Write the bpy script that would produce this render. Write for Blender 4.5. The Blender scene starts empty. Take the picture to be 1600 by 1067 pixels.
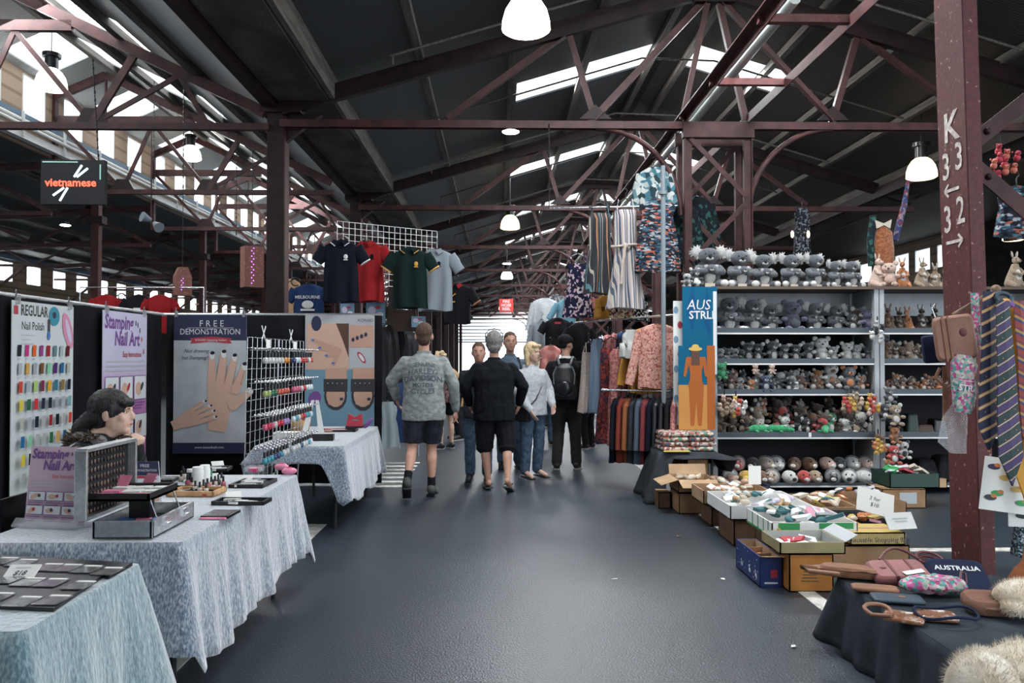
import bpy, math, random
from mathutils import Vector, Matrix, Euler, Quaternion, noise
R = random.Random(7)
PI = math.pi
SC = bpy.context.scene
COL = SC.collection
# ---------------------------------------------------------------- camera
F = 1244.0
CAMZ = 1.5
PITCH, YAW = math.atan(24.5 / F), math.atan(23.0 / F)
cam = bpy.data.objects.new('camera', bpy.data.cameras.new('camera'))
COL.objects.link(cam)
cam.location = (0, 0, CAMZ)
cam.rotation_euler = (PI / 2 + PITCH, 0, -YAW)
cam.data.sensor_width = 36
cam.data.lens = F / 1600 * 36
cam.data.clip_end = 400
SC.camera = cam
CR = Euler((PI / 2 + PITCH, 0, -YAW)).to_matrix()
# ---------------------------------------------------------------- exposure, sky
SC.view_settings.view_transform = 'Standard'
SC.view_settings.look = 'None'
SC.view_settings.gamma = 1
SC.view_settings.exposure = 0.06
SC.view_settings.use_curve_mapping = False
wd = bpy.data.worlds.new('overcast sky'); SC.world = wd; wd.use_nodes = True
wn = wd.node_tree; wn.nodes.clear()
wo = wn.nodes.new('ShaderNodeOutputWorld'); wb = wn.nodes.new('ShaderNodeBackground')
wg = wn.nodes.new('ShaderNodeTexGradient'); wc = wn.nodes.new('ShaderNodeTexCoord'); wr = wn.nodes.new('ShaderNodeValToRGB')
wm = wn.nodes.new('ShaderNodeMapping'); wm.inputs['Rotation'].default_value = (0, PI / 2, 0)
wn.links.new(wc.outputs['Generated'], wm.inputs[0]); wn.links.new(wm.outputs[0], wg.inputs[0]); wn.links.new(wg.outputs[0], wr.inputs[0])
wr.color_ramp.elements[0].color = (.80, .90, 1.0, 1); wr.color_ramp.elements[1].color = (.92, .97, 1.0, 1)
wn.links.new(wr.outputs[0], wb.inputs[0]); wb.inputs[1].default_value = 3.7
wn.links.new(wb.outputs[0], wo.inputs[0])

# soft area lamps added for daylight under the roof and outside the left windows


def daylight(x, y, z, sx, sy, tilt, watt):
    l = bpy.data.lights.new('added_daylight', 'AREA'); l.shape = 'RECTANGLE'; l.size = sx; l.size_y = sy; l.energy = watt; l.color = (.95, .98, 1.0)
    o = bpy.data.objects.new('added_daylight', l); COL.objects.link(o); o.location = (x, y, z); o.rotation_euler = (0, tilt, 0)


for k_ in range(-2, 10):
    daylight(1.34, 12.4 + 5.47 * k_, 5.88, 2.2, .85, -math.atan(.3), 290 if k_ > -2 else 60); daylight(3.70, 12.4 + 5.47 * k_, 5.98, 1.5, .85, math.atan(.3), 170)  # added lamps; the first and last pairs have no roof opening above
for k_ in range(0, 7): daylight(-5.45, 4.44 + 5.47 * k_, 5.82, 2.0, 1.05, -math.atan(.478), 150)


for y_ in (12, 24, 36):
    for x_, z_, h_, w_ in ((-14.4, 3.95, .6, 260), (-8.2, 5.72, .6, 200)):
        daylight(x_, y_, z_, h_, 11, -PI / 2, w_)  # lamps added outside the left window rows to lift the dark side roof


def W(px, py, D):
    "point of the place seen at pixel (px, py), D metres down the aisle"
    d = CR @ Vector(((px - 800) / F, (533.5 - py) / F, -1))
    return Vector((0, 0, CAMZ)) + d * (D / d.y)


def WX(px, D): return W(px, 558, D).x
def WZ(py, D, px=777): return W(px, py, D).z


# ---------------------------------------------------------------- materials
MC = {}


def mt(name, col, rough=.65, metal=0., var=.0, scale=12., bump=0., bscale=None, col2=None, sheen=0., spec=.5, coat=0.,
       stretch=None, kind='noise', lo=.35, hi=.65, trans=0., alpha=1., detail=4., emit=0., rvar=0.):
    if name in MC: return MC[name]
    m = bpy.data.materials.new(name); m.use_nodes = True
    nt = m.node_tree; b = nt.nodes['Principled BSDF']
    c = tuple(col) + (1,)
    b.inputs['Base Color'].default_value = c
    b.inputs['Roughness'].default_value = rough
    b.inputs['Metallic'].default_value = metal
    b.inputs['Specular IOR Level'].default_value = spec if (spec != .5 or rough < .78) else .18
    b.inputs['Sheen Weight'].default_value = sheen
    b.inputs['Coat Weight'].default_value = coat
    b.inputs['Transmission Weight'].default_value = trans
    b.inputs['Alpha'].default_value = alpha
    if emit:
        b.inputs['Emission Color'].default_value = c
        b.inputs['Emission Strength'].default_value = emit
    tc = None
    if var or col2 or bump or rvar:
        tc = nt.nodes.new('ShaderNodeTexCoord'); mp = nt.nodes.new('ShaderNodeMapping')
        nt.links.new(tc.outputs['Object'], mp.inputs[0])
        if stretch: mp.inputs['Scale'].default_value = stretch

        def tex(sc):
            if kind == 'voronoi':
                t = nt.nodes.new('ShaderNodeTexVoronoi'); t.inputs['Scale'].default_value = sc
            elif kind == 'wave':
                t = nt.nodes.new('ShaderNodeTexWave'); t.inputs['Scale'].default_value = sc
                t.bands_direction = 'DIAGONAL'; t.inputs['Distortion'].default_value = 0
            else:
                t = nt.nodes.new('ShaderNodeTexNoise'); t.inputs['Scale'].default_value = sc
                t.inputs['Detail'].default_value = detail
            nt.links.new(mp.outputs[0], t.inputs['Vector'])
            return t.outputs[1] if kind in ('wave',) else t.outputs[0]
    if var or col2:
        o = tex(scale); r = nt.nodes.new('ShaderNodeValToRGB')
        nt.links.new(o, r.inputs[0])
        r.color_ramp.elements[0].position = lo; r.color_ramp.elements[1].position = hi
        if col2 is None:
            a = tuple(max(0, x * (1 - var)) for x in col); z = tuple(min(1, x * (1 + var)) for x in col)
        else:
            a, z = col, col2
        r.color_ramp.elements[0].color = tuple(a) + (1,); r.color_ramp.elements[1].color = tuple(z) + (1,)
        nt.links.new(r.outputs[0], b.inputs['Base Color'])
    if rvar:
        t = nt.nodes.new('ShaderNodeTexNoise'); t.inputs['Scale'].default_value = .9; t.inputs['Detail'].default_value = 1.5
        nt.links.new(mp.outputs[0], t.inputs['Vector'])
        q = nt.nodes.new('ShaderNodeMapRange'); q.inputs[1].default_value = .2; q.inputs[2].default_value = .8
        q.inputs[3].default_value = max(.02, rough - rvar); q.inputs[4].default_value = rough + rvar
        nt.links.new(t.outputs[0], q.inputs[0]); nt.links.new(q.outputs[0], b.inputs['Roughness'])
    if bump:
        o = tex(bscale or scale * 3); n = nt.nodes.new('ShaderNodeBump'); n.inputs['Strength'].default_value = bump
        n.inputs['Distance'].default_value = .01
        nt.links.new(o, n.inputs['Height']); nt.links.new(n.outputs[0], b.inputs['Normal'])
    MC[name] = m
    return m


def print_mat(name, cols, scale=30, rough=.7, stretch=None, kind='voronoi', bump=.15):
    "a cloth with a random many-coloured print"
    if name in MC: return MC[name]
    m = mt(name, cols[0], rough)
    nt = m.node_tree; b = nt.nodes['Principled BSDF']
    tc = nt.nodes.new('ShaderNodeTexCoord'); mp = nt.nodes.new('ShaderNodeMapping')
    nt.links.new(tc.outputs['Object'], mp.inputs[0])
    if stretch: mp.inputs['Scale'].default_value = stretch
    t = nt.nodes.new('ShaderNodeTexVoronoi'); t.inputs['Scale'].default_value = scale
    nt.links.new(mp.outputs[0], t.inputs['Vector'])
    s = nt.nodes.new('ShaderNodeSeparateColor'); nt.links.new(t.outputs['Color'], s.inputs[0])
    r = nt.nodes.new('ShaderNodeValToRGB'); r.color_ramp.interpolation = 'CONSTANT'
    e = r.color_ramp.elements
    e[0].color = tuple(cols[0]) + (1,); e[0].position = 0
    e[1].color = tuple(cols[1]) + (1,); e[1].position = 1 / len(cols)
    for i, c in enumerate(cols[2:], 2):
        x = e.new(i / len(cols)); x.color = tuple(c) + (1,)
    nt.links.new(s.outputs[0], r.inputs[0]); nt.links.new(r.outputs[0], b.inputs['Base Color'])
    return m


def stripe_mat(name, cols, width, ang=0, axis=(1, 0, 0), rough=.6):
    "diagonal stripes; cols = [(share, colour), ...]"
    if name in MC: return MC[name]
    m = mt(name, cols[0][1], rough)
    nt = m.node_tree; b = nt.nodes['Principled BSDF']
    tc = nt.nodes.new('ShaderNodeTexCoord'); d = nt.nodes.new('ShaderNodeVectorMath'); d.operation = 'DOT_PRODUCT'
    d.inputs[1].default_value = tuple(a / width for a in axis)
    nt.links.new(tc.outputs['Object'], d.inputs[0])
    f = nt.nodes.new('ShaderNodeMath'); f.operation = 'FRACT'; nt.links.new(d.outputs['Value'], f.inputs[0])
    r = nt.nodes.new('ShaderNodeValToRGB'); r.color_ramp.interpolation = 'CONSTANT'; e = r.color_ramp.elements
    pos = 0
    for i, (sh, c) in enumerate(cols):
        if i < 2: x = e[i]; x.position = pos
        else: x = e.new(pos)
        x.color = tuple(c) + (1,); pos += sh
    nt.links.new(f.outputs[0], r.inputs[0]); nt.links.new(r.outputs[0], b.inputs['Base Color'])
    return m


# ---------------------------------------------------------------- mesh builder
TXT = {}


def text_geo(s, bold=0.):
    k = (s, bold)
    if k not in TXT:
        c = bpy.data.curves.new('t', 'FONT'); c.body = s; c.size = 1; c.offset = bold; c.resolution_u = 2
        c.align_x = 'CENTER'; c.align_y = 'CENTER'
        o = bpy.data.objects.new('t', c); COL.objects.link(o)
        dg = bpy.context.evaluated_depsgraph_get()
        me = bpy.data.meshes.new_from_object(o.evaluated_get(dg))
        v = [tuple(x.co) for x in me.vertices]; f = [tuple(p.vertices) for p in me.polygons]
        bpy.data.objects.remove(o); bpy.data.meshes.remove(me); bpy.data.curves.remove(c)
        TXT[k] = (v, f)
    return TXT[k]


class MB:
    def __init__(s):
        s.v = []; s.f = []; s.mi = []; s.sm = []; s.mats = []; s.cur = 0; s.X = None

    def mat(s, m):
        if m not in s.mats: s.mats.append(m)
        s.cur = s.mats.index(m); return s

    def add(s, v, f, smooth=False):
        o = len(s.v)
        if s.X is not None: v = [s.X @ Vector(p) for p in v]
        s.v += [tuple(p) for p in v]
        for q in f:
            s.f.append(tuple(i + o for i in q)); s.mi.append(s.cur); s.sm.append(smooth)
        return s

    def box(s, c, d, rot=None, top=None):
        "c centre, d sizes; rot z angle or Matrix; top = (sx, sy) scale of the top face"
        x, y, z = d[0] / 2, d[1] / 2, d[2] / 2; tx, ty = top or (1, 1)
        v = [Vector(p) for p in ((-x, -y, -z), (x, -y, -z), (x, y, -z), (-x, y, -z), (-x * tx, -y * ty, z), (x * tx, -y * ty, z), (x * tx, y * ty, z), (-x * tx, y * ty, z))]
        if rot is not None:
            m = rot if isinstance(rot, Matrix) else Matrix.Rotation(rot, 3, 'Z')
            v = [m @ p for p in v]
        c = Vector(c)
        return s.add([p + c for p in v], [(0, 3, 2, 1), (4, 5, 6, 7), (0, 1, 5, 4), (1, 2, 6, 5), (2, 3, 7, 6), (3, 0, 4, 7)])

    def frame(s, p, q):
        p, q = Vector(p), Vector(q); d = (q - p).normalized()
        u = Vector((0, 0, 1)) if abs(d.z) < .95 else Vector((0, 1, 0))
        a = d.cross(u).normalized(); b = a.cross(d).normalized()
        return p, q, a, b

    def bar(s, p, q, w, h=None):
        p, q, a, b = s.frame(p, q); a = a * w / 2; b = b * (h or w) / 2
        v = [p - a - b, p + a - b, p + a + b, p - a + b, q - a - b, q + a - b, q + a + b, q - a + b]
        return s.add(v, [(0, 1, 2, 3), (7, 6, 5, 4), (0, 4, 5, 1), (1, 5, 6, 2), (2, 6, 7, 3), (3, 7, 4, 0)])

    def angle(s, p, q, w, t=.012, flip=1):
        "steel angle section: two thin flanges"
        p, q, a, b = s.frame(p, q)
        s.bar(p, q, w, t)
        o = a * (w / 2 - t / 2) * flip
        return s.bar(p + o + b * w / 2, q + o + b * w / 2, t, w)

    def cyl(s, p, q, r, r2=None, n=10, cap=True, smooth=True):
        r2 = r if r2 is None else r2
        p, q, a, b = s.frame(p, q)
        v = []
        for c, rr in ((p, r), (q, r2)):
            for i in range(n):
                t = 2 * PI * i / n; v.append(c + a * rr * math.cos(t) + b * rr * math.sin(t))
        f = [(i, (i + 1) % n, n + (i + 1) % n, n + i) for i in range(n)]
        s.add(v, f, smooth)
        if cap: s.add(v[:n], [tuple(range(n))[::-1]]); s.add(v[n:], [tuple(range(n))])
        return s

    def ell(s, c, r, rot=None, n=10, m=7):
        c = Vector(c); r = (r, r, r) if not hasattr(r, '__len__') else r
        v = [Vector((0, 0, -r[2]))]
        for j in range(1, m):
            t = PI * j / m
            for i in range(n):
                p = 2 * PI * i / n
                v.append(Vector((r[0] * math.sin(t) * math.cos(p), r[1] * math.sin(t) * math.sin(p), -r[2] * math.cos(t))))
        v.append(Vector((0, 0, r[2])))
        if rot is not None:
            mm = rot if isinstance(rot, Matrix) else Euler(rot).to_matrix()
            v = [mm @ p for p in v]
        v = [p + c for p in v]
        f = [(0, 1 + (i + 1) % n, 1 + i) for i in range(n)]
        for j in range(m - 2):
            a = 1 + j * n
            f += [(a + i, a + (i + 1) % n, a + n + (i + 1) % n, a + n + i) for i in range(n)]
        L = len(v) - 1; a = 1 + (m - 2) * n
        f += [(a + i, a + (i + 1) % n, L) for i in range(n)]
        return s.add(v, f, True)

    def loft(s, rings, cap=True, smooth=True, closed=True):
        n = len(rings[0]); v = [p for r in rings for p in r]
        f = []
        for j in range(len(rings) - 1):
            for i in range(n if closed else n - 1):
                k = (i + 1) % n
                f.append((j * n + i, j * n + k, (j + 1) * n + k, (j + 1) * n + i))
        s.add(v, f, smooth)
        if cap and closed:
            s.add(rings[0], [tuple(range(n))[::-1]]); s.add(rings[-1], [tuple(range(n))])
        return s

    def tube(s, pts, r, n=6, cap=True):
        pts = [Vector(p) for p in pts]; rings = []; a = None
        for i, p in enumerate(pts):
            d = (pts[min(i + 1, len(pts) - 1)] - pts[max(i - 1, 0)]).normalized()
            if a is None:
                a = d.cross(Vector((0, 0, 1)) if abs(d.z) < .9 else Vector((0, 1, 0))).normalized()
            else:
                a = (a - d * a.dot(d)).normalized()
            b = d.cross(a); rr = r[i] if hasattr(r, '__len__') else r
            rings.append([p + a * rr * math.cos(2 * PI * k / n) + b * rr * math.sin(2 * PI * k / n) for k in range(n)])
        return s.loft(rings, cap)

    def lathe(s, prof, c=(0, 0, 0), n=16, rot=None):
        c = Vector(c); rings = []
        for r, z in prof:
            q = [Vector((r * math.cos(2 * PI * k / n), r * math.sin(2 * PI * k / n), z)) for k in range(n)]
            if rot is not None: q = [rot @ p for p in q]
            rings.append([p + c for p in q])
        return s.loft(rings, False)

    def poly(s, pts, ext=None, smooth=False):
        "flat polygon, or prism when ext is given"
        pts = [Vector(p) for p in pts]; n = len(pts)
        if ext is None: return s.add(pts, [tuple(range(n))])
        e = Vector(ext); v = pts + [p + e for p in pts]
        return s.add(v, [tuple(range(n))[::-1], tuple(range(n, 2 * n))] + [(i, (i + 1) % n, n + (i + 1) % n, n + i) for i in range(n)])

    def grid(s, fn, nu, nv, smooth=True):
        v = [fn(i / nu, j / nv) for j in range(nv + 1) for i in range(nu + 1)]
        f = [(j * (nu + 1) + i, j * (nu + 1) + i + 1, (j + 1) * (nu + 1) + i + 1, (j + 1) * (nu + 1) + i) for j in range(nv) for i in range(nu)]
        return s.add(v, f, smooth)

    def text(s, st, size, o, ux=(1, 0, 0), uy=(0, 0, 1), bold=0., shear=0., sx=1.):
        "text centred at o, reading along ux, up along uy"
        v, f = text_geo(st, bold); o, ux, uy = Vector(o), Vector(ux).normalized(), Vector(uy).normalized()
        return s.add([o + ux * (size * sx * x + shear * size * y) + uy * size * y for x, y, z in v], f)

    def build(s, name, mats=None, parent=None, loc=None, bevel=0., sub=0, solid=0., rz=0.):
        me = bpy.data.meshes.new(name)
        me.from_pydata(s.v, [], s.f)
        ms = s.mats or ([mats] if mats is not None and not isinstance(mats, (list, tuple)) else list(mats or []))
        for m in ms: me.materials.append(m)
        me.polygons.foreach_set('material_index', s.mi); me.polygons.foreach_set('use_smooth', s.sm)
        me.update()
        o = bpy.data.objects.new(name, me); COL.objects.link(o)
        if parent is not None: o.parent = parent
        if loc is not None: o.location = loc
        if rz: o.rotation_euler.z = rz
        if bevel:
            b = o.modifiers.new('b', 'BEVEL'); b.width = bevel; b.segments = 2; b.limit_method = 'ANGLE'
        if solid:
            b = o.modifiers.new('s', 'SOLIDIFY'); b.thickness = solid; b.offset = 0
        if sub:
            b = o.modifiers.new('d', 'SUBSURF'); b.levels = sub; b.render_levels = sub
        return o


def tag(o, label, cat, group=None, kind=None):
    if label: o['label'] = label
    if cat: o['category'] = cat
    if group: o['group'] = group
    if kind: o['kind'] = kind
    return o


def thing(name, label, cat, loc=(0, 0, 0), rz=0., group=None, scale=None, rot=None):
    o = bpy.data.objects.new(name, None); COL.objects.link(o); o.empty_display_size = .1
    o.location = loc; o.rotation_euler = rot or (0, 0, rz)
    if scale: o.scale = (scale,) * 3 if not hasattr(scale, '__len__') else scale
    return tag(o, label, cat, group)


def struct(o): o['kind'] = 'structure'; return o


def dup(root, loc, rz=0., label=None, group=None, scale=None, mats=None, rot=None):
    r = root.copy(); COL.objects.link(r); r.location = loc; r.rotation_euler = rot or (0, 0, rz)
    if scale: r.scale = (scale,) * 3 if not hasattr(scale, '__len__') else scale
    if label: r['label'] = label
    if group: r['group'] = group

    def kids(a, b):
        for ch in a.children:
            c = ch.copy(); COL.objects.link(c); c.parent = b
            if mats and c.type == 'MESH':
                for i, sl in enumerate(c.material_slots):
                    if sl.material in mats: mm = mats[sl.material]; sl.link = 'OBJECT'; sl.material = mm
            kids(ch, c)
    src = list(root.children)
    kids(root, r)
    if mats and r.type == 'MESH':
        for sl in r.material_slots:
            if sl.material in mats:
                mm = mats[sl.material]; sl.link = 'OBJECT'; sl.material = mm
    return r


ORD = 'first second third fourth fifth sixth seventh eighth ninth tenth eleventh twelfth thirteenth fourteenth fifteenth sixteenth seventeenth eighteenth nineteenth twentieth'.split()


def ordn(i):
    if i < 20: return ORD[i]
    tens = {2: 'twenty', 3: 'thirty', 4: 'forty', 5: 'fifty', 6: 'sixty'}[(i + 1) // 10]
    u = (i + 1) % 10
    return (tens[:-1] + 'ieth') if u == 0 else tens + '-' + ORD[u - 1]


# common materials
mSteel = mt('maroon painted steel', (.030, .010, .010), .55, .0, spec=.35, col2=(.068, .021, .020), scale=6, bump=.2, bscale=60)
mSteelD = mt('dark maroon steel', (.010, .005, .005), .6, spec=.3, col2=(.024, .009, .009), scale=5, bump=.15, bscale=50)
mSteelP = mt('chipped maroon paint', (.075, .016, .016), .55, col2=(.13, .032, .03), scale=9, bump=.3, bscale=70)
mBlack = mt('black', (.006, .006, .008), .6)
mBlackG = mt('black plastic', (.008, .008, .010), .3)
mWhite = mt('white paint', (.75, .75, .73), .6)
mChrome = mt('chrome wire', (.75, .76, .78), .22, .9)
mAlu = mt('brushed aluminium', (.62, .64, .65), .35, .85, var=.12, scale=40)
mGrey = mt('grey shelf steel', (.30, .33, .35), .5, .2, var=.1, scale=8)
mLtGrey = mt('pale grey shelf steel', (.36, .38, .39), .5, .1, var=.08, scale=8)
mTimber = mt('weathered timber', (.09, .08, .072), .8, col2=(.17, .155, .14), scale=5, stretch=(6, .4, 6), bump=.3, bscale=30)
mClad = mt('tan cladding boards', (.45, .33, .24), .8, col2=(.30, .21, .15), kind='wave', scale=2.6, stretch=(0, 0, 1), lo=.80, hi=.95)
# ================================================================ THE SETTING
mAsph = mt('wet asphalt', (.012, .021, .031), .335, col2=(.052, .068, .084), scale=90, lo=.36, hi=.72, bump=.38, bscale=95, rvar=.015, detail=2, spec=.9)
mRoof = mt('corrugated roof sheet', (.042, .048, .052), .55, .3, bump=.6, kind='wave', bscale=2.2, stretch=(0, 6, 0))
mRoofB = mt('pale roof lining', (.36, .37, .36), .6, .0, bump=.5, kind='wave', bscale=2.2, stretch=(0, 6, 0))
mRoofR = mt('brownish roof sheet', (.045, .038, .031), .6, .0, bump=.6, kind='wave', bscale=2.2, stretch=(0, 6, 0))
mRoofL = mt('grey side roof sheet', (.12, .13, .135), .55, .2, bump=.6, kind='wave', bscale=2.2, stretch=(0, 6, 0))
mSoff = mt('rusty soffit', (.05, .04, .036), .8, col2=(.10, .09, .085), scale=3, stretch=(1, .5, 1), bump=.5, bscale=40)
mDarkW = mt('dark wall', (.03, .027, .025), .85, var=.3, scale=2)
mLine = mt('worn white paint', (.62, .60, .55), .7, col2=(.30, .29, .27), scale=14, lo=.45, hi=.7)
mPane = bpy.data.materials.new('frosted pane'); mPane.use_nodes = True
_n = mPane.node_tree; _n.nodes.clear()
_o = _n.nodes.new('ShaderNodeOutputMaterial'); _m = _n.nodes.new('ShaderNodeMixShader'); _t = _n.nodes.new('ShaderNodeBsdfTransparent'); _l = _n.nodes.new('ShaderNodeBsdfTranslucent')
_l.inputs[0].default_value = (.92, .93, .93, 1); _m.inputs[0].default_value = .45
_n.links.new(_t.outputs[0], _m.inputs[1]); _n.links.new(_l.outputs[0], _m.inputs[2]); _n.links.new(_m.outputs[0], _o.inputs[0])

Y0, Y1, BAY, D1 = -3.0, 66.0, 5.47, 9.77
TR = [D1 + BAY * k for k in range(-1, 10)]
m = MB().mat(mAsph)
m.grid(lambda u, v: (-30 + 60 * u, -12 + 90 * v, 0), 6, 9, False)
struct(m.build('floor'))
nt = [0]


def trim(mb, **k):
    nt[0] += 1; return struct(mb.build('trim_%d' % nt[0], **k))


for a in ((1.92, 2.03, 3.2, 8.35), (1.92, 2.03, 9.6, 30)):
    trim(MB().mat(mLine).box(((a[0] + a[1]) / 2, (a[2] + a[3]) / 2, .002), (a[1] - a[0], a[3] - a[2], .004)))
trim(MB().mat(mLine).box((4.3, 6.16, .0025), (4.4, .1, .005)))
trim(MB().mat(mLine).box((-1.6, 5.2, .002), (.14, 4.0, .004)))
trim(MB().mat(mLine).box((-1.78, 7.15, .0025), (.3, .1, .005)))
m = MB().mat(mLine)
for k in range(7): m.box((-1.35, 9.3 + .34 * k, .002), (.5, .13, .004))
trim(m)


def slope(name, X0, z0, X1, z1, mat, holes=(), y0=Y0, y1=Y1):
    "roof plane between two eaves, split around its skylight openings (ya, yb, t0, t1)"
    m = MB().mat(mat); L = lambda t: (X0 + (X1 - X0) * t, z0 + (z1 - z0) * t)

    def q(ya, yb, ta, tb):
        (xa, za), (xb, zb) = L(ta), L(tb)
        if xa > xb: xa, za, xb, zb = xb, zb, xa, za
        m.poly([(xa, ya, za), (xa, yb, za), (xb, yb, zb), (xb, ya, zb)], (0, 0, .03))
    y = y0
    for ya, yb, ta, tb in holes:
        q(y, ya, 0, 1)
        if ta > 0: q(ya, yb, 0, ta)
        if tb < 1: q(ya, yb, tb, 1)
        y = yb
        (xa, za), (xb, zb) = L(ta), L(tb)
        nw[0] += 1
        struct(MB().mat(mPane).poly([(xa, ya, za + .04), (xa, yb, za + .04), (xb, yb, zb + .04), (xb, ya, zb + .04)]).build('window_%d' % nw[0]))
    q(y, y1, 0, 1)
    return struct(m.build(name))


nw = [0]
RX, RZ, SL = 2.69, 6.35, .30
rz_ = lambda X: RZ - SL * abs(X - RX)
hl = [(11.95 + BAY * k, 12.85 + BAY * k, .49, .93) for k in range(-1, 9)]
hr = [(11.95 + BAY * k, 12.85 + BAY * k, .60, .94) for k in range(-1, 9)]
slope('ceiling', -2.0, rz_(-2.0), RX, RZ, mRoof, hl)
slope('ceiling', 7.4, rz_(7.4), RX, RZ, mRoofR, hr)
hs = [(6.6 + 2.735 * k, 7.75 + 2.735 * k, .42, .97) for k in range(-1, 20)]
slope('ceiling', -2.85, 4.66, -6.7, 6.5, mRoofB, hs)
slope('ceiling', -7.6, 6.08, -6.7, 6.5, mRoofB, [(a, b, .15, .95) for a, b, _, _ in hs])
slope('ceiling', -14.0, 4.48, -7.5, 4.95, mRoofL)
slope('ceiling', 8.2, 4.7, 10.8, 5.7, mRoofR)
slope('ceiling', 13.6, 5.25, 10.8, 5.7, mRoofR)
# box gutters over the column lines
for X in (-2.38, 7.78):
    trim(MB().mat(mSoff).box((X, (Y0 + Y1) / 2, 4.72), (.62, Y1 - Y0, .16)).mat(mTimber).box((X + .36, (Y0 + Y1) / 2, 4.84), (.06, Y1 - Y0, .36)).box((X - .36, (Y0 + Y1) / 2, 4.84), (.10, Y1 - Y0, .36)))
    trim(MB().mat(mSteelD).box((X - .42, (Y0 + Y1) / 2, 4.66), (.14, Y1 - Y0, .20)))


def window_wall(name, X, za, zb, wa, wb, ya, step, w, n, yend, mat, outdir):
    "clad wall with a row of window openings and their panes"
    m = MB().mat(mat); y0 = ya - step / 2; t = .06
    zm = (wa + wb) / 2
    m.box((X, (y0 + yend) / 2, (za + wa) / 2), (t, yend - y0, wa - za)); m.box((X, (y0 + yend) / 2, (wb + zb) / 2), (t, yend - y0, zb - wb))
    y = y0
    for k in range(n):
        c = ya + step * k
        m.box((X, (y + c - w / 2) / 2, zm), (t, c - w / 2 - y, wb - wa)); y = c + w / 2
        nw[0] += 1
        p = MB().mat(mPane).box((X, c, zm), (.01, w, wb - wa)).mat(mWhite)
        for yy in (c - w / 2, c + w / 2): p.box((X, yy, zm), (.08, .03, wb - wa))
        for zz in (wa, wb): p.box((X, c, zz), (.08, w, .03))
        struct(p.build('window_%d' % nw[0]))
    m.box((X, (y + yend) / 2, zm), (t, yend - y, wb - wa))
    struct(m.build(name))


window_wall('wall_left', -7.62, 4.9, 6.12, 5.40, 6.03, 9.5, 1.2, .62, 46, Y1, mClad, -1)
window_wall('wall_left', -14.0, 2.9, 4.55, 3.66, 4.22, 8.8, 1.4, .72, 40, Y1, mClad, -1)
window_wall('wall_right', 13.6, 2.9, 5.3, 4.25, 4.95, 22.5, 1.3, .9, 6, Y1, mClad, 1)
struct(MB().mat(mDarkW).box((13.6, 16, 4.1), (.1, 12, 2.4)).build('wall_right'))
struct(MB().mat(mDarkW).box((-14.0, 35, 1.45), (.1, 62, 2.9)).build('wall_left'))
struct(MB().mat(mDarkW).box((13.6, 38, 1.45), (.1, 56, 2.9)).build('wall_right'))
# far end: roller shutter slats with open daylight below
m = MB().mat(mt('shutter slats', (.55, .56, .56), .6))
for k in range(9): m.box((1.5, 64, 2.9 + .27 * k), (9.4, .05, .12))
m.mat(mDarkW).box((1.5, 64.1, 5.6), (9.6, .1, 1.6)).box((-9, 64.1, 2.6), (11.6, .1, 5.2)).box((10, 64.1, 2.6), (7.5, .1, 5.2)).box((1.5, 64, 2.72), (9.4, .12, .1))
struct(m.build('wall_far'))
struct(MB().mat(mDarkW).box((-9, -3.1, 3), (22, .1, 6)).build('light_block_back'))  # unseen panel added behind the camera to cut the light from there
# clerestory sill conduits
trim(MB().mat(mWhite).cyl((-7.45, 6, 5.22), (-7.45, Y1, 5.22), .035, n=6).cyl((-7.35, 6, 5.10), (-7.35, Y1, 5.10), .03, n=6).box((-7.5, 36, 5.0), (.12, 60, .12)))
trim(MB().mat(mt('blue flashing', (.12, .19, .26), .5)).box((-7.5, 36, 5.32), (.06, 60, .08)).box((-13.9, 36, 4.36), (.06, 60, .14)))
m = MB().mat(mWhite)
for k in range(40): m.bar((-7.4, 8.9 + 1.2 * k, 5.35), (-7.4, 8.9 + 1.2 * k, 4.95), .035)
trim(m)

# ---------------------------------------------------------------- roof timbers and trusses
def mk_purlin():
    return MB().mat(mTimber).box((0, 0, 0), (.09, Y1 - Y0, .10))


pur = []
for X in (-.95, .2, 1.3, 2.42, 2.96, 4.1, 5.2, 6.3): pur.append((X, rz_(X) - .07, 'main roof'))
for X in (-3.7, -4.6, -5.5, -6.4): pur.append((X, 4.66 + (-2.85 - X) * .478 - .07, 'left gable roof'))
for X in (-8.5, -9.6, -10.7, -11.8, -12.9): pur.append((X, 4.95 - (-7.5 - X) * .072 - .07, 'low side roof'))
for X in (8.8, 9.7): pur.append((X, 4.7 + (X - 8.2) * .385 - .07, 'dark roof past the plush shelves'))
P0 = None
cnt = {}
for X, z, w in pur:
    k = cnt.get(w, 0); cnt[w] = k + 1
    lab = 'long weathered timber purlin under the %s, %s from the left' % (w, ordn(k))
    if P0 is None: P0 = mk_purlin().build('roof_purlin'); o = P0; tag(o, lab, 'purlin', 'roof purlins'); o.location = (X, (Y0 + Y1) / 2, z)
    else: dup(P0, (X, (Y0 + Y1) / 2, z), 0, lab, 'roof purlins')


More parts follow.
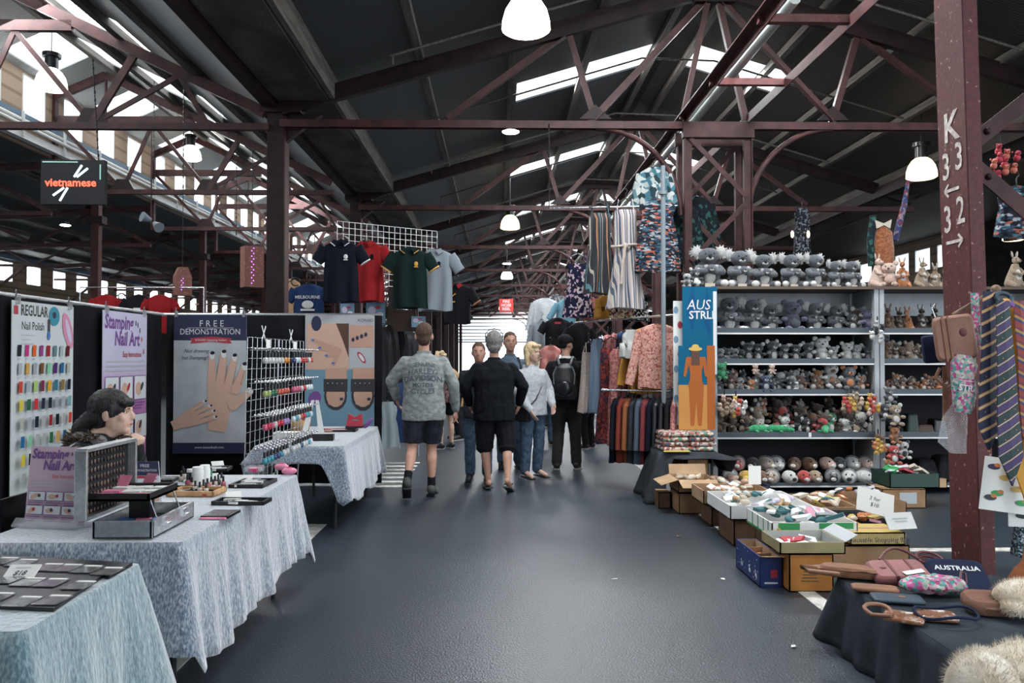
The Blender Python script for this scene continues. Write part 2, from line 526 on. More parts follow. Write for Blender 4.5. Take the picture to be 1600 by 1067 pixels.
def main_truss(y):
    t = thing('roof_truss', 'x', 'truss', (0, y, 0), group='trusses over the main aisle')
    MB().mat(mSteel).box((2.69, 0, 4.40), (10.7, .11, .012)).box((2.69, .05, 4.36), (10.7, .012, .09)).box((2.69, -.05, 4.36), (10.7, .012, .09)).build('tie_beam', parent=t)
    for s in (-1, 1):
        f = lambda a: RX + s * a
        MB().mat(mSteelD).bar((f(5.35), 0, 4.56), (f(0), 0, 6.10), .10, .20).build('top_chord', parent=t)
        for a, b, c, d, w in ((3.28, 4.42, 1.80, 5.50, .09), (1.48, 4.42, 1.80, 5.50, .075), (1.48, 4.42, .05, 5.95, .085), (.40, 4.44, .06, 5.98, .07)):
            q = MB().mat(mSteel)
            q.angle((f(a), 0, b), (f(c), 0, d), w, .012, s); q.build('strut', parent=t)
        pts = [(f(.42 + 1.05 * (1 - math.cos(u))), 0, 3.25 + 1.08 * math.sin(u)) for u in [i * PI / 2 / 10 for i in range(11)]]
        MB().mat(mSteel).tube(pts, .035, 6).build('curved_bracket', parent=t)
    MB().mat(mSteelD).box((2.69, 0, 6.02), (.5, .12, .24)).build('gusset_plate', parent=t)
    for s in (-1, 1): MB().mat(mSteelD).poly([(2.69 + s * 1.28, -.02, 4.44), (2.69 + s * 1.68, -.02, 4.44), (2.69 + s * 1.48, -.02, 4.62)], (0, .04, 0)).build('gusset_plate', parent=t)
    return t


def lattice_column(y):
    t = thing('lattice_column', 'x', 'column', (0, y, 0), group='lattice columns on the centre line')
    for x in (2.35, 3.10):
        for yy in (0, .36):
            MB().mat(mSteel).box((x, yy, 2.10), (.10, .07, 4.2)).box((x - (.04 if x < 2.7 else -.04), yy - .045, 2.1), (.012, .04, 4.2)).build('leg', parent=t)
    q = MB().mat(mSteel).box((2.725, -.03, 4.29), (.88, .10, .17)).mat(mSteelP)
    for i in range(7): q.ell((2.45 + .09 * i, -.03, 4.385), (.02, .02, .02), n=6, m=4)
    q.build('top_beam', parent=t)
    MB().mat(mSteel).box((2.725, .39, 4.29), (.88, .06, .17)).build('top_beam', parent=t)
    z = 4.2; k = 0
    while z > .8:
        a, b = (2.38, 3.07) if k % 2 == 0 else (3.07, 2.38)
        MB().mat(mSteel).bar((a, -.05, z), (b, -.05, z - .72), .015, .06).build('brace', parent=t)
        MB().mat(mSteel).bar((b, .34, z), (a, .34, z - .72), .015, .06).build('brace', parent=t)
        z -= .8; k += 1
    return t


def left_truss(y):
    t = thing('roof_truss', 'x', 'truss', (0, y, 0), group='trusses of the left sheds')
    MB().mat(mSteel).box((-5.2, 0, 4.32), (4.8, .09, .08)).build('tie_beam', parent=t)
    MB().mat(mSteel).box((-10.8, 0, 3.95), (6.4, .07, .07)).build('tie_beam', parent=t)
    for a, b in (((-2.85, 4.50), (-6.7, 6.32)), ((-6.7, 6.32), (-7.55, 5.95)), ((-7.55, 4.78), (-13.9, 4.36)), ((-5.2, 5.55), (-7.5, 5.55))):
        MB().mat(mSteel).bar((a[0], 0, a[1]), (b[0], 0, b[1]), .08, .13).build('chord', parent=t)
    for a, b, w in (((-3.55, 4.35), (-3.9, 4.95), .06), ((-4.95, 4.35), (-3.9, 4.95), .06), ((-4.95, 4.35), (-4.45, 5.2), .09), ((-4.95, 4.35), (-5.9, 5.5), .06), ((-6.4, 4.35), (-5.9, 5.5), .06),
                    ((-6.4, 4.35), (-7.5, 5.5), .06), ((-6.7, 6.3), (-6.7, 5.55), .05), ((-7.55, 4.35), (-7.55, 6.0), .10),
                    ((-7.6, 3.95), (-8.9, 4.68), .06), ((-8.9, 4.68), (-10.1, 3.97), .06), ((-10.1, 3.97), (-11.3, 4.5), .06), ((-11.3, 4.5), (-12.4, 3.97), .05), ((-12.4, 3.97), (-13.2, 4.4), .05), ((-13.9, 2.9), (-12.6, 3.95), .07)):
        MB().mat(mSteel).bar((a[0], 0, a[1]), (b[0], 0, b[1]), w * .5, w).build('strut', parent=t)
    for x, z in ((-4.95, 4.38), (-6.4, 4.38), (-8.9, 4.66), (-10.1, 4.0), (-11.3, 4.5)): MB().mat(mSteelD).poly([(x - .22, -.02, z - .06), (x + .22, -.02, z - .06), (x + .1, -.02, z + .16), (x - .1, -.02, z + .16)], (0, .04, 0)).build('gusset_plate', parent=t)
    return t


def left_column(y):
    t = thing('steel_column', 'x', 'column', (-2.72, y, 0), group='columns along the left of the aisle')
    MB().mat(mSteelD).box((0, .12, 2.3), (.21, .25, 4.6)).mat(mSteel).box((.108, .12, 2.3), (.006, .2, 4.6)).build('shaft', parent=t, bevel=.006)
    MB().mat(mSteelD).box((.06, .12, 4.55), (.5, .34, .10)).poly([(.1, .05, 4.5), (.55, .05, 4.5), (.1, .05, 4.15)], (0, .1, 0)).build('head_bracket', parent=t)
    return t


def inner_column(y):
    t = thing('steel_column', 'x', 'column', (-7.62, y, 0), group='slim columns in the left sheds')
    MB().mat(mSteel).box((0, 0, 2.5), (.14, .14, 5.0)).build('shaft', parent=t)
    MB().mat(mSteelD).box((0, 0, 4.1), (.3, .2, .14)).build('head_bracket', parent=t)
    return t


for fn, what in ((main_truss, 'maroon steel roof truss spanning the main aisle'), (lattice_column, 'maroon lattice steel column under the ridge line'),
                 (left_truss, 'rust-red steel truss web in the left sheds'), (left_column, 'dark maroon steel column on the left of the aisle'), (inner_column, 'slim maroon column under the clerestory windows')):
    proto = None
    for i, y in enumerate([5.87 + 3.9 * k_ for k_ in range(14)] if fn is left_truss else TR):
        if i == 0 and fn in (lattice_column, left_column, inner_column, main_truss): continue
        k = i if fn is left_truss else i - 1
        lab = what + ', ' + ordn(k) + ' from the camera'
        if proto is None: proto = fn(y); proto['label'] = lab
        else: dup(proto, (proto.location.x, y, 0), 0, lab)
# centre-line steel channels above the lattice columns, their cross pieces and the pipe
t = thing('channel_girder', 'pair of long maroon steel channels running overhead on the centre line', 'girder', (0, 0, 0))
for x in (2.30, 3.14): MB().mat(mSteel).box((x, 31, 4.50), (.10, 58, .015)).box((x + (.045 if x < 2.7 else -.045), 31, 4.45), (.012, 58, .11)).build('channel', parent=t)
for y in (3.4, 5.2, 6.9, 8.5): MB().mat(mSteelP).box((2.72, y, 4.47), (.86, .07, .07)).build('cross_piece', parent=t)
tag(MB().mat(mt('galvanised pipe', (.42, .47, .46), .4, .6)).cyl((2.72, 2, 4.62), (2.72, 6.3, 4.62), .055, n=10).tube([(2.72, 6.3, 4.62), (2.70, 6.5, 4.56), (2.66, 6.55, 4.62), (2.63, 6.5, 4.7)], .02, 6).cyl((2.62, 6.9, 4.66), (2.62, 40, 4.66), .055, n=10).build('drain_pipe'), 'pale galvanised pipe running beside the overhead channels', 'pipe')
# sprinkler pipes under the roof sheets
sp = None
for i in range(18):
    y = 6.5 + 2.735 * i
    if sp is None:
        q = MB().mat(mTimber)
        xs = [(-1.25, rz_(-1.25) - .16), (2.2, rz_(2.2) - .16), (3.3, rz_(3.3) - .16), (6.2, rz_(6.2) - .16)]
        q.tube([(a, 0, b) for a, b in xs], .018, 5); q.cyl((-1.22, 0, xs[0][1]), (-1.22, 0, xs[0][1] - .1), .015, n=5)
        sp = tag(q.build('sprinkler_pipe', loc=(0, y, 0)), 'thin sprinkler branch pipe crossing under the main roof, first from the camera', 'pipe', 'sprinkler branch pipes')
    else: dup(sp, (0, y, 0), 0, 'thin sprinkler branch pipe crossing under the main roof, %s from the camera' % ordn(i))
# the numbered column
mChip = mt('scuffed maroon paint', (.075, .018, .018), .55, spec=.35, col2=(.105, .028, .027), scale=26, bump=.3, bscale=70, detail=8)
_e = [n_ for n_ in mChip.node_tree.nodes if n_.type == 'VALTORGB'][0].color_ramp.elements.new(.69); _e.color = (.34, .24, .20, 1)
_e = [n_ for n_ in mChip.node_tree.nodes if n_.type == 'VALTORGB'][0].color_ramp.elements.new(.665); _e.color = (.115, .034, .034, 1)
t = thing('steel_column', 'big maroon steel column marked K, 33 and 32 with arrows', 'column', (3.30, 5.40, 0), rot=(0, math.radians(-1.25), 0))
MB().mat(mChip).box((.06, .175, 2.7), (.02, .35, 5.6)).box((.0, .17, 2.7), (.012, .34, 5.6)).box((.05, 0, 2.7), (.10, .012, 5.6)).box((.05, .34, 2.7), (.10, .012, 5.6)).build('shaft', parent=t, bevel=.002)
q = MB().mat(mt('white stencil paint', (.72, .68, .62), .7, col2=(.45, .38, .35), scale=30, lo=.3, hi=.6))
for s, z, sz in (('K', 3.13, .29),): q.text(s, sz, (-.010, .17, z), (0, -1, 0), bold=.02)
for a, b, z in (('3', '3', 2.88), ('3', '2', 2.50)):
    q.text(a, .27, (-.010, .245, z - .02), (0, -1, 0), bold=.012, sx=.8); q.text(b, .27, (-.010, .085, z + .02), (0, -1, 0), bold=.012, sx=.8)
for z, d in ((2.69, 1), (2.32, -1)):
    q.bar((-.010, .09, z), (-.010, .27, z), .004, .022)
    e = .17 + d * .10
    q.bar((-.010, e, z), (-.010, e - d * .05, z + .045), .004, .018); q.bar((-.010, e, z), (-.010, e - d * .05, z - .045), .004, .018)
q.build('stencilled_mark', parent=t)
q = MB().mat(mSteel)
q.bar((.1, .1, 3.0), (1.9, .1, 4.35), .015, .11); q.build('brace', parent=t)
MB().mat(mSteel).bar((.1, .1, 2.85), (1.9, .1, 1.2), .015, .11).build('brace', parent=t)
for z in (3.08, 2.76): MB().mat(mSteelD).ell((.2, .085, z), .025, n=8, m=5).build('bolt', parent=t)

# ---------------------------------------------------------------- lamps
mDome = mt('lit prismatic dome', (1.0, .93, .80), .3, emit=3.2)
mDomeY = mt('warm lit dome', (1.0, .78, .45), .3, emit=3.0)


def bell(D, px, py, label, group, warm=False, chain=1.2, r=.22):
    p = W(px, py, D)
    t = thing('pendant_lamp', label, 'lamp', p, group=group)
    k = r / .22
    MB().mat(mDomeY if warm else mDome).lathe([(.19 * k, -.0), (.22 * k, .02), (.215 * k, .10 * k), (.19 * k, .19 * k), (.14 * k, .27 * k), (.09 * k, .31 * k)], n=20).lathe([(.0, .03), (.19 * k, .0)], n=20).build('dome', parent=t)
    MB().mat(mBlackG).cyl((0, 0, .30 * k), (0, 0, .52 * k), .095 * k, n=14).cyl((0, 0, .48 * k), (0, 0, .54 * k), .13 * k, n=14).build('housing', parent=t)
    MB().mat(mBlack).cyl((0, 0, .54 * k), (0, 0, .54 * k + chain), .008, n=5).build('chain', parent=t)
    return t


g = 'bell shaped pendant lamps'
for px, py, D, lab, warm, ch in ((822, 50, 7.1, 'white glass bell lamp at the top over the aisle', 0, 1.0), (797, 358, 18, 'small lit bell lamp hanging midway over the aisle', 1, 1.0), (792, 436, 29, 'tiny lit bell lamp far over the aisle above the red sign', 0, 1.0),
                                 (785, 484, 47, 'tiniest lit bell lamp directly under the red fire hose sign', 0, .6),
                                 (80, 140, 11.9, 'large white bell lamp above the black neon sign', 0, .35), (298, 250, 17.2, 'white bell lamp left of the big dark column', 0, .4), (408, 340, 26, 'small bell lamp beside the big dark column', 0, .4),
                                 (205, 420, 29, 'small bell lamp above the red t-shirts', 0, .5), (344, 450, 37, 'small bell lamp between the two patterned lanterns', 0, .5), (390, 464, 42, 'small bell lamp beneath the tall patterned lantern', 0, .4),
                                 (1440, 279, 11.9, 'warm bell lamp left of the numbered column', 1, 1.0), (1583, 376, 18, 'warm bell lamp right of the numbered column', 1, .8)):
    bell(D, px, py, lab, g, warm, ch)
mLed = mt('led glow', (.9, .97, 1), .3, emit=14)
for px, py, D, r, lab in ((798, 206, 9.9, .11, 'bright round white light on the nearest truss tie'), (792, 412, 24.5, .14, 'bright round white light far down the aisle'), (102, 352, 16, .1, 'bright flat white light under the low left roof')):
    t = thing('ceiling_light', lab, 'light', W(px, py, D))
    MB().mat(mLed).ell((0, 0, 0), (r, r, .02), n=14, m=6).build('lens', parent=t); MB().mat(mBlackG).cyl((0, 0, .01), (0, 0, .08), r * .7, n=12).build('housing', parent=t)

mChain = mt('dull chain', (.05, .045, .04), .5, .6)
for i, (px, a, b, D) in enumerate(((286, 62, 300, 10.5), (369, 200, 372, 13.5), (240, 120, 250, 11.5))):
    q = MB().mat(mChain); p = W(px, b, D); n_ = int((W(px, a, D).z - p.z) / .07)
    for k in range(n_): q.ell((0, 0, .07 * k), (.006 + .006 * (k % 2), .012 - .006 * (k % 2), .036), n=5, m=4)
    tag(q.build('hanging_chain', loc=p), 'long thin roof chain hanging %s' % ('right of the small bell lamp', 'beside the big dark column', 'between the neon sign and the small bell lamp')[i], 'chain')
# ================================================================ LEFT STALL
def G(px, py, z=0.):
    d = CR @ Vector(((px - 800) / F, (533.5 - py) / F, -1))
    return Vector((0, 0, CAMZ)) + d * ((z - CAMZ) / d.z)


def velvet(name, a, b, sc=38):
    m = mt(name, a, .75, col2=b, scale=sc, lo=.40, hi=.70, sheen=1.0, bump=.9, bscale=sc * .35, stretch=(1.3, 1.3, .45), detail=6)
    m.node_tree.nodes['Principled BSDF'].inputs['Sheen Roughness'].default_value = .55
    return m


mVelB = velvet('pale blue crushed velvet', (.060, .095, .160), (.42, .46, .50), 110)
mVelT = velvet('teal crushed velvet', (.050, .115, .150), (.22, .34, .37), 100)
mClothD = mt('dark charcoal cloth', (.028, .032, .038), .85, var=.25, scale=9, bump=.3, bscale=60)


def cloth(name, mat, x0, x1, y0, y1, z, drop, label, rip=.018, flare=.05, step=.035, rad=.03, thick=.004):
    "table cloth: top sheet and hanging skirt; drop(x, y, nx, ny) gives the hanging length"
    P = []; cx, cy = (x0 + x1) / 2, (y0 + y1) / 2
    cs = [(x0, y0, -PI), (x1, y0, -PI / 2), (x1, y1, 0), (x0, y1, PI / 2)]
    for i, (x, y, a0) in enumerate(cs):
        ix, iy = (x + rad * (1 if x == x0 else -1)), (y + rad * (1 if y == y0 else -1))
        for k in range(5):
            a = a0 + k * PI / 8
            P.append((ix + rad * math.cos(a), iy + rad * math.sin(a), math.cos(a), math.sin(a), 1 - abs(k - 2) / 3))
        nx, ny, _ = cs[(i + 1) % 4]
        jx, jy = (nx + rad * (1 if nx == x0 else -1)), (ny + rad * (1 if ny == y0 else -1))
        ea = a0 + PI / 2; ox, oy = math.cos(ea), math.sin(ea)
        sx, sy, tx, ty = ix + rad * ox, iy + rad * oy, jx + rad * ox, jy + rad * oy
        n = max(2, int(math.hypot(tx - sx, ty - sy) / step))
        for k in range(1, n): P.append((sx + (tx - sx) * k / n, sy + (ty - sy) * k / n, ox, oy, 0))
    ROW = 10; rings = []
    for r in range(ROW + 1):
        t = r / ROW; ring = []
        for i, (x, y, nx, ny, c) in enumerate(P):
            L = drop(x, y, nx, ny); s = x * 7.3 + y * 7.3
            o = flare * t * (1 + 1.6 * c) + rip * t * (math.sin(s * 2.3 + 3 * noise.noise((s * .6, 0, 0))) + .6 * math.sin(s * 5.1)) + .008 * min(1, t * 6)
            ring.append(Vector((x + nx * o, y + ny * o, z - L * t - .010 * (1 - (1 - min(1, t * 8)) ** 2))))
        rings.append(ring)
    m = MB().mat(mat); m.loft(rings, False)
    m.add(rings[0], [tuple(range(len(P)))])
    o = m.build(name, solid=thick); return tag(o, label, 'tablecloth')


def trestle(x0, x1, y0, y1, z, label, leg=.03):
    cx, cy = (x0 + x1) / 2, (y0 + y1) / 2; hx, hy = (x1 - x0) / 2 - .02, (y1 - y0) / 2 - .02
    t = thing('trestle_table', label, 'table', (cx, cy, 0), group='trestle tables')
    MB().mat(mWhite).box((0, 0, z - .025), (hx * 2, hy * 2, .03)).build('tabletop', parent=t)
    for a in (-1, 1):
        for b in (-1, 1):
            MB().mat(mBlack).cyl((a * (hx - .06), b * (hy - .12), 0), (a * (hx - .05), b * (hy - .12), z - .04), leg / 2, n=7).build('leg', parent=t)
        MB().mat(mBlack).bar((a * (hx - .06), -(hy - .12), z * .55), (a * (hx - .06), -(hy - .5), z - .05), .02).build('brace', parent=t)
    return t


def dropmid(x, y, nx, ny):
    L = .46 + .10 * noise.noise((x * 2, y * 2, 3))
    if nx > .5: L = .47 + .06 * (5 - y) / 1.7 + .02 * math.sin(y * 9)
    if nx > .3 and ny > .3: L = .56
    if ny < -.5: L = .42
    return L


TZ = .74
trestle(-2.12, -1.31, 3.32, 5.14, TZ, 'long trestle table under the pale blue velvet cloth in the middle')
cloth('tablecloth', mVelB, -2.14, -1.29, 3.30, 5.18, TZ, dropmid, 'pale blue crushed velvet cloth on the long middle table with the open case')
trestle(-2.25, -1.35, 2.29, 2.92, TZ, 'near trestle table beneath the teal velvet cloth')
cloth('tablecloth', mVelT, -2.3, -1.31, 2.24, 2.97, TZ, lambda x, y, nx, ny: .60, 'teal crushed velvet cloth on the nearest table with the black tray', rip=.022, flare=.07)
trestle(-2.05, -1.33, 6.84, 8.76, TZ, 'far trestle table with bent black legs under the shorter velvet cloth')


def dropfar(x, y, nx, ny):
    if nx > .5: return .52 - .05 * abs(y - 7.8) + .03 * math.sin(y * 8)
    if ny < -.3: return .13 + .4 * max(0, (x + 1.50) / .19) ** 1.3 if x > -1.5 else .13
    return .3


cloth('tablecloth', mVelB, -2.07, -1.31, 6.82, 8.78, TZ, dropfar, 'pale blue velvet cloth on the far table below the foot poster', rip=.012)

# ---------------------------------------------------------------- black curtain walls
mCurt = mt('black booth felt', (.006, .006, .008), .95, var=.4, scale=3)


def curtain(p, q, z0, z1, label):
    p, q = Vector(p), Vector(q); d = q - p; L = d.length; d.normalize(); n = Vector((d.y, -d.x, 0))
    m = MB().mat(mCurt)
    m.grid(lambda u, v: p + d * (L * u) + n * (.012 * math.sin(u * L * 14) * (1 - .5 * v)) + Vector((0, 0, z0 + (z1 - z0) * v)), int(L * 14), 6)
    return tag(m.build('booth_curtain', solid=.006), label, 'curtain')


curtain((-3.92, 4.4, 0), (-3.92, 9.36, 0), .02, 1.99, 'black felt wall behind the nail colour chart')
curtain((-3.88, 9.42, 0), (-1.36, 9.42, 0), .02, 1.99, 'black felt wall behind the free demonstration banner')
tag(MB().mat(mAlu).cyl((-3.93, 4.4, 2.0), (-3.93, 9.44, 2.0), .02, n=8).build('curtain_rail'), 'thin metal rail along the top of the left felt wall', 'rail')
tag(MB().mat(mAlu).cyl((-3.93, 9.44, 2.0), (-1.36, 9.44, 2.0), .02, n=8).build('curtain_rail'), 'thin metal rail over the felt wall facing the aisle end', 'rail')


# ---------------------------------------------------------------- printed sheets
class Sheet:
    "x to the right, y down from the top left corner, in metres"

    def __init__(s, o, ux, w, h, mat, up=(0, 0, 1)):
        s.o, s.ux, s.up = Vector(o), Vector(ux).normalized(), Vector(up).normalized(); s.n = s.ux.cross(s.up); s.w, s.h = w, h; s.b = MB()
        s.b.mat(mat).poly([s.p(0, 0), s.p(0, h), s.p(w, h), s.p(w, 0)], s.n * -.006)
        s.q = MB(); s.k = 0

    def p(s, x, y, l=0): return s.o + s.ux * x - s.up * y + s.n * l

    def lay(s): s.k += 1; return .0012 + .0004 * s.k

    def rect(s, x, y, w, h, m, sk=0.):
        l = s.lay(); s.q.mat(m).poly([s.p(x, y, l), s.p(x - sk, y + h, l), s.p(x + w - sk, y + h, l), s.p(x + w, y, l)]); return s

    def poly(s, pts, m):
        l = s.lay(); s.q.mat(m).poly([s.p(a, b, l) for a, b in pts]); return s

    def oval(s, x, y, a, b, m, rot=0., n=14):
        return s.poly([(x + a * math.cos(t) * math.cos(rot) - b * math.sin(t) * math.sin(rot), y + a * math.cos(t) * math.sin(rot) + b * math.sin(t) * math.cos(rot)) for t in [-2 * PI * i / n for i in range(n)]], m)

    def cap(s, a, b, r, r2, m, n=6):
        "tapered finger shape"
        dx, dy = b[0] - a[0], b[1] - a[1]; t = math.atan2(dy, dx); pts = []
        for i in range(n + 1): u = t + PI / 2 + PI * i / n; pts.append((a[0] + r * math.cos(u), a[1] + r * math.sin(u)))
        for i in range(n + 1): u = t - PI / 2 + PI * i / n; pts.append((b[0] + r2 * math.cos(u), b[1] + r2 * math.sin(u)))
        return s.poly(pts[::-1], m)

    def text(s, st, x, y, size, m, bold=0., sx=1., shear=0.):
        l = s.lay(); s.q.mat(m).text(st, size, s.p(x, y, l), s.ux, s.up, bold, shear, sx); return s

    def hand(s, x, y, sc, ang, skin, nail, lines, tips=(1, 1.12, 1.05, .8), thumb=True, flip=1):
        "open hand: wrist at x, y; ang direction of the fingers; 0 is up"
        R2 = lambda a, b: (x + sc * (flip * a * math.cos(ang) - b * math.sin(ang)), y - sc * (flip * a * math.sin(ang) + b * math.cos(ang)))
        s.poly([R2(a, b) for a, b in ((-.17, -.35), (-.2, 0), (-.3, .35), (-.28, .62), (.26, .6), (.3, .3), (.2, 0), (.17, -.35))], skin)
        for i, t in enumerate(tips):
            fx = -.24 + .16 * i; e = (fx * 1.25 + (i - 1.5) * .02, .55 + .55 * t)
            s.cap(R2(fx, .5), R2(*e), .085 * sc, .062 * sc, skin); s.cap(R2(fx + .08, .62), R2(fx * 1.12 + .08, .95), .008 * sc, .004 * sc, lines)
            a = R2(*e); s.oval(a[0], a[1], .05 * sc, .08 * sc, nail, ang); b = R2(e[0], e[1] + .05); s.oval(b[0], b[1], .045 * sc, .035 * sc, mBlack, ang)
        if thumb: s.cap(R2(.24, .2), R2(.52, .52), .10 * sc, .065 * sc, skin); a = R2(.52, .54); s.oval(a[0], a[1], .05 * sc, .07 * sc, nail, ang - .6 * flip)
        return s

    def done(s, t, part='sheet', inv=None):
        if inv is not None:
            for mb in (s.b, s.q): mb.v = [tuple(Vector(p) - inv) for p in mb.v]
        s.b.build(part, parent=t)
        if s.q.v: s.q.build('printed_graphic', parent=t)


flat = lambda n, c, r=.6: mt('print ' + n, c, r)
kW, kNavy, kRed, kPink, kPinkL, kPurp, kSkin, kSkinD, kInk, kGy = flat('white', (.62, .64, .65)), flat('navy', (.018, .022, .06)), flat('red', (.40, .03, .05)), flat('pink', (.55, .25, .33)), flat('pale lilac', (.52, .46, .60)), flat('purple', (.16, .06, .24)), flat('skin', (.58, .37, .28)), flat('skin line', (.33, .15, .09)), flat('ink', (.03, .03, .035)), flat('pale grey', (.42, .44, .46))
mSheetBG = mt('pale blue grey banner', (.36, .40, .42), .5, col2=(.50, .53, .54), scale=2.5)
mClip = mt('spring clip', (.6, .6, .6), .3, .8)


def clips(t, pts, inv):
    for p in pts: MB().mat(mClip).box(Vector(p) - inv + Vector((0, 0, .01)), (.03, .03, .07)).cyl(Vector(p) - inv + Vector((0, -.02, .03)), Vector(p) - inv + Vector((.02, -.06, .08)), .006, n=5).build('clip', parent=t)


# colour chart
o = Vector((-3.86, 6.40, 1.955)); t = thing('colour_chart', 'white hanging chart of rows of nail polish colours titled REGULAR', 'poster', o)
s = Sheet(o, (0, 1, 0), .92, 1.58, flat('chart white', (.52, .56, .56)))
s.text('REGULAR', .31, .075, .125, kInk, .02, .72).text('Nail Polish', .29, .20, .095, kInk, .005, .8).rect(.02, .04, .06, .07, kRed)
for i, wd_ in enumerate((.19, .13, .17)): s.rect(.12, .27 + .035 * i, wd_, .012, kGy)
s.oval(.60, .10, .085, .085, flat('teal', (.03, .22, .30))).oval(.60, .09, .03, .03, kNavy).oval(.82, .22, .075, .17, flat('rose', (.55, .22, .32)), -.4).oval(.83, .22, .03, .12, kPinkL, -.4).rect(.50, .13, .035, .12, kInk).oval(.515, .27, .025, .04, flat('blue', (.05, .15, .42)))
cc = [(.01, .01, .02), (.45, .03, .18), (.6, .10, .02), (.25, .05, .2), (.28, .02, .03), (.12, .2, .22), (.35, .42, .42), (.12, .01, .02), (.35, .38, .4), (.55, .3, .08), (.3, .34, .38), (.16, .07, .03), (.2, .5, .3), (.08, .02, .14), (.02, .12, .28), (.4, .4, .36),
      (.5, .06, .03), (.32, .38, .42), (.35, .5, .15), (.16, .02, .05), (.65, .32, .02), (.02, .16, .24), (.25, .15, .05), (.01, .015, .03), (.6, .5, .05), (.02, .12, .05), (.5, .03, .04), (.02, .02, .05), (.01, .02, .03), (.28, .3, .33), (.35, .36, .37), (.15, .35, .36)]
R.seed(3)
for r in range(8):
    for c in range(8):
        k = r * 8 + c
        col = cc[k] if k < 32 else R.choice(cc)
        s.rect(.075 + .102 * c, .355 + .148 * r, .052, .092, flat('swatch %d' % cc.index(col), col, .25), .006).rect(.08 + .102 * c, .462 + .148 * r, .035, .008, kGy)
s.done(t, inv=o); clips(t, [o + Vector((.01, .06, 0)), o + Vector((.01, .84, 0))], o)
# stamping instructions poster
mStampP = mt('lilac to pink poster', (.50, .48, .62), .5, col2=(.42, .16, .36), kind='noise')
_r = mStampP.node_tree
for n_ in list(_r.nodes):
    if n_.type == 'TEX_NOISE': _r.nodes.remove(n_)
_sx = _r.nodes.new('ShaderNodeSeparateXYZ'); _mr = _r.nodes.new('ShaderNodeMapRange'); _mr.inputs[1].default_value = 0; _mr.inputs[2].default_value = -1.5
_map = [n_ for n_ in _r.nodes if n_.type == 'MAPPING'][0]; _rp = [n_ for n_ in _r.nodes if n_.type == 'VALTORGB'][0]
_r.links.new(_map.outputs[0], _sx.inputs[0]); _r.links.new(_sx.outputs[2], _mr.inputs[0]); _r.links.new(_mr.outputs[0], _rp.inputs[0])


def stamping(t, o, ux, w, h, base, part='sheet', up=(0, 0, 1), inv=None):
    k = w / .94; s = Sheet(o, ux, w, h, base, up)
    s.text('Stamping', .33 * k, .11 * k, .19 * k, kPurp, .035, .85, .1).text('Nail Art', .50 * k, .27 * k, .19 * k, kPurp, .035, .85, .1)
    for i in range(5): s.oval((.68 + .045 * i) * k, (.10 + .018 * i * i) * k, .012 * k, .03 * k, kInk if i < 3 else kRed)
    s.text('Easy Instructions', .60 * k, .42 * k, .075 * k, kRed, .01, .8)
    for i in range(3): s.rect(.06 * k, (.48 + .045 * i) * k, .82 * k, .014 * k, kGy)
    y = .64 * k; rh = h - .64 * k; n = 3 if rh > 1.0 * k and h > 1.3 * k else 2; st = rh / n * .92
    for r in range(n):
        for c in range(3):
            x = (.05 + .295 * c) * k; ph = min(.24 * k, st * .6)
            s.rect(x - .008 * k, y - .008 * k, .276 * k, ph + .016 * k, kPurp).rect(x, y, .26 * k, ph, kW)
            s.oval(x + .09 * k, y + ph * .55, .07 * k, ph * .3, kSkin, .5 * (c - 1)).oval(x + (.17 - .05 * (r % 2)) * k, y + ph * .45, .025 * k, ph * .22, (kInk, kRed, kInk)[(r + c) % 3], .6)
            for q in range(3): s.rect(x, y + ph + (.03 + .03 * q) * k, (.24 - .04 * q) * k, .010 * k, kPurp)
        y += st
    s.done(t, part, inv=inv)


o = Vector((-3.86, 7.86, 1.965)); t = thing('instruction_poster', 'tall lilac and pink poster headed Stamping Nail Art on the left felt wall', 'poster', o)
stamping(t, o, (0, 1, 0), .98, 1.55, mStampP, inv=o); clips(t, [o + Vector((.01, .06, 0)), o + Vector((.01, .9, 0))], o)
# free demonstration banner
o = W(272, 492, 9.395); wB = WX(385, 9.395) - o.x; t = thing('demonstration_banner', 'blue-grey banner with two manicured hands reading FREE DEMONSTRATION', 'banner', o)
s = Sheet(o, (1, 0, 0), wB, 1.62, mSheetBG); k = wB / .85
s.rect(0, 0, wB, .30 * k, kNavy).text('F R E E', .44 * k, .105 * k, .105 * k, kW, 0, .95).text('DEMONSTRATION', .425 * k, .20 * k, .096 * k, kW, 0, .88).rect(.16 * k, .150 * k, .54 * k, .004, kW)
s.poly([(a * k, b * k) for a, b in ((.19, .275), (.23, .27), (.43, .255), (.64, .27), (.68, .275), (.66, .305), (.68, .335), (.63, .335), (.43, .315), (.23, .335), (.19, .335), (.21, .305))][::-1], kRed).text('KONAD Stamping Nailart', .435 * k, .297 * k, .038 * k, kW, .0, .9)
s.text('Not drawing', .27 * k, .425 * k, .062 * k, kInk, 0, .9, .3).text('but Stamping!', .25 * k, .505 * k, .062 * k, kInk, 0, .9, .3)
s.hand(.54 * k, 1.16 * k, .60 * k, -.16, kSkin, kW, kSkinD, thumb=True)
s.hand(.10 * k, 1.26 * k, .33 * k, -1.15, kSkin, kW, kSkinD, (1.1, 1.15, 1.1, .9), thumb=False, flip=-1)
s.rect(0, 1.50 * k, wB, 1.62 - 1.50 * k, kNavy).text('www.konadnail.com', .43 * k, 1.555 * k, .042 * k, kW)
s.done(t, 'banner', inv=o); clips(t, [o + Vector((.03, -.01, 0)), o + Vector((wB - .03, -.01, 0))], o)
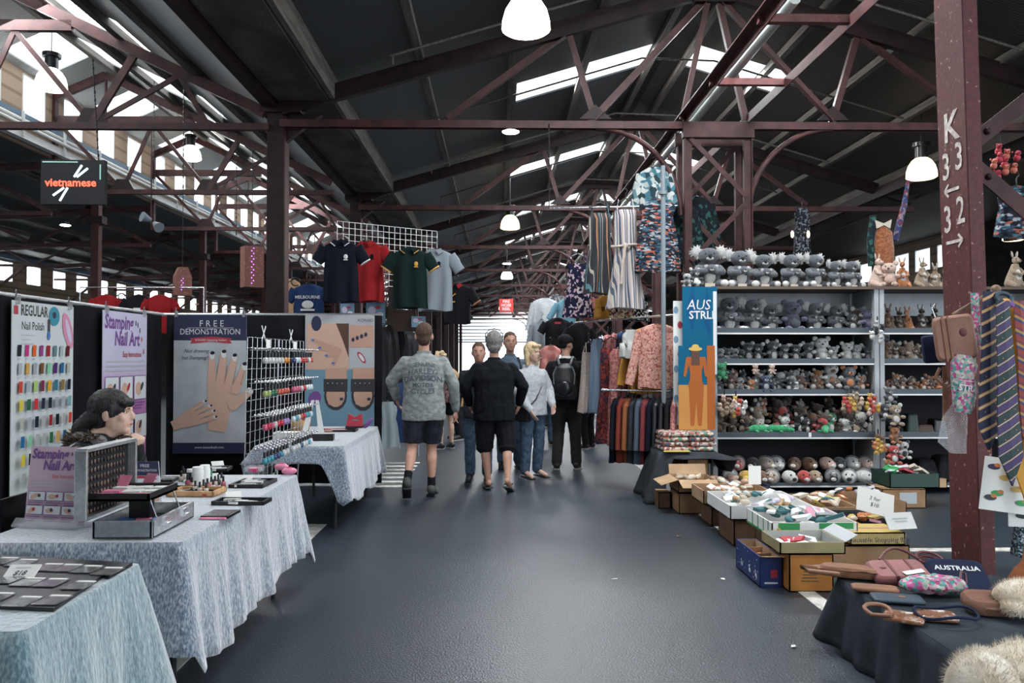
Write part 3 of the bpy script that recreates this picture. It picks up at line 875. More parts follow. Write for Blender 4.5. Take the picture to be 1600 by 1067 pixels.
# hands and feet poster
o = W(477, 492, 9.395); wB = WX(585, 9.395) - o.x; t = thing('sandal_poster', 'poster of painted nails, studded sandals and feet above the far table', 'poster', o)
s = Sheet(o, (1, 0, 0), wB, 1.33, mt('poster pale', (.42, .43, .44), .5)); k = wB / .81
kBl = flat('sandal blue', (.14, .26, .34)); kBr = flat('brown hair', (.09, .04, .025)); kTan = flat('tan skin', (.50, .30, .22))
s.rect(.02 * k, .10 * k, .49 * k, .54 * k, kSkin).poly([(.36 * k, .10 * k), (.51 * k, .10 * k), (.51 * k, .50 * k), (.44 * k, .3 * k)][::-1], kBr).oval(.13 * k, .10 * k, .06 * k, .09 * k, kNavy).rect(.52 * k, .12 * k, .28 * k, .26 * k, kTan).rect(.52 * k, .39 * k, .28 * k, .24 * k, kGy).oval(.66 * k, .50 * k, .03 * k, .08 * k, kRed, -.6).oval(.66 * k, .50 * k, .018 * k, .055 * k, kW, -.6)
for i in range(4):
    s.cap((.40 * k, .42 * k), ((.10 + .08 * i) * k, (.30 + .09 * i) * k), .035 * k, .022 * k, kTan); s.oval((.09 + .08 * i) * k, (.295 + .09 * i) * k, .02 * k, .012 * k, flat('blue', (.05, .15, .42)))
    s.oval((.56 + .05 * i) * k, (.29 - .02 * i) * k, .018 * k, .025 * k, kNavy)
s.rect(0, .64 * k, wB, 1.33 - .64 * k, kBl)
for fx in (.36, .68):
    s.rect((fx - .12) * k, .62 * k, .25 * k, .16 * k, kTan).oval(fx * k, .95 * k, .135 * k, .17 * k, kInk).oval(fx * k, .94 * k, .11 * k, .14 * k, kTan)
    s.rect((fx - .14) * k, .75 * k, .28 * k, .15 * k, kInk)
    for i in range(4): s.oval((fx - .07 + .045 * i) * k, (1.0 + .012 * abs(i - 1.5)) * k, .018 * k, .035 * k, kTan).oval((fx - .09 + .055 * i) * k, .80 * k, .006, .006, kW, n=6)
    s.oval((fx + .07) * k, .985 * k, .022 * k, .018 * k, kNavy)
s.oval(.12 * k, .98 * k, .07 * k, .09 * k, kPurp, .3).text('KONAD', .71 * k, .065 * k, .05 * k, kInk)
s.done(t, 'sheet', inv=o)
# ================================================================ GOODS ON THE LEFT TABLES
ZT = TZ + .004
mTray = mt('black tray', (.010, .010, .012), .35); mFelt = mt('tray felt', (.02, .02, .023), .9)
mPlate = mt('polished stamping plate', (.70, .70, .70), .16, .85, col2=(.42, .42, .43), scale=60, lo=.4, hi=.6)
mGlass = mt('clear acrylic', (.75, .78, .80), .08, trans=.6, alpha=.45); mPk = mt('pink tool', (.70, .22, .34), .4); mHot = mt('hot pink', (.62, .03, .14), .4); mPaper = mt('paper', (.70, .70, .67), .7); mWood = mt('light wood', (.42, .23, .10), .55, col2=(.55, .33, .16), scale=10, stretch=(1, 8, 1))


def tray(name, pts_c, w, d, rz, mats, label, h=.02, wall=.012, fill=None, z=ZT, group=None, cat='tray'):
    "shallow open tray with contents as parts"
    t = thing(name, label, cat, (pts_c.x, pts_c.y, z), rz, group)
    m = MB().mat(mats); m.box((0, 0, .003), (w, d, .006))
    for a in (-1, 1): m.box((a * (w / 2 - wall / 2), 0, h / 2), (wall, d, h)); m.box((0, a * (d / 2 - wall / 2), h / 2), (w, wall, h))
    m.build('frame', parent=t)
    if fill: fill(t, w, d)
    return t


# near black tray with plates
c = G(105, 915, ZT); t = thing('plate_tray', 'flat black tray of silver nail stamping plates on the nearest table', 'tray', (c.x, c.y, ZT))
P4 = [G(-60, 868, ZT), G(207, 884, ZT), G(170, 905, ZT), G(161, 903, ZT), G(84, 956, ZT), G(-80, 948, ZT)]
MB().mat(mTray).poly([p - Vector((c.x, c.y, ZT)) for p in P4][::-1], (0, 0, .012)).build('frame', parent=t)
ux_ = (G(207, 884, ZT) - G(30, 875, ZT)); ux_.normalize(); uy_ = Vector((-ux_.y, ux_.x, 0))
i = 0
for px, py in ((4, 877), (34, 880), (74, 887), (104, 888), (136, 890), (168, 893), (12, 906), (44, 910), (80, 911), (124, 915), (-8, 934), (36, 940), (82, 938)):
    p = G(px, py, ZT + .014); a = math.atan2(ux_.y, ux_.x) + .12
    q = thing('stamping_plate', 'silver stamping plate in the black tray, %s counting from its back left' % ordn(i), 'plate', (p.x, p.y, ZT + .0135), a, 'silver stamping plates'); i += 1
    MB().mat(mPlate).box((0, 0, .002), (.075, .092, .003)).build('plate', parent=q); MB().mat(mPaper).box((0, .038, .0045), (.06, .014, .001)).build('paper_strip', parent=q)
p = G(36, 897, ZT + .02); t = thing('price_card', 'white card reading $18 standing in the near tray of plates', 'card', (p.x, p.y, ZT + .012), .05)
s = Sheet(Vector((-.05, .02, .036)), (1, 0, 0), .10, .055, mPaper, (.15, .75, .65)); s.text('$18', .05, .036, .026, kInk, .02, 1, .2).rect(.025, .012, .05, .004, kGy); s.done(t, 'card')

# mid table: instruction stand
p0 = G(30, 822, ZT); p1 = G(122, 826, ZT); u = (p1 - p0).normalized(); wS = (p1 - p0).length
t = thing('sign_stand', 'clear acrylic stand holding the small pink Stamping Nail Art sheet', 'sign', p0, math.atan2(u.y, u.x))
MB().mat(mGlass).box((wS / 2, .03, .006), (wS * 1.06, .13, .008)).poly([(-.012, -.035, .01), (wS + .012, -.035, .01), (wS + .012, -.01, .035), (-.012, -.01, .035)], (0, .004, .004)).poly([(0, .035, .0), (wS, .035, .0), (wS, .075, .345), (0, .075, .345)], (0, .004, 0)).build('stand', parent=t)
kSm = mt('small poster pink', (.60, .42, .50), .5)
stamping(t, Vector((.0, .067, .35)), (1, 0, 0), wS, .335, kSm, 'sheet', (0, .115, .993))

# aluminium case, rotated on the table
c = G(228, 822, ZT); t = thing('display_case', 'open aluminium case of stamping kits with its dark lid standing up', 'case', (-1.55, 3.56, ZT + .004), 0)
w, d, h = .25, .45, .075; m = MB().mat(mAlu)
m.box((0, 0, .006), (w, d, .012))
for a in (-1, 1): m.box((a * (w / 2 - .008), 0, h / 2), (.016, d, h)); m.box((0, a * (d / 2 - .008), h / 2), (w, .016, h))
m.build('base', parent=t, bevel=.004)
MB().mat(mFelt).box((0, 0, .018), (w - .034, d - .034, .012)).build('lining', parent=t)
for y in (-.1, .1): MB().mat(mChrome).box((w / 2 + .004, y, .05), (.01, .05, .035)).cyl((w / 2 + .012, y - .02, .04), (w / 2 + .012, y + .02, .04), .008, n=6).build('latch', parent=t)
lx = -w / 2 - .045
m = MB().mat(mAlu)
for y in (-d / 2, d / 2): m.box((lx, y, h + .145), (.05, .016, .29))
m.box((lx, 0, h + .29), (.05, d, .016)).box((lx, 0, h + .006), (.05, d, .016)).box((lx - .02, 0, h + .145), (.008, d, .29))
L = m.build('lid', parent=t, bevel=.002)
MB().mat(mFelt).box((lx - .012, 0, h + .145), (.006, d - .03, .27)).build('lid_lining', parent=L)
m = MB().mat(mt('engraved plates', (.035, .032, .032), .35, .7, col2=(.30, .20, .16), scale=7)); k = 0
for r in range(8):
    for q in range(13): m.ell((lx - .004, -d / 2 + .035 + .029 * q, h + .025 + .034 * r), (.003, .0095, .0115), n=7, m=5)
m.build('plate_grid', parent=L)
# raised inner tray on arms
m = MB().mat(mTray).box((-.05, -.02, .150), (.27, .30, .010))
for a in (-1, 1): m.box((-.05 + a * .131, -.02, .162), (.008, .30, .032)); m.box((-.05, -.02 + a * .146, .162), (.27, .008, .032))
m.box((-.02, .0, .06), (.09, .05, .16)).build('upper_tray', parent=t)
for a in (-.12, .12): MB().mat(mChrome).bar((.11, a, .03), (.08, a - .03, .15), .012, .003).build('arm', parent=t)
R.seed(4)
for i in range(9):
    MB().mat(R.choice((mPk, mPk, mPaper, mHot, mPk))).box((-.135 + .085 * (i % 3), -.12 + .1 * (i // 3), .162), (.075, .05 + .02 * R.random(), .012), R.uniform(-.2, .2)).build('kit_packet', parent=t)
for i in range(7):
    MB().mat(R.choice((mPk, mGlass, mPaper, flat('green', (.03, .2, .08)), flat('blue', (.05, .15, .42))))).box((-.07 + .07 * (i % 3), -.16 + .14 * (i // 3), .036), (.06, .06, .022), R.uniform(-.3, .3)).build('kit_packet', parent=t)
for k, (x, y) in enumerate(((-.15, .08), (-.06, .14))):
    p = Vector((-1.565, 3.56, ZT)) + Matrix.Rotation(-.10, 3, 'Z') @ Vector((x, y, .172))
    q = thing('price_card', ('nearer', 'farther')[k] + ' pink price card leaning on the dark case lid', 'card', p, -.3 - .2 * k)
    MB().mat(mPk).poly([(-.035, 0, 0), (.035, 0, 0), (.035, .03, .045), (-.035, .03, .045)][::-1], (0, .002, 0)).build('card', parent=q)
# flyer holder
t = thing('flyer_holder', 'white FREE DEMONSTRATION flyer with a hand behind the open case', 'sign', Vector((-1.83, 4.02, ZT)), .05)
s = Sheet(Vector((-.0, .0, .235)), (1, 0, 0), .135, .23, kW, (-.12, .1, .98)); s.rect(0, 0, .135, .07, kNavy).text('FREE', .068, .022, .022, kW, .0).text('DEMONSTRATION', .068, .045, .017, kW, 0, .8).rect(.02, .072, .095, .012, kRed).hand(.09, .215, .11, -.12, kSkin, kW, kSkinD, thumb=False); s.done(t, 'flyer')
MB().mat(mGlass).box((.06, -.02, .004), (.15, .09, .006)).build('base', parent=t)


def fl_tools(cols, n, sz=(.07, .012, .008), seed=1, rot=.3):
    def f(t, w, d):
        R.seed(seed)
        for i in range(n):
            x = R.uniform(-w / 2 + .05, w / 2 - .05); y = -d / 2 + d * (i + .5) / n
            MB().mat(R.choice(cols)).box((x, y, .012), (sz[0] * R.uniform(.7, 1.2), sz[1], sz[2]), R.uniform(-rot, rot)).build('packet', parent=t)
    return f


def at(px, py, z=ZT): return G(px, py, z)


def tdim(px0, px1, py): return (G(px1, py, ZT) - G(px0, py, ZT)).length


tray('kit_tray', at(268, 768), .24, .20, 0, mTray, 'black tray of grey packs just behind the raised case tray', fill=fl_tools((mPlate, mGlass, kGy), 6, (.09, .03, .01), 5))
tray('tool_tray', at(308, 772), .26, .18, -.06, mWood, 'light wooden tray of nail tools', h=.03, fill=fl_tools((kRed, mPaper, mBlack, kNavy), 8, (.10, .012, .01), 6, .5))
tray('kit_tray', at(378, 786), .27, .13, -.05, mTray, 'long black tray with white packs in front of the wooden tray', fill=fl_tools((mPaper, kGy, mPlate), 6, (.08, .03, .01), 7))
tray('kit_tray', at(396, 757), .20, .26, -.05, mTray, 'black tray of grey and pink nail kits near the aisle edge', fill=fl_tools((kGy, mPlate, mPk, mPaper), 10, (.10, .02, .012), 8))
tray('plate_tray', at(345, 805), .13, .16, -.05, mTray, 'small dark ribbed tray with a pink strip beside the aluminium case', h=.012, fill=lambda t, w, d: ([MB().mat(mPlate).box((-.05 + .012 * i, 0, .010), (.007, .13, .005)).build('slat', parent=t) for i in range(9)], MB().mat(mPk).box((0, -.09, .004), (.12, .03, .006)).build('label_strip', parent=t)))
tray('kit_tray', at(398, 736), .10, .10, 0, mGlass, 'clear box of pink packs near the far table corner', h=.035, fill=fl_tools((mPk, mHot, mPaper), 5, (.07, .02, .02), 9))
tray('kit_tray', at(330, 735), .24, .16, .1, mTray, 'grey framed tray at the back of the middle table', fill=fl_tools((kGy, mPaper), 6, (.09, .02, .01), 10))
tray('kit_tray', at(250, 752), .18, .14, .1, mTray, 'dark tray by the flyer holder', fill=fl_tools((kGy, mPlate), 4, (.09, .03, .01), 11))
for i, (px, py) in enumerate(((440, 735), (452, 742))):
    q = thing('gift_pack', ('left', 'right')[i] + ' crumpled hot pink gift pack at the far corner of the middle table', 'pack', at(px, py), .3 * i)
    MB().mat(mPk).ell((0, 0, .025), (.05, .03, .024), n=8, m=5).mat(mHot).box((0, 0, .035), (.03, .02, .03)).build('wrap', parent=q)
# price papers
for i, (px, py, a) in enumerate(((365, 778, .4), (385, 752, -.3), (330, 748, .2), (340, 728, .5))):
    q = thing('price_card', 'small white price card lying on the middle table, %s from the case' % ordn(i), 'card', at(px, py), a)
    MB().mat(mPaper).poly([(-.04, -.02, .004), (.04, -.02, .004), (.04, .02, .03), (-.04, .02, .03)][::-1], (0, 0, .002)).build('card', parent=q)


def bottle(h, r, body, cap, frac=.5):
    def f(t):
        MB().mat(body).lathe([(0, 0), (r, 0), (r * 1.05, h * frac * .5), (r * .95, h * frac * .9), (r * .45, h * frac)], n=10).build('bottle', parent=t)
        MB().mat(cap).cyl((0, 0, h * frac), (0, 0, h), r * .5, r * .42, n=8).build('cap', parent=t)
    return f


R.seed(12)
jar = None
for i, (px, py, h, r, b, cp) in enumerate(((309, 757, .105, .034, mWhite, mWhite), (320, 752, .10, .032, mWhite, mWhite), (297, 752, .075, .022, mBlackG, mWhite), (326, 748, .07, .022, flat('green', (.03, .2, .08)), mBlackG))):
    q = thing('jar', ('tall white plastic jar beside the black bottle', 'second white plastic jar behind the tall one', 'short black bottle left of the white jars', 'small green bottle right of the white jars')[i], 'jar', at(px, py))
    MB().mat(b).cyl((0, 0, 0), (0, 0, h * .75), r, n=14).build('body', parent=q); MB().mat(cp).cyl((0, 0, h * .75), (0, 0, h), r * .9, n=14).build('lid', parent=q)
g = 'nail polish bottles on the middle table'
nb = 0; bc = [(.5, .42, .35), (.03, .03, .03), (.55, .5, .45), (.4, .08, .12), (.6, .35, .3), (.5, .5, .52)]
for px, py in sorted([(283, 752), (288, 748), (293, 758), (300, 762), (286, 744), (305, 768), (312, 770), (318, 766), (324, 764), (330, 761), (336, 760), (341, 757), (346, 755), (333, 766), (322, 771), (349, 760)]):
    q = thing('nail_polish', 'small nail polish bottle standing loose on the middle table, %s from the left' % ordn(nb), 'bottle', at(px, py), group=g); bottle(.062, .014, mt('polish %d' % (nb % 6), bc[nb % 6], .2), mBlackG)(q); nb += 1

# ---------------------------------------------------------------- far table goods
tz = ZT
q = thing('white_box', 'small open white box with black dots on the far table', 'box', (-1.85, 7.15, tz)); m = MB().mat(mPaper)
m.box((0, 0, .045), (.26, .16, .09)).build('body', parent=q); MB().mat(mBlack).ell((.02, -.082, .05), (.008, .003, .014), n=8, m=5).build('print', parent=q); MB().mat(mBlack).ell((.05, -.082, .05), (.008, .003, .014), n=8, m=5).build('print', parent=q)
q = thing('tool_basket', 'small tan basket holding brushes under the sandal poster', 'basket', (-2.00, 8.15, tz)); MB().mat(mt('tan wicker', (.42, .24, .10), .7, bump=.6, bscale=90)).lathe([(0, 0), (.085, 0), (.105, .12), (.098, .12), (.08, .01)], n=14).build('basket', parent=q)
for i in range(5): MB().mat(mBlack if i % 2 else mPaper).cyl((-.04 + .02 * i, 0, .02), (-.06 + .03 * i, .01, .2), .007, n=5).build('brush', parent=q)
q = thing('tent_sign', 'tall folded cream sign standing on the far table', 'sign', (-1.78, 7.75, tz)); m = MB().mat(mPaper)
for a in (-1, 1): m.poly([(a * .02, 0, .34), (a * .02 + .03, 0, .34), (a * .085 + .03, -.02, 0), (a * .085 - .03, -.02, 0)], (0, .006, 0))
m.build('panel', parent=q)
tray('polish_rack', Vector((-1.62, 7.3, 0)), .26, .14, .1, mTray, 'black rack of red and white false nails on the far table', h=.05, fill=fl_tools((kRed, mPaper, mHot), 7, (.08, .014, .04), 13))
tray('kit_tray', Vector((-1.62, 8.2, 0)), .36, .2, .0, mTray, 'flat black tray of pale packs at the back of the far table', fill=fl_tools((mPaper, mPk, kSkin), 8, (.1, .03, .012), 14))
tray('kit_tray', Vector((-1.75, 6.98, 0)), .2, .1, .1, mPaper, 'pale tray of nude nail tips at the front of the far table', fill=fl_tools((kSkin, mPaper), 6, (.06, .02, .012), 15))
q = thing('gift_box', 'red bow shaped gift box beside the sandal poster foot', 'box', (-1.53, 8.6, tz)); MB().mat(kRed).box((0, 0, .04), (.16, .1, .06)).poly([(-.08, 0, .07), (0, 0, .09), (.08, 0, .07), (.07, 0, .15), (0, 0, .11), (-.07, 0, .15)], (0, .03, 0)).build('box', parent=q); MB().mat(mBlack).box((0, 0, .01), (.18, .12, .02)).build('base', parent=q)
q = thing('nail_tool', 'dark purple oval nail tool leaning by the red gift box', 'tool', (-1.38, 8.55, tz)); MB().mat(kPurp).ell((0, 0, .05), (.025, .02, .07), (0, .7, 0)).build('body', parent=q)

# ---------------------------------------------------------------- wire racks of polish bottles
def wire_panel(o, u, w, h, nx, nz, lab, group, r=.0028, up=Vector((0, 0, 1)), mat=None):
    t = thing('display_rack', lab, 'display rack', o, group=group); m = MB().mat(mat or mChrome)
    for i in range(nx + 1): m.cyl(u * (w * i / nx), u * (w * i / nx) + up * h, r, n=4, cap=False)
    for j in range(nz + 1): m.cyl(up * (h * j / nz), up * (h * j / nz) + u * w, r, n=4, cap=False)
    m.build('wire_grid', parent=t); return t


g = 'nail polish wire racks'
polish = [mt('bottle %s' % n, c, .15, coat=.5) for n, c in (('pearl', (.5, .5, .48)), ('amber', (.5, .20, .02)), ('coral', (.42, .07, .04)), ('pink', (.48, .08, .15)), ('green', (.02, .12, .06)), ('lime', (.30, .36, .12)), ('navy', (.02, .05, .14)), ('teal', (.05, .25, .32)), ('red', (.45, .01, .03)), ('lilac', (.3, .18, .4)), ('clear', (.55, .6, .62)))]
pal = [[0, 0, 0, 0, 0, 0, 1, 1], [6, 10, 0, 8, 2, 2, 10, 2], [5, 5, 4, 4, 2, 2, 2, 2], [3, 3, 3, 0, 8, 0, 10, 10], [3, 8, 3, 0, 8, 8, 9, 9], [10, 7, 0, 2, 8, 7, 7, 10], [7, 7, 7, 6, 6, 7, 10, 0], [10, 0, 10, 6, 10, 0, 7, 10]]
bp = None; nbk = 0
for pn, (ya, lab) in enumerate(((5.58, 'nearer chrome wire rack of hanging nail polish bottles'), (6.36, 'farther chrome wire rack of hanging nail polish bottles'))):
    o = Vector((-1.76, ya, .60)); up = Vector((.02, 0, 1)); rk = wire_panel(o, Vector((.03, .72, 0)).normalized(), .70, 1.04, 7, 14, lab, g, up=up)
    MB().mat(mChrome).cyl((.01, .03, 0), (-.02, .03, -.58), .008, n=6).cyl((.02, .67, 0), (-.02, .67, -.58), .008, n=6).build('leg', parent=rk)
    MB().mat(mPaper).box((.06, .36, .99), (.003, .10, .08)).build('price_card', parent=rk); MB().mat(mPaper).bar((.03, .30, 1.02), (.03, .40, 1.13), .004, .012).bar((.03, .40, 1.02), (.03, .30, 1.13), .004, .012).build('ribbon', parent=rk)
    for row in range(4):
        zz = .95 - .235 * row
        for k in range(8):
            y = .05 + .085 * k; q = MB().mat(mChrome).cyl((.02, y, zz), (.19, y, zz + .012), .003, n=4)
            for e in range(4): q.ell((.06 + .042 * e, y, zz + .01), (.009, .009, .009), n=5, m=4)
            q.build('hook', parent=rk)
        for k in range(8):
            y = .05 + .085 * k; col = polish[pal[row * 2 + pn][k]]
            p = o + Vector((.13, y, zz - .085)); lab2 = 'nail polish bottle, %s along, %s hook row of the %s wire rack' % (ordn(k), ('top', 'second', 'third', 'lowest')[row], ('nearer', 'farther')[pn])
            if bp is None:
                bp = thing('nail_polish', lab2, 'bottle', p, group='bottles hanging on the wire racks')
                MB().mat(col).lathe([(0, -.010), (.018, -.010), (.020, .010), (.017, .026), (.009, .034)], n=8).build('bottle', parent=bp)
                MB().mat(mBlackG).cyl((0, 0, .036), (0, 0, .075), .013, .010, n=7).build('cap', parent=bp); bp0 = col
            else: dup(bp, p, 0, lab2, mats={bp0: col})
# low wire baskets with pink packs
q = thing('wire_basket', 'low chrome wire basket of hot pink packs beside the tablecloth corner', 'basket', (-1.62, 5.75, .28)); m = MB().mat(mChrome)
for i in range(9): m.cyl((-.12, -.25 + .0625 * i, 0), (.14, -.25 + .0625 * i, 0), .003, n=4).cyl((.14, -.25 + .0625 * i, 0), (.16, -.25 + .0625 * i, .1), .003, n=4)
for x, z in ((-.12, 0), (.0, 0), (.14, 0), (.15, .05), (.16, .1)): m.cyl((x, -.25, z), (x, .25, z), .003, n=4)
m.cyl((-.1, -.2, 0), (-.1, -.2, -.28), .008, n=5).cyl((-.1, .2, 0), (-.1, .2, -.28), .008, n=5); m.build('wires', parent=q)
for i in range(3): MB().mat(mHot).box((.03, -.15 + .15 * i, .05), (.12, .1, .07), .3 * i).build('pack', parent=q)
for i in range(4):
    q = thing('hanging_pack', 'slim clear blister pack hanging low on the wire rack, %s one' % ordn(i), 'pack', (-1.56 - .02 * i, 5.50 + .1 * i, .50), group='blister packs low on the wire rack')
    MB().mat(mPk if i < 2 else mPaper).box((0, 0, .10), (.05, .004, .06)).build('card', parent=q); MB().mat(mGlass).box((0, -.004, 0), (.03, .01, .16)).build('tube', parent=q)
tag(MB().mat(flat('orange red', (.5, .04, .02), .4)).ell((0, 0, 0), (.12, .05, .10)).build('chair_back', loc=G(37, 775, .75) + Vector((0, .3, 0))), 'shiny red rounded chair back behind the pink sign stand', 'chair')
# ================================================================ PEOPLE
mSkin = mt('skin', (.50, .27, .19), .55, var=.08, scale=20); mSkinP = mt('pale skin', (.60, .38, .29), .5, var=.06, scale=20); mLip = mt('lips', (.40, .12, .10), .5); mEyeW = mt('eye white', (.7, .68, .65), .3)
mHairG = mt('grey hair', (.10, .095, .09), .8, col2=(.30, .29, .28), scale=80, bump=.5, bscale=200); mHairB = mt('brown cropped hair', (.05, .030, .022), .8, col2=(.12, .075, .055), scale=90, bump=.5, bscale=200)
mHairK = mt('black hair', (.004, .0035, .004), .55, bump=.6, bscale=120, stretch=(1, 1, .2)); mHairY = mt('blonde hair', (.45, .30, .15), .6, col2=(.70, .55, .35), scale=40, stretch=(2, 2, .3), bump=.5, bscale=90)


def V(*a): return Vector(a)


def remesh(o, vox, smooth=4, disp=0., dscale=.08):
    b = o.modifiers.new('r', 'REMESH'); b.mode = 'VOXEL'; b.voxel_size = vox; b.use_smooth_shade = True
    if smooth: c = o.modifiers.new('s', 'SMOOTH'); c.iterations = smooth; c.factor = .5
    if disp:
        k = 'folds %.2f' % dscale; t = bpy.data.textures.get(k) or bpy.data.textures.new(k, 'CLOUDS'); t.noise_scale = dscale; t.noise_depth = 2
        d = o.modifiers.new('d', 'DISPLACE'); d.texture = t; d.strength = disp; d.mid_level = .5; d.texture_coords = 'LOCAL'
    return o


def chain(m, pts, n=10):
    "tapered limb through (point, radius) nodes"
    for (p, r), (q, r2) in zip(pts, pts[1:]): m.cyl(p, q, r, r2, n=n)
    for p, r in pts: m.ell(p, (r, r, r), n=n, m=7)
    return m


def ringloft(m, rs, n=18):
    "rs: (centre, rx, ry[, yaw])"
    R_ = []
    for c, rx, ry, *a in rs:
        a = a[0] if a else 0; ca, sa = math.cos(a), math.sin(a); q = []
        for k in range(n):
            t = 2 * PI * k / n; x, y = rx * math.copysign(abs(math.cos(t)) ** .85, math.cos(t)), ry * math.copysign(abs(math.sin(t)) ** .85, math.sin(t))
            q.append(V(c[0] + x * ca - y * sa, c[1] + x * sa + y * ca, c[2]))
        R_.append(q)
    return m.loft(R_)


def hand_(m, w, d, palm, sc=1., curl=.3):
    "hand at wrist w, fingers along d, palm normal"
    d = Vector(d).normalized(); nn = Vector(palm).normalized(); s = d.cross(nn).normalized(); w = Vector(w)
    rot = Matrix((s, d, nn)).transposed()
    m.ell(w + d * .045 * sc, (.040 * sc, .052 * sc, .017 * sc), rot)
    for i, L in enumerate((.068, .076, .070, .054)):
        x = (-.030 + .020 * i) * sc; b = w + d * .085 * sc + s * x
        p1 = b + (d * math.cos(curl) + nn * math.sin(curl)) * L * .5 * sc; p2 = p1 + (d * math.cos(curl * 2.4) + nn * math.sin(curl * 2.4)) * L * .5 * sc
        chain(m, [(b - d * .02 * sc, .0095 * sc), (p1, .0088 * sc), (p2, .0075 * sc)], 7)
    b = w + d * .02 * sc - s * .03 * sc; p1 = b + (d * .7 - s * .6 + nn * .3) * .035 * sc
    chain(m, [(b, .012 * sc), (p1, .0105 * sc), (p1 + (d * .9 + nn * .3) * .03 * sc, .009 * sc)], 7)


def head_(m, c, r=1., yaw=0., pitch=0.):
    "skull, face, ears; faces +y before yaw; returns the transform"
    rot = Matrix.Rotation(yaw, 3, 'Z') @ Matrix.Rotation(pitch, 3, 'X'); c = Vector(c); T = lambda x, y, z: c + rot @ V(x, y, z) * r
    m.ell(T(0, -.012, .03), (.076 * r, .098 * r, .092 * r), rot, 16, 12); m.ell(T(0, .018, -.025), (.062 * r, .075 * r, .088 * r), rot, 14, 10)
    m.ell(T(0, .062, -.082), (.030 * r, .028 * r, .024 * r), rot); m.ell(T(0, .080, .028), (.045 * r, .018 * r, .012 * r), rot)
    m.cyl(T(0, .084, .020), T(0, .106, -.018), .009 * r, .014 * r, n=8); m.ell(T(0, .100, -.020), (.017 * r, .014 * r, .011 * r), rot)
    m.ell(T(0, .086, -.048), (.024 * r, .012 * r, .010 * r), rot); m.ell(T(0, .084, -.058), (.020 * r, .012 * r, .008 * r), rot)
    for s in (-1, 1):
        m.ell(T(s * .038, .056, -.018), (.024 * r, .022 * r, .024 * r), rot); m.ell(T(s * .078, -.008, -.005), (.010 * r, .020 * r, .032 * r), rot @ Matrix.Rotation(-.2 * s, 3, 'Z'))
    return T, rot


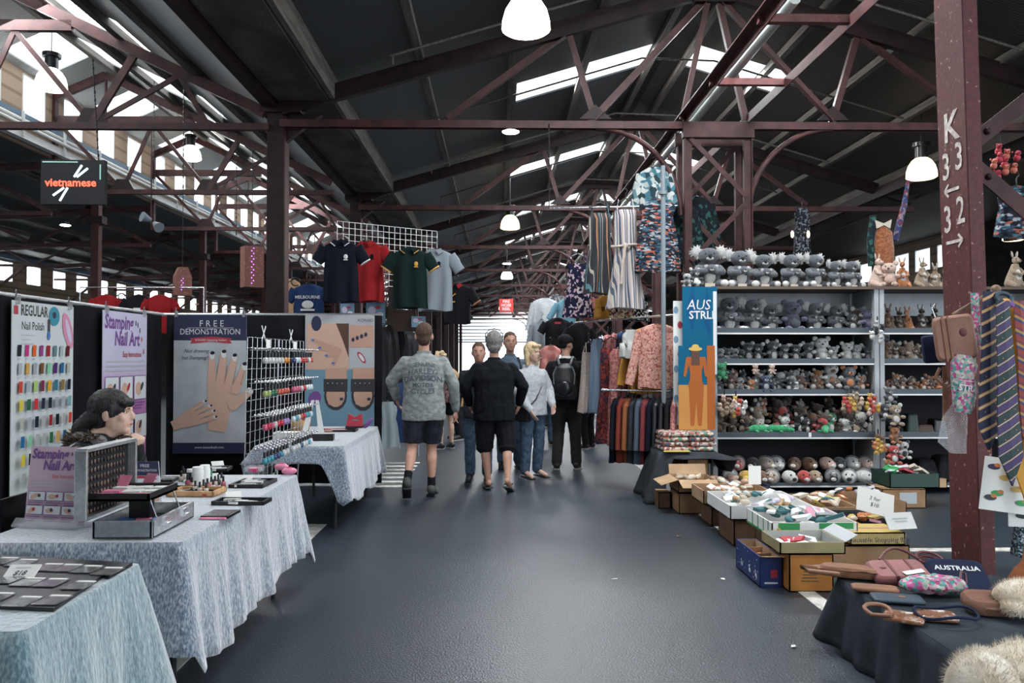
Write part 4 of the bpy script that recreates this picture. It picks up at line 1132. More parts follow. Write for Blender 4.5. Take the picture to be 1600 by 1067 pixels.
def person(label, loc, rz=0., sc=1., pose=None, top=None, bottom=None, shoes=None, hair=None, skin=None, vox=.009, extra=None, hyaw=0., hpitch=0., build=1., heavy=0.):
    """top: dict(mat, sleeve 0..1 (1 = wrist), hem z, fat, collar); bottom: dict(mat, end z, wide)"""
    P = dict(pel=V(0, 0, .95), chest=V(0, 0, 1.28), neck=V(0, -.01, 1.48), head=V(0, .015, 1.655),
             sl=V(-.19, 0, 1.42), el=V(-.27, -.03, 1.15), wl=V(-.29, .04, .90), sr=V(.19, 0, 1.42), er=V(.27, -.03, 1.15), wr=V(.29, .04, .90),
             hl=V(-.095, 0, .92), kl=V(-.11, .02, .50), al=V(-.11, -.02, .09), hr=V(.095, 0, .92), kr=V(.11, .02, .50), ar=V(.11, -.02, .09), tl=None, tr=None)
    P.update(pose or {})
    for s in 'lr': P['s' + s] = P['s' + s] + V(.008 if s == 'l' else -.008, 0, -.032)
    sk = skin or mSkin; t = thing('person', label, 'person', loc, rz, scale=sc)
    b = MB().mat(sk); T, rot = head_(b, P['head'] + V(0, 0, .012), 1.13, hyaw, hpitch)
    B = build; pl, ch, nk = P['pel'], P['chest'], P['neck']
    chain(b, [(nk, .058), (P['head'] + V(0, -.01, -.08), .055)])
    ringloft(b, [(pl - V(0, 0, .06), .13 * B, .10 * B), (pl, .15 * B, .105 * B), (pl.lerp(ch, .5), .135 * B, .095 * B), (ch, .16 * B, .105 * B), (ch.lerp(nk, .6), .165 * B, .09 * B), (nk - V(0, 0, .02), .07, .06)])
    for s in 'lr':
        S, E, Wr = P['s' + s], P['e' + s], P['w' + s]; H_, K, A = P['h' + s], P['k' + s], P['a' + s]
        chain(b, [(ch.lerp(nk, .7), .05), (S, .054), (S.lerp(E, .45), .046), (E, .038), (E.lerp(Wr, .35), .038), (Wr, .025)])
        fd = P.get('hd' + s) or ((Wr - E).normalized() + V(0, .1, -.4)); hand_(b, Wr, fd, P.get('pn' + s) or V(1 if s == 'l' else -1, .3, 0), 1.05, P.get('curl', .35))
        back = -1 * (K - H_).cross(V(1, 0, 0)).normalized(); back = V(0, -1, 0) if back.length == 0 else back
        chain(b, [(pl + (H_ - pl) * .9, .095 * B), (H_, .09 * B), (H_.lerp(K, .55), .070 * B), (K, .053), (K.lerp(A, .3) + V(0, -.018, 0), .056), (K.lerp(A, .65) + V(0, -.004, 0), .042), (A, .031)])
        toe = P['t' + s] or (A + V(-.02 if s == 'l' else .02, .17, -.055)); heel = A + (A - toe).normalized() * .035 - V(0, 0, .02)
        chain(b, [(A, .034), (A.lerp(toe, .55), .033), (toe, .027)]); chain(b, [(heel, .03), (A.lerp(toe, .6) - V(0, 0, .012), .026)])
    body = remesh(b.build('body', parent=t), vox, 5)
    # eyes and brows
    for s in (-1, 1):
        e = MB().mat(mEyeW).ell(T(s * .031, .073, .010), (.0125, .008, .0065), rot).mat(mBlack).ell(T(s * .031, .0795, .010), (.006, .003, .006), rot); e.build('eye', parent=t)
        MB().mat(hair[1] if hair else mHairB).ell(T(s * .032, .092, .030), (.018, .005, .004), rot).build('eyebrow', parent=t)
    MB().mat(mLip).ell(T(0, .094, -.052), (.020, .006, .007), rot).build('mouth', parent=t)
    if hair:
        h = MB().mat(hair[1]); k = hair[0]
        if k in ('crop', 'short'):
            g = .004 if k == 'crop' else .012
            h.ell(T(0, -.022, .042), (.086 + g, .108 + g, .098 + g), rot, 18, 12); h.ell(T(0, -.045, -.02), (.074 + g, .068 + g, .078 + g), rot)
        elif k == 'bob':
            h.ell(T(0, -.020, .040), (.104, .120, .113), rot, 16, 12)
            for s in (-1, 1): chain(h, [(T(s * .07, -.02, .03), .04), (T(s * .082, -.01, -.05), .036), (T(s * .075, -.01, -.13), .026)])
            chain(h, [(T(0, -.08, 0), .06), (T(0, -.075, -.08), .055), (T(0, -.06, -.14), .035)]); chain(h, [(T(-.05, .07, .085), .025), (T(.05, .07, .085), .025)])
        elif k == 'curly':
            for i in range(30):
                a = R.uniform(0, 2 * PI); z = R.uniform(-.06, .12); q = .085 * math.sqrt(max(.1, 1 - ((z - .02) / .13) ** 2)); y = q * math.sin(a) - .02
                if y < .05 or z > .06: h.ell(T(q * math.cos(a), y, z), (.032, .032, .030), None, 8, 6)
            h.ell(T(0, -.02, .04), (.1, .112, .1), rot)
        elif k == 'tied':
            h.ell(T(0, -.018, .042), (.097, .121, .108), rot, 18, 12); h.ell(T(0, -.05, -.01), (.086, .086, .086), rot)
            chain(h, [(T(-.052, .072, .062), .024), (T(0, .088, .060), .024), (T(.052, .072, .062), .024)]); chain(h, [(T(.0, -.10, -.02), .055), (T(.0, -.15, -.07), .055), (T(.0, -.16, -.14), .05), (T(.0, -.14, -.19), .03)])
            chain(h, [(T(.07, .02, .04), .02), (T(.082, .02, -.01), .01)])
        elif k == 'cap':
            h.ell(T(0, -.016, .045), (.098, .122, .088), rot, 16, 10); h.poly([T(-.06, .07, .045), T(-.05, .15, .035), T(.05, .15, .035), T(.06, .07, .045)][::-1], rot @ V(0, 0, .008)); h.ell(T(0, -.055, -.01), (.07, .055, .05), rot)
        remesh(h.build('cap' if k == 'cap' else 'hair', parent=t), .008, 2, .006 if k in ('crop', 'short') else .010, .02)
    if top:
        f = top.get('fat', 0.); m = MB().mat(top['mat']); hem = top.get('hem', .86); wst = pl.lerp(ch, .45); hw = heavy
        lo = V(pl.x, pl.y, hem)
        ringloft(m, [(lo, .185 * B + f, .135 * B + f + hw * .5), (V(pl.x, pl.y, max(hem + .04, .93)), .185 * B + f, .135 * B + f + hw * .6), (wst, .170 * B + f, .125 * B + f + hw), (ch, .185 * B + f, .130 * B + f + hw * .4), (ch.lerp(nk, .50), .176 * B + f * .7, .112 * B + f), (ch.lerp(nk, .85), .125 * B, .082 * B + f * .7), (nk + V(0, 0, .01), .075, .07)])
        for s in 'lr':
            S, E, Wr = P['s' + s], P['e' + s], P['w' + s]; sl = top.get('sleeve', 1.)
            pts = [(ch.lerp(nk, .60), .070), (S - V(0, 0, .012), .064 + f * .5)]
            if sl <= .45: pts += [(S.lerp(E, sl * 2), .062 + f * .5)]
            else: pts += [(S.lerp(E, .5), .058 + f * .5), (E, .052 + f * .5), (E.lerp(Wr, .5), .047 + f * .4), (E.lerp(Wr, .97), .037 + f * .3)]
            chain(m, pts)
        if top.get('hood'): chain(m, [(nk + V(-.07, -.05, 0), .045), (nk + V(0, -.09, -.02), .055), (nk + V(.07, -.05, 0), .045)])
        sh = remesh(m.build(top.get('name', 'shirt'), parent=t), max(vox, .010), 3, top.get('fold', .018), .07)
        c = top.get('collar', 'stand')
        if c:
            q = MB().mat(top.get('cmat', top['mat'])); ringloft(q, [(nk + V(0, 0, -.02), .085, .082), (nk + V(0, -.002, .035 if c == 'stand' else .02), .070, .068)]); q.build('collar', parent=t)
        if top.get('text'):
            q = MB().mat(mt('faded print', (.085, .10, .115), .9))
            for st, z, sz, ar in top['text']:
                v, fc = text_geo(st, .012); q.add([V(x * sz, -.40, z + sz * y - ar * (x * sz) ** 2) for x, y, zz in v], fc)
            o = q.build('back_print', parent=sh)
            sb = o.modifiers.new('sub', 'SUBSURF'); sb.subdivision_type = 'SIMPLE'; sb.levels = sb.render_levels = 1
            w = o.modifiers.new('w', 'SHRINKWRAP'); w.target = sh; w.wrap_method = 'PROJECT'; w.use_project_y = True; w.use_positive_direction = True; w.use_negative_direction = False; w.use_project_x = w.use_project_z = False; w.offset = .004; w.project_limit = 1.0
    if bottom:
        f = bottom.get('wide', .0); m = MB().mat(bottom['mat']); end = bottom.get('end', .08)
        ringloft(m, [(pl - V(0, 0, .10), .165 * B, .125 * B), (pl + V(0, 0, .02), .168 * B, .125 * B + heavy * .4), (pl + V(0, 0, .08), .155 * B, .115 * B + heavy * .5)])
        for s in 'lr':
            H_, K, A = P['h' + s], P['k' + s], P['a' + s]
            pts = [(H_ + V(0, 0, -.02), .105 * B + f * .4), (H_.lerp(K, .5), .088 * B + f)]
            if end > .25:
                u = (H_.z - end) / max(.01, H_.z - K.z)
                e = H_.lerp(K, u) if u <= 1 else K.lerp(A, (K.z - end) / max(.01, K.z - A.z))
                if u > 1: pts += [(K, .078 + f)]
                m_ = [(a, r) for a, r in pts]
                chain(m, m_); m.cyl(pts[-1][0], e, pts[-1][1], .078 + f, n=14); m.cyl(e - (e - pts[-1][0]).normalized() * .02, e, .080 + f, .080 + f, n=14)
            else: chain(m, pts + [(K, .066 + f), (K.lerp(A, .5), .060 + f * 1.1), (A + V(0, 0, .02), .054 + f * 1.2)])
        remesh(m.build(bottom.get('name', 'trousers'), parent=t), max(vox, .010), 2, .014, .06)
    if shoes:
        for s in 'lr':
            A = P['a' + s]; toe = P['t' + s] or (A + V(-.02 if s == 'l' else .02, .17, -.055)); u = (toe - A); u2 = V(u.x, u.y, 0).normalized(); heel = A - V(0, 0, .045) - u2 * .035
            dn = V(0, 0, -1) if u.z > -.12 else (V(0, 0, -.5) - u2 * .8).normalized()
            if shoes[0] == 'thong':
                m = MB().mat(shoes[1]); a = heel + dn * .018; b2 = toe + u.normalized() * .03 + dn * .022; m.bar(a, b2, .085, .016); m.build('flip_flop', parent=t)
                MB().mat(shoes[1]).tube([A.lerp(toe, .3) + V(-.045, 0, -.01), A.lerp(toe, .75) + V(0, 0, .012), A.lerp(toe, .3) + V(.045, 0, -.01)], .007, 5).build('strap', parent=t)
            else:
                m = MB().mat(shoes[1]); chain(m, [(heel + V(0, 0, .03), .046), (A.lerp(toe, .5) - V(0, 0, .008), .046), (toe - V(0, 0, .004), .040)]); chain(m, [(A + V(0, 0, .0), .048), (A - V(0, 0, .03), .045)])
                so = remesh(m.build('shoe', parent=t), .009, 2)
                q = MB().mat(shoes[2]); a = heel + dn * .026; b2 = toe + dn * .026 + u.normalized() * .025; q.bar(a - u2 * .012, b2, .088, .026); q.build('sole', parent=so, bevel=.006)
                if len(shoes) > 3:
                    for i in range(3): MB().mat(shoes[3]).bar(A.lerp(toe, .2 + .22 * i) + V(-.047, 0, .005), A.lerp(toe, .35 + .22 * i) + V(-.045, 0, -.03), .006, .02).bar(A.lerp(toe, .2 + .22 * i) + V(.047, 0, .005), A.lerp(toe, .35 + .22 * i) + V(.045, 0, -.03), .006, .02).build('stripe', parent=so)
                if len(shoes) > 4: chain(q := MB().mat(shoes[4]), [(A + V(0, 0, -.01), .042), (A.lerp(P['k' + s], .26), .042)]); q.build('sock', parent=t)
    if extra: extra(t, T, rot, P)
    return t


def gnd(px, py): return G(px, py, 0)


mChamb = mt('grey chambray', (.17, .185, .185), .85, col2=(.29, .31, .30), scale=16, bump=.9, bscale=22, stretch=(1, 1, 1.6), detail=6); mDenB = mt('black denim', (.012, .014, .020), .85, col2=(.03, .033, .042), scale=14)
mFleece = mt('black fleece', (.006, .007, .010), .95, var=.3, scale=10); mBlkCot = mt('black cotton', (.010, .010, .012), .9, var=.3, scale=10)
mHood = mt('light grey marl', (.40, .42, .44), .9, col2=(.50, .52, .54), scale=40); mJean = mt('blue denim', (.035, .06, .10), .85, col2=(.08, .12, .18), scale=20, bump=.2, bscale=80)
mKhaki = mt('charcoal trousers', (.028, .026, .026), .9, var=.2, scale=10); mShoeB = mt('black shoe', (.012, .012, .014), .5); mSole = mt('grey sole', (.35, .35, .34), .7); mTan = mt('camel coat', (.38, .25, .12), .85, var=.15, scale=12)

# man with printed grey shirt
q1 = gnd(662, 776)
person('person in a printed grey chambray shirt, black shorts and trainers walking away', (q1.x, q1.y, 0), .03, 1.035,
       dict(sl=V(-.20, 0, 1.43), el=V(-.34, .02, 1.20), wl=V(-.30, .16, 1.02), sr=V(.20, 0, 1.43), er=V(.31, -.04, 1.16), wr=V(.33, .06, .90),
            kl=V(-.12, -.01, .50), al=V(-.15, -.26, .20), tl=V(-.16, -.17, .06), kr=V(.08, .06, .50), ar=V(.08, .02, .09)),
       dict(mat=mChamb, hem=.80, fat=.024, fold=.016, text=(('GENUINE', 1.375, .060, 1.2), ('HARLEY-', 1.305, .078, .7), ('DAVIDSON', 1.235, .078, .6), ('MOTOR', 1.165, .06, 0), ('CYCLES', 1.095, .07, -.8))),
       dict(mat=mDenB, end=.56, wide=.018, name='shorts'), ('shoe', mt('grey trainer', (.06, .065, .06), .7), mBlackG, mt('olive stripe', (.20, .22, .18), .6), mBlkCot),
       ('crop', mHairB), mSkin, .009, build=1.10, heavy=.02)
# man in black
q2 = gnd(772, 766)


def x_glasses(t, T, rot, P):
    MB().mat(mBlackG).tube([T(-.085, -.03, .02), T(-.088, -.01, .10), T(-.05, .01, .145), T(0, .015, .155), T(.05, .01, .145), T(.088, -.01, .10), T(.085, -.03, .02)], .006, 6).build('headband', parent=t)


person('person all in black fleece, long shorts and flip-flops walking away', (q2.x, q2.y, 0), -.02, .99,
       dict(sl=V(-.20, 0, 1.42), el=V(-.33, -.02, 1.18), wl=V(-.29, .12, .98), sr=V(.20, 0, 1.42), er=V(.33, -.02, 1.18), wr=V(.29, .12, .98),
            kl=V(-.11, .05, .50), al=V(-.06, .03, .09), tl=V(-.09, .18, .035), kr=V(.15, -.02, .50), ar=V(.155, -.20, .14), tr=V(.19, -.06, .035)),
       dict(mat=mFleece, hem=.80, fat=.035, fold=.02, name='fleece'), dict(mat=mBlkCot, end=.46, wide=.022, name='shorts'), ('thong', mt('dark rubber', (.05, .05, .045), .6)),
       ('short', mHairG), mSkin, .009, extra=x_glasses, build=1.12, heavy=.03)
# man facing the camera behind
q3 = gnd(790, 737)


def x_straps(t, T, rot, P): MB().mat(mBlackG).tube([V(-.13, .13, 1.05), V(-.13, .12, 1.3), V(-.10, .06, 1.47)], .018, 6).build('rucksack_strap', parent=t)


person('person in a blue shirt facing the camera behind the black fleece', (WX(797, 10.8), 10.8, 0), PI + .1, 1.02, None,
       dict(mat=mt('dusty blue shirt', (.09, .13, .18), .85, var=.2, scale=12), hem=.82, fat=.02), dict(mat=mJean, end=.08, wide=.01), ('shoe', mShoeB, mBlackG), ('crop', mHairB), mSkin, .012, x_straps)
person('person in blue jeans half hidden between the two walking men', (WX(748, 9.75), 9.7, 0), PI, .93, None, dict(mat=mDenB, hem=.82, fat=.02), dict(mat=mJean, end=.08, wide=.012), ('shoe', mShoeB, mBlackG), ('crop', mHairB), mSkin, .014)


# woman in grey hoodie
def x_bag(t, T, rot, P):
    MB().mat(mBlackG).box((.20, .02, .86), (.10, .26, .20), .2).build('shoulder_bag', parent=t, bevel=.02)
    MB().mat(mBlackG).tube([V(-.13, .0, 1.44), V(-.06, .15, 1.25), V(.08, .17, 1.05), V(.2, .12, .93)], .010, 6).build('bag_strap', parent=t)


person('person with blonde bob, light grey hoodie and black shoulder bag', (WX(831, 9.95), 9.95, 0), -PI / 2 - .9, .93,
       dict(el=V(-.25, .06, 1.18), wl=V(-.17, .22, .98), er=V(.26, .02, 1.16), wr=V(.20, .20, .92)),
       dict(mat=mHood, hem=.84, fat=.035, name='hoodie', hood=True, fold=.02), dict(mat=mJean, end=.08, wide=.012, name='jeans'), ('thong', mShoeB), ('bob', mHairY), mSkinP, .010, x_bag, hyaw=.1)


# backpacker
def x_pack(t, T, rot, P):
    m = MB().mat(mt('black nylon', (.010, .011, .014), .5, bump=.2, bscale=30))
    ringloft(m, [(V(0, -.23, .95), .13, .08), (V(0, -.25, 1.0), .16, .12), (V(0, -.25, 1.2), .155, .12), (V(0, -.23, 1.36), .12, .09), (V(0, -.2, 1.42), .06, .04)])
    b = remesh(m.build('backpack', parent=t), .012, 3)
    MB().mat(mBlackG).ell((0, -.36, 1.10), (.11, .03, .10)).build('front_pocket', parent=b)
    for s in (-1, 1): MB().mat(mt('grey piping', (.14, .15, .16), .5)).tube([V(s * .10, -.30, 1.38), V(s * .14, -.345, 1.28), V(s * .13, -.372, 1.15)], .008, 5).build('piping', parent=b)
    for s in (-1, 1): MB().mat(mt('grey piping', (.14, .15, .16), .5)).tube([V(s * .07, -.21, 1.40), V(s * .10, -.10, 1.50), V(s * .12, .06, 1.47)], .018, 6).build('strap', parent=b)


person('person in a cap and dark clothes wearing a black backpack', (WX(884, 10.6), 10.6, 0), -.15, 1.0, dict(hd=None, kl=V(-.10, .02, .50), al=V(-.12, -.03, .09), kr=V(.12, .04, .5), ar=V(.14, .02, .09)),
       dict(mat=mBlkCot, hem=.86, fat=.03, name='jacket', cmat=mWhite), dict(mat=mKhaki, end=.08, wide=.014), ('shoe', mShoeB, mSole), ('cap', mBlkCot), mSkin, .010, x_pack, hyaw=-.6, hpitch=-.1, build=1.05, heavy=.01)
# distant people
for i, (px, D, rz, sc, lab, tm, bm, hr, end, ln) in enumerate((
        (717, 14.5, 1.9, .98, 'person with blond curly hair bending in a camel coat', mTan, mDenB, ('curly', mHairY), .08, .30),
        (697, 13.0, .6, .90, 'person in a dark floral top and shorts by the left stalls', mt('floral dark', (.10, .05, .05), .8, var=.9, scale=18), mBlkCot, ('bob', mHairB), .62, .1),
        (852, 13.5, .2, .94, 'person in a pale shirt walking behind the blonde woman', mt('pale shirt', (.55, .56, .56), .8), mJean, ('short', mHairB), .08, 0),
        (918, 13.0, .9, .88, 'person in black leggings beside the hanging dresses', mt('grey top', (.20, .20, .2), .8), mBlkCot, ('short', mHairB), .08, 0),
        (752, 18.0, PI, .92, 'person in black standing far down the aisle', mBlkCot, mBlkCot, ('short', mHairB), .08, 0),
        (846, 17.0, 0, .94, 'person with ginger hair far down the aisle', mt('cream top', (.5, .45, .38), .8), mDenB, ('curly', mt('ginger hair', (.35, .14, .05), .7, bump=.5, bscale=90)), .08, 0))):
    p = None
    if ln: p = dict(chest=V(0, .6 * ln, 1.24), neck=V(0, 1.0 * ln, 1.42 - ln * .15), head=V(0, 1.25 * ln, 1.56 - ln * .25), sl=V(-.19, .85 * ln, 1.36), sr=V(.19, .85 * ln, 1.36), el=V(-.25, .9 * ln + .02, 1.1), er=V(.25, .9 * ln + .02, 1.1), wl=V(-.2, .9 * ln + .2, 1.0), wr=V(.2, .9 * ln + .2, 1.0))
    person(lab, (WX(px, D), D, 0), rz, sc, p, dict(mat=tm, hem=.62 if tm is mTan else .84, fat=.03, name='coat' if tm is mTan else 'shirt'), dict(mat=bm, end=end, wide=.01), ('shoe', mShoeB, mSole), hr, mSkinP, .016)

# seated stallholder
mPuff = mt('black shiny puffer', (.010, .011, .013), .28, bump=.6, bscale=14); mFurG = mt('brown grey fur', (.06, .045, .035), .95, col2=(.24, .18, .14), scale=40, bump=.9, bscale=90); mGreyT = mt('grey hood lining', (.16, .16, .17), .9)


def x_fur(t, T, rot, P):
    nk = P['neck']; R.seed(5); m = MB().mat(mFurG)
    for i in range(150):
        a = R.uniform(PI * .55, PI * 2.15); c = nk + V(.135 * math.cos(a), .125 * math.sin(a) - .02, -.02 + .02 * math.cos(3 * a) + R.uniform(-.015, .015)); d = V(math.cos(a) + R.uniform(-.5, .5), math.sin(a) + R.uniform(-.5, .5), R.uniform(-.4, .9)).normalized()
        m.cyl(c, c + d * .055, .012, .001, n=4)
    m.build('fur_trim', parent=t)
    chain(q := MB().mat(mGreyT), [(nk + V(-.08, -.07, -.02), .045), (nk + V(0, -.11, -.02), .05), (nk + V(.08, -.07, -.02), .045), (nk + V(.10, .04, -.03), .04)]); q.build('hood', parent=t)


# local +y is where she faces (towards the aisle)
person('person with tied black hair and fur trimmed black jacket seated resting folded hands', (-2.44, 4.62, -.325), -PI / 2 + .12, .98,
       dict(pel=V(0, -.06, .80), chest=V(0, .08, 1.18), neck=V(0, .15, 1.405), head=V(0, .225, 1.515), sl=V(-.19, .12, 1.35), sr=V(.19, .12, 1.35), el=V(-.25, .30, 1.07), er=V(.23, .28, 1.07), wl=V(-.06, .32, 1.375), wr=V(.04, .31, 1.365),
            hdl=V(.5, .35, .15), hdr=V(-.5, .35, .25), pnl=V(0, -.3, -1), pnr=V(0, -.3, -1), curl=.6,
            hl=V(-.10, -.02, .76), kl=V(-.12, .38, .74), al=V(-.12, .36, .37), hr=V(.10, -.02, .76), kr=V(.12, .38, .74), ar=V(.12, .36, .37)),
       dict(mat=mPuff, hem=.74, fat=.035, name='jacket', fold=.035, collar=None), dict(mat=mBlkCot, end=.08, wide=.0), ('shoe', mShoeB, mBlackG), ('tied', mHairK), mSkinP, .007, x_fur, build=.95)
t = thing('folding_chair', 'dark chair under the seated person in the black jacket', 'chair', (-2.5, 4.62, 0)); MB().mat(mBlackG).box((0, 0, .40), (.42, .42, .03)).build('seat', parent=t)
for a in (-.18, .18):
    for b in (-.18, .18): MB().mat(mBlack).cyl((a, b, 0), (a, b, .39), .012, n=6).build('leg', parent=t)
MB().mat(mBlackG).box((-.22, 0, .62), (.02, .40, .2)).box((-.22, -.18, .46), (.02, .02, .2)).box((-.22, .18, .46), (.02, .02, .2)).build('backrest', parent=t)
# ================================================================ RIGHT STALL: PLUSH SHELVES
def fur(name, a, b, sc=45): return mt('fur ' + name, a, .95, col2=b, scale=sc, bump=.8, bscale=sc * 2.5, sheen=.4)


fGrey, fGreyD, fLt, fWhite = fur('grey', (.045, .052, .062), (.125, .138, .152)), fur('dark grey', (.02, .024, .030), (.07, .078, .09)), fur('pale grey', (.30, .30, .30), (.56, .55, .53)), fur('white', (.50, .49, .46), (.72, .71, .68))
fBr, fOr, fTan2, fPink, fPurp2 = fur('brown', (.11, .055, .03), (.22, .12, .07)), fur('orange', (.42, .14, .05), (.60, .25, .10)), fur('tan', (.24, .17, .11), (.42, .32, .22)), fur('pale pink', (.55, .36, .28), (.72, .55, .46)), fur('blue purple', (.07, .07, .12), (.16, .16, .24))
fGreen, fDkBr, fRed, fBlk, fYel = fur('green', (.02, .22, .09), (.05, .38, .16)), fur('dark brown', (.03, .02, .015), (.10, .065, .045)), fur('red', (.35, .03, .03), (.5, .08, .06)), fur('black', (.008, .008, .01), (.03, .03, .035)), fur('yellow', (.5, .28, .04), (.6, .4, .1))
mCream = mt('cream base', (.50, .44, .36), .8)


def koala(label, loc, rz=0., h=.35, group=None, joey=True, parts=True):
    t = thing('plush_koala', label, 'plush toy', loc, rz, group, scale=(h * 1.27, h * 1.1, h * 1.13))
    b = MB().mat(fGrey).ell((0, 0, .30), (.24, .20, .30), n=14, m=10)
    for s in (-1, 1): chain(b, [(V(s * .20, -.02, .46), .085), (V(s * .25, -.14, .36), .08), (V(s * .10, -.24, .36), .07)], 8); chain(b, [(V(s * .14, -.05, .10), .11), (V(s * .26, -.22, .08), .085)], 8)
    b.build('body', parent=t)
    MB().mat(fWhite).ell((0, -.11, .25), (.14, .11, .18)).build('belly', parent=t); MB().mat(mCream).box((0, -.10, .045), (.20, .2, .09)).build('base', parent=t)
    hd = MB().mat(fGrey).ell((0, -.05, .74), (.215, .19, .19), n=14, m=10).build('head', parent=t)
    MB().mat(fWhite).ell((0, -.19, .665), (.085, .06, .045)).build('muzzle', parent=hd); MB().mat(mBlackG).ell((0, -.235, .715), (.045, .035, .060)).build('nose', parent=hd)
    for s in (-1, 1):
        MB().mat(mBlackG).ell((s * .085, -.215, .775), (.022, .018, .022), n=8, m=5).build('eye', parent=hd)
        e = MB().mat(fLt); R.seed(int(s + 5))
        e.ell((s * .25, 0, .83), (.11, .06, .13), n=12, m=8)
        for i in range(22):
            a = R.uniform(0, 2 * PI); c = V(s * .25 + .09 * math.cos(a), -.01, .83 + .11 * math.sin(a)); e.cyl(c, c + V(.07 * math.cos(a), R.uniform(-.04, .02), .07 * math.sin(a)), .03, .002, n=4)
        e.build('ear', parent=t)
        MB().mat(fWhite).ell((s * .28, -.27, .085), (.085, .07, .085)).build('foot', parent=t)
    if joey:
        j = MB().mat(fGrey).ell((.02, -.25, .42), (.11, .09, .10)).mat(fLt).ell((-.08, -.24, .47), (.05, .03, .05), n=8, m=5).ell((.12, -.24, .47), (.05, .03, .05), n=8, m=5).mat(fWhite).ell((.02, -.33, .39), (.04, .025, .025), n=8, m=5).mat(mBlackG).ell((.02, -.345, .415), (.02, .015, .025), n=8, m=5)
        j.build('joey', parent=t)
    return t


def roo(label, loc, rz=0., h=.38, group=None, c=None, belly=None):
    c = c or fTan2; belly = belly or fWhite
    t = thing('plush_kangaroo', label, 'plush toy', loc, rz, group, scale=h)
    m = MB().mat(c); ringloft(m, [(V(0, 0, 0), .17, .17), (V(0, 0, .12), .22, .21), (V(0, -.02, .30), .19, .17), (V(0, -.04, .50), .12, .11), (V(0, -.06, .64), .08, .08)], 12)
    for s in (-1, 1): chain(m, [(V(s * .12, -.08, .50), .05), (V(s * .15, -.17, .40), .04), (V(s * .08, -.22, .38), .035)], 7); chain(m, [(V(s * .17, -.02, .14), .10), (V(s * .17, -.26, .045), .05)], 8)
    m.build('body', parent=t)
    chain(q := MB().mat(c), [(V(.05, .12, .10), .09), (V(.20, .22, .06), .06), (V(.32, .12, .05), .035)], 8); q.build('tail', parent=t)
    MB().mat(belly).ell((0, -.13, .30), (.11, .08, .20)).build('belly', parent=t)
    h_ = MB().mat(c).ell((0, -.08, .74), (.085, .10, .095), n=12).ell((0, -.18, .71), (.05, .08, .05)).build('head', parent=t)
    MB().mat(mBlackG).ell((0, -.255, .72), (.022, .018, .018), n=7, m=5).build('nose', parent=h_)
    for s in (-1, 1):
        MB().mat(mBlackG).ell((s * .055, -.155, .77), (.014, .012, .014), n=7, m=5).build('eye', parent=h_)
        MB().mat(c).ell((s * .075, -.04, .89), (.035, .022, .10), (0, s * .25, 0)).mat(belly).ell((s * .075, -.058, .89), (.02, .01, .075), (0, s * .25, 0), n=8, m=5).build('ear', parent=t)
    chain(q := MB().mat(c), [(V(0, -.23, .34), .055)], 8); q.build('joey', parent=t)
    return t


def small_plush():
    m = MB().mat(fGrey).ell((0, 0, .32), (.24, .20, .30), n=9, m=6).ell((0, -.05, .72), (.24, .21, .21), n=10, m=7)
    for s in (-1, 1): m.ell((s * .26, -.16, .40), (.09, .16, .08), n=7, m=5); m.ell((s * .17, -.26, .10), (.10, .17, .09), n=7, m=5)
    m.mat(fLt)
    for s in (-1, 1): m.ell((s * .21, -.02, .90), (.10, .06, .10), n=7, m=5)
    m.ell((0, -.21, .66), (.11, .08, .08), n=7, m=5).ell((0, -.14, .30), (.14, .10, .17), n=7, m=5).mat(mBlackG).ell((0, -.285, .69), (.04, .03, .035), n=6, m=4)
    for s in (-1, 1): m.ell((s * .09, -.235, .78), (.026, .02, .026), n=6, m=4)
    return m


sm0 = None


def plush(label, loc, rz, h, c, c2, group, rot=None, name='plush_toy'):
    global sm0
    if sm0 is None:
        sm0 = small_plush().build(name); tag(sm0, label, 'plush toy', group); sm0.location = loc; sm0.scale = (h * 1.3, h * 1.15, h * 1.15); sm0.rotation_euler = rot or (0, 0, rz)
        for i, mm in enumerate((c, c2)): sm0.material_slots[i].link = 'OBJECT'; sm0.material_slots[i].material = mm
        return sm0
    o = sm0.copy(); COL.objects.link(o); o.name = name; o.location = loc; o.scale = (h * 1.3, h * 1.15, h * 1.15); o.rotation_euler = rot or (0, 0, rz)
    for i, mm in enumerate((c, c2)): o.material_slots[i].material = mm
    return tag(o, label, 'plush toy', group)


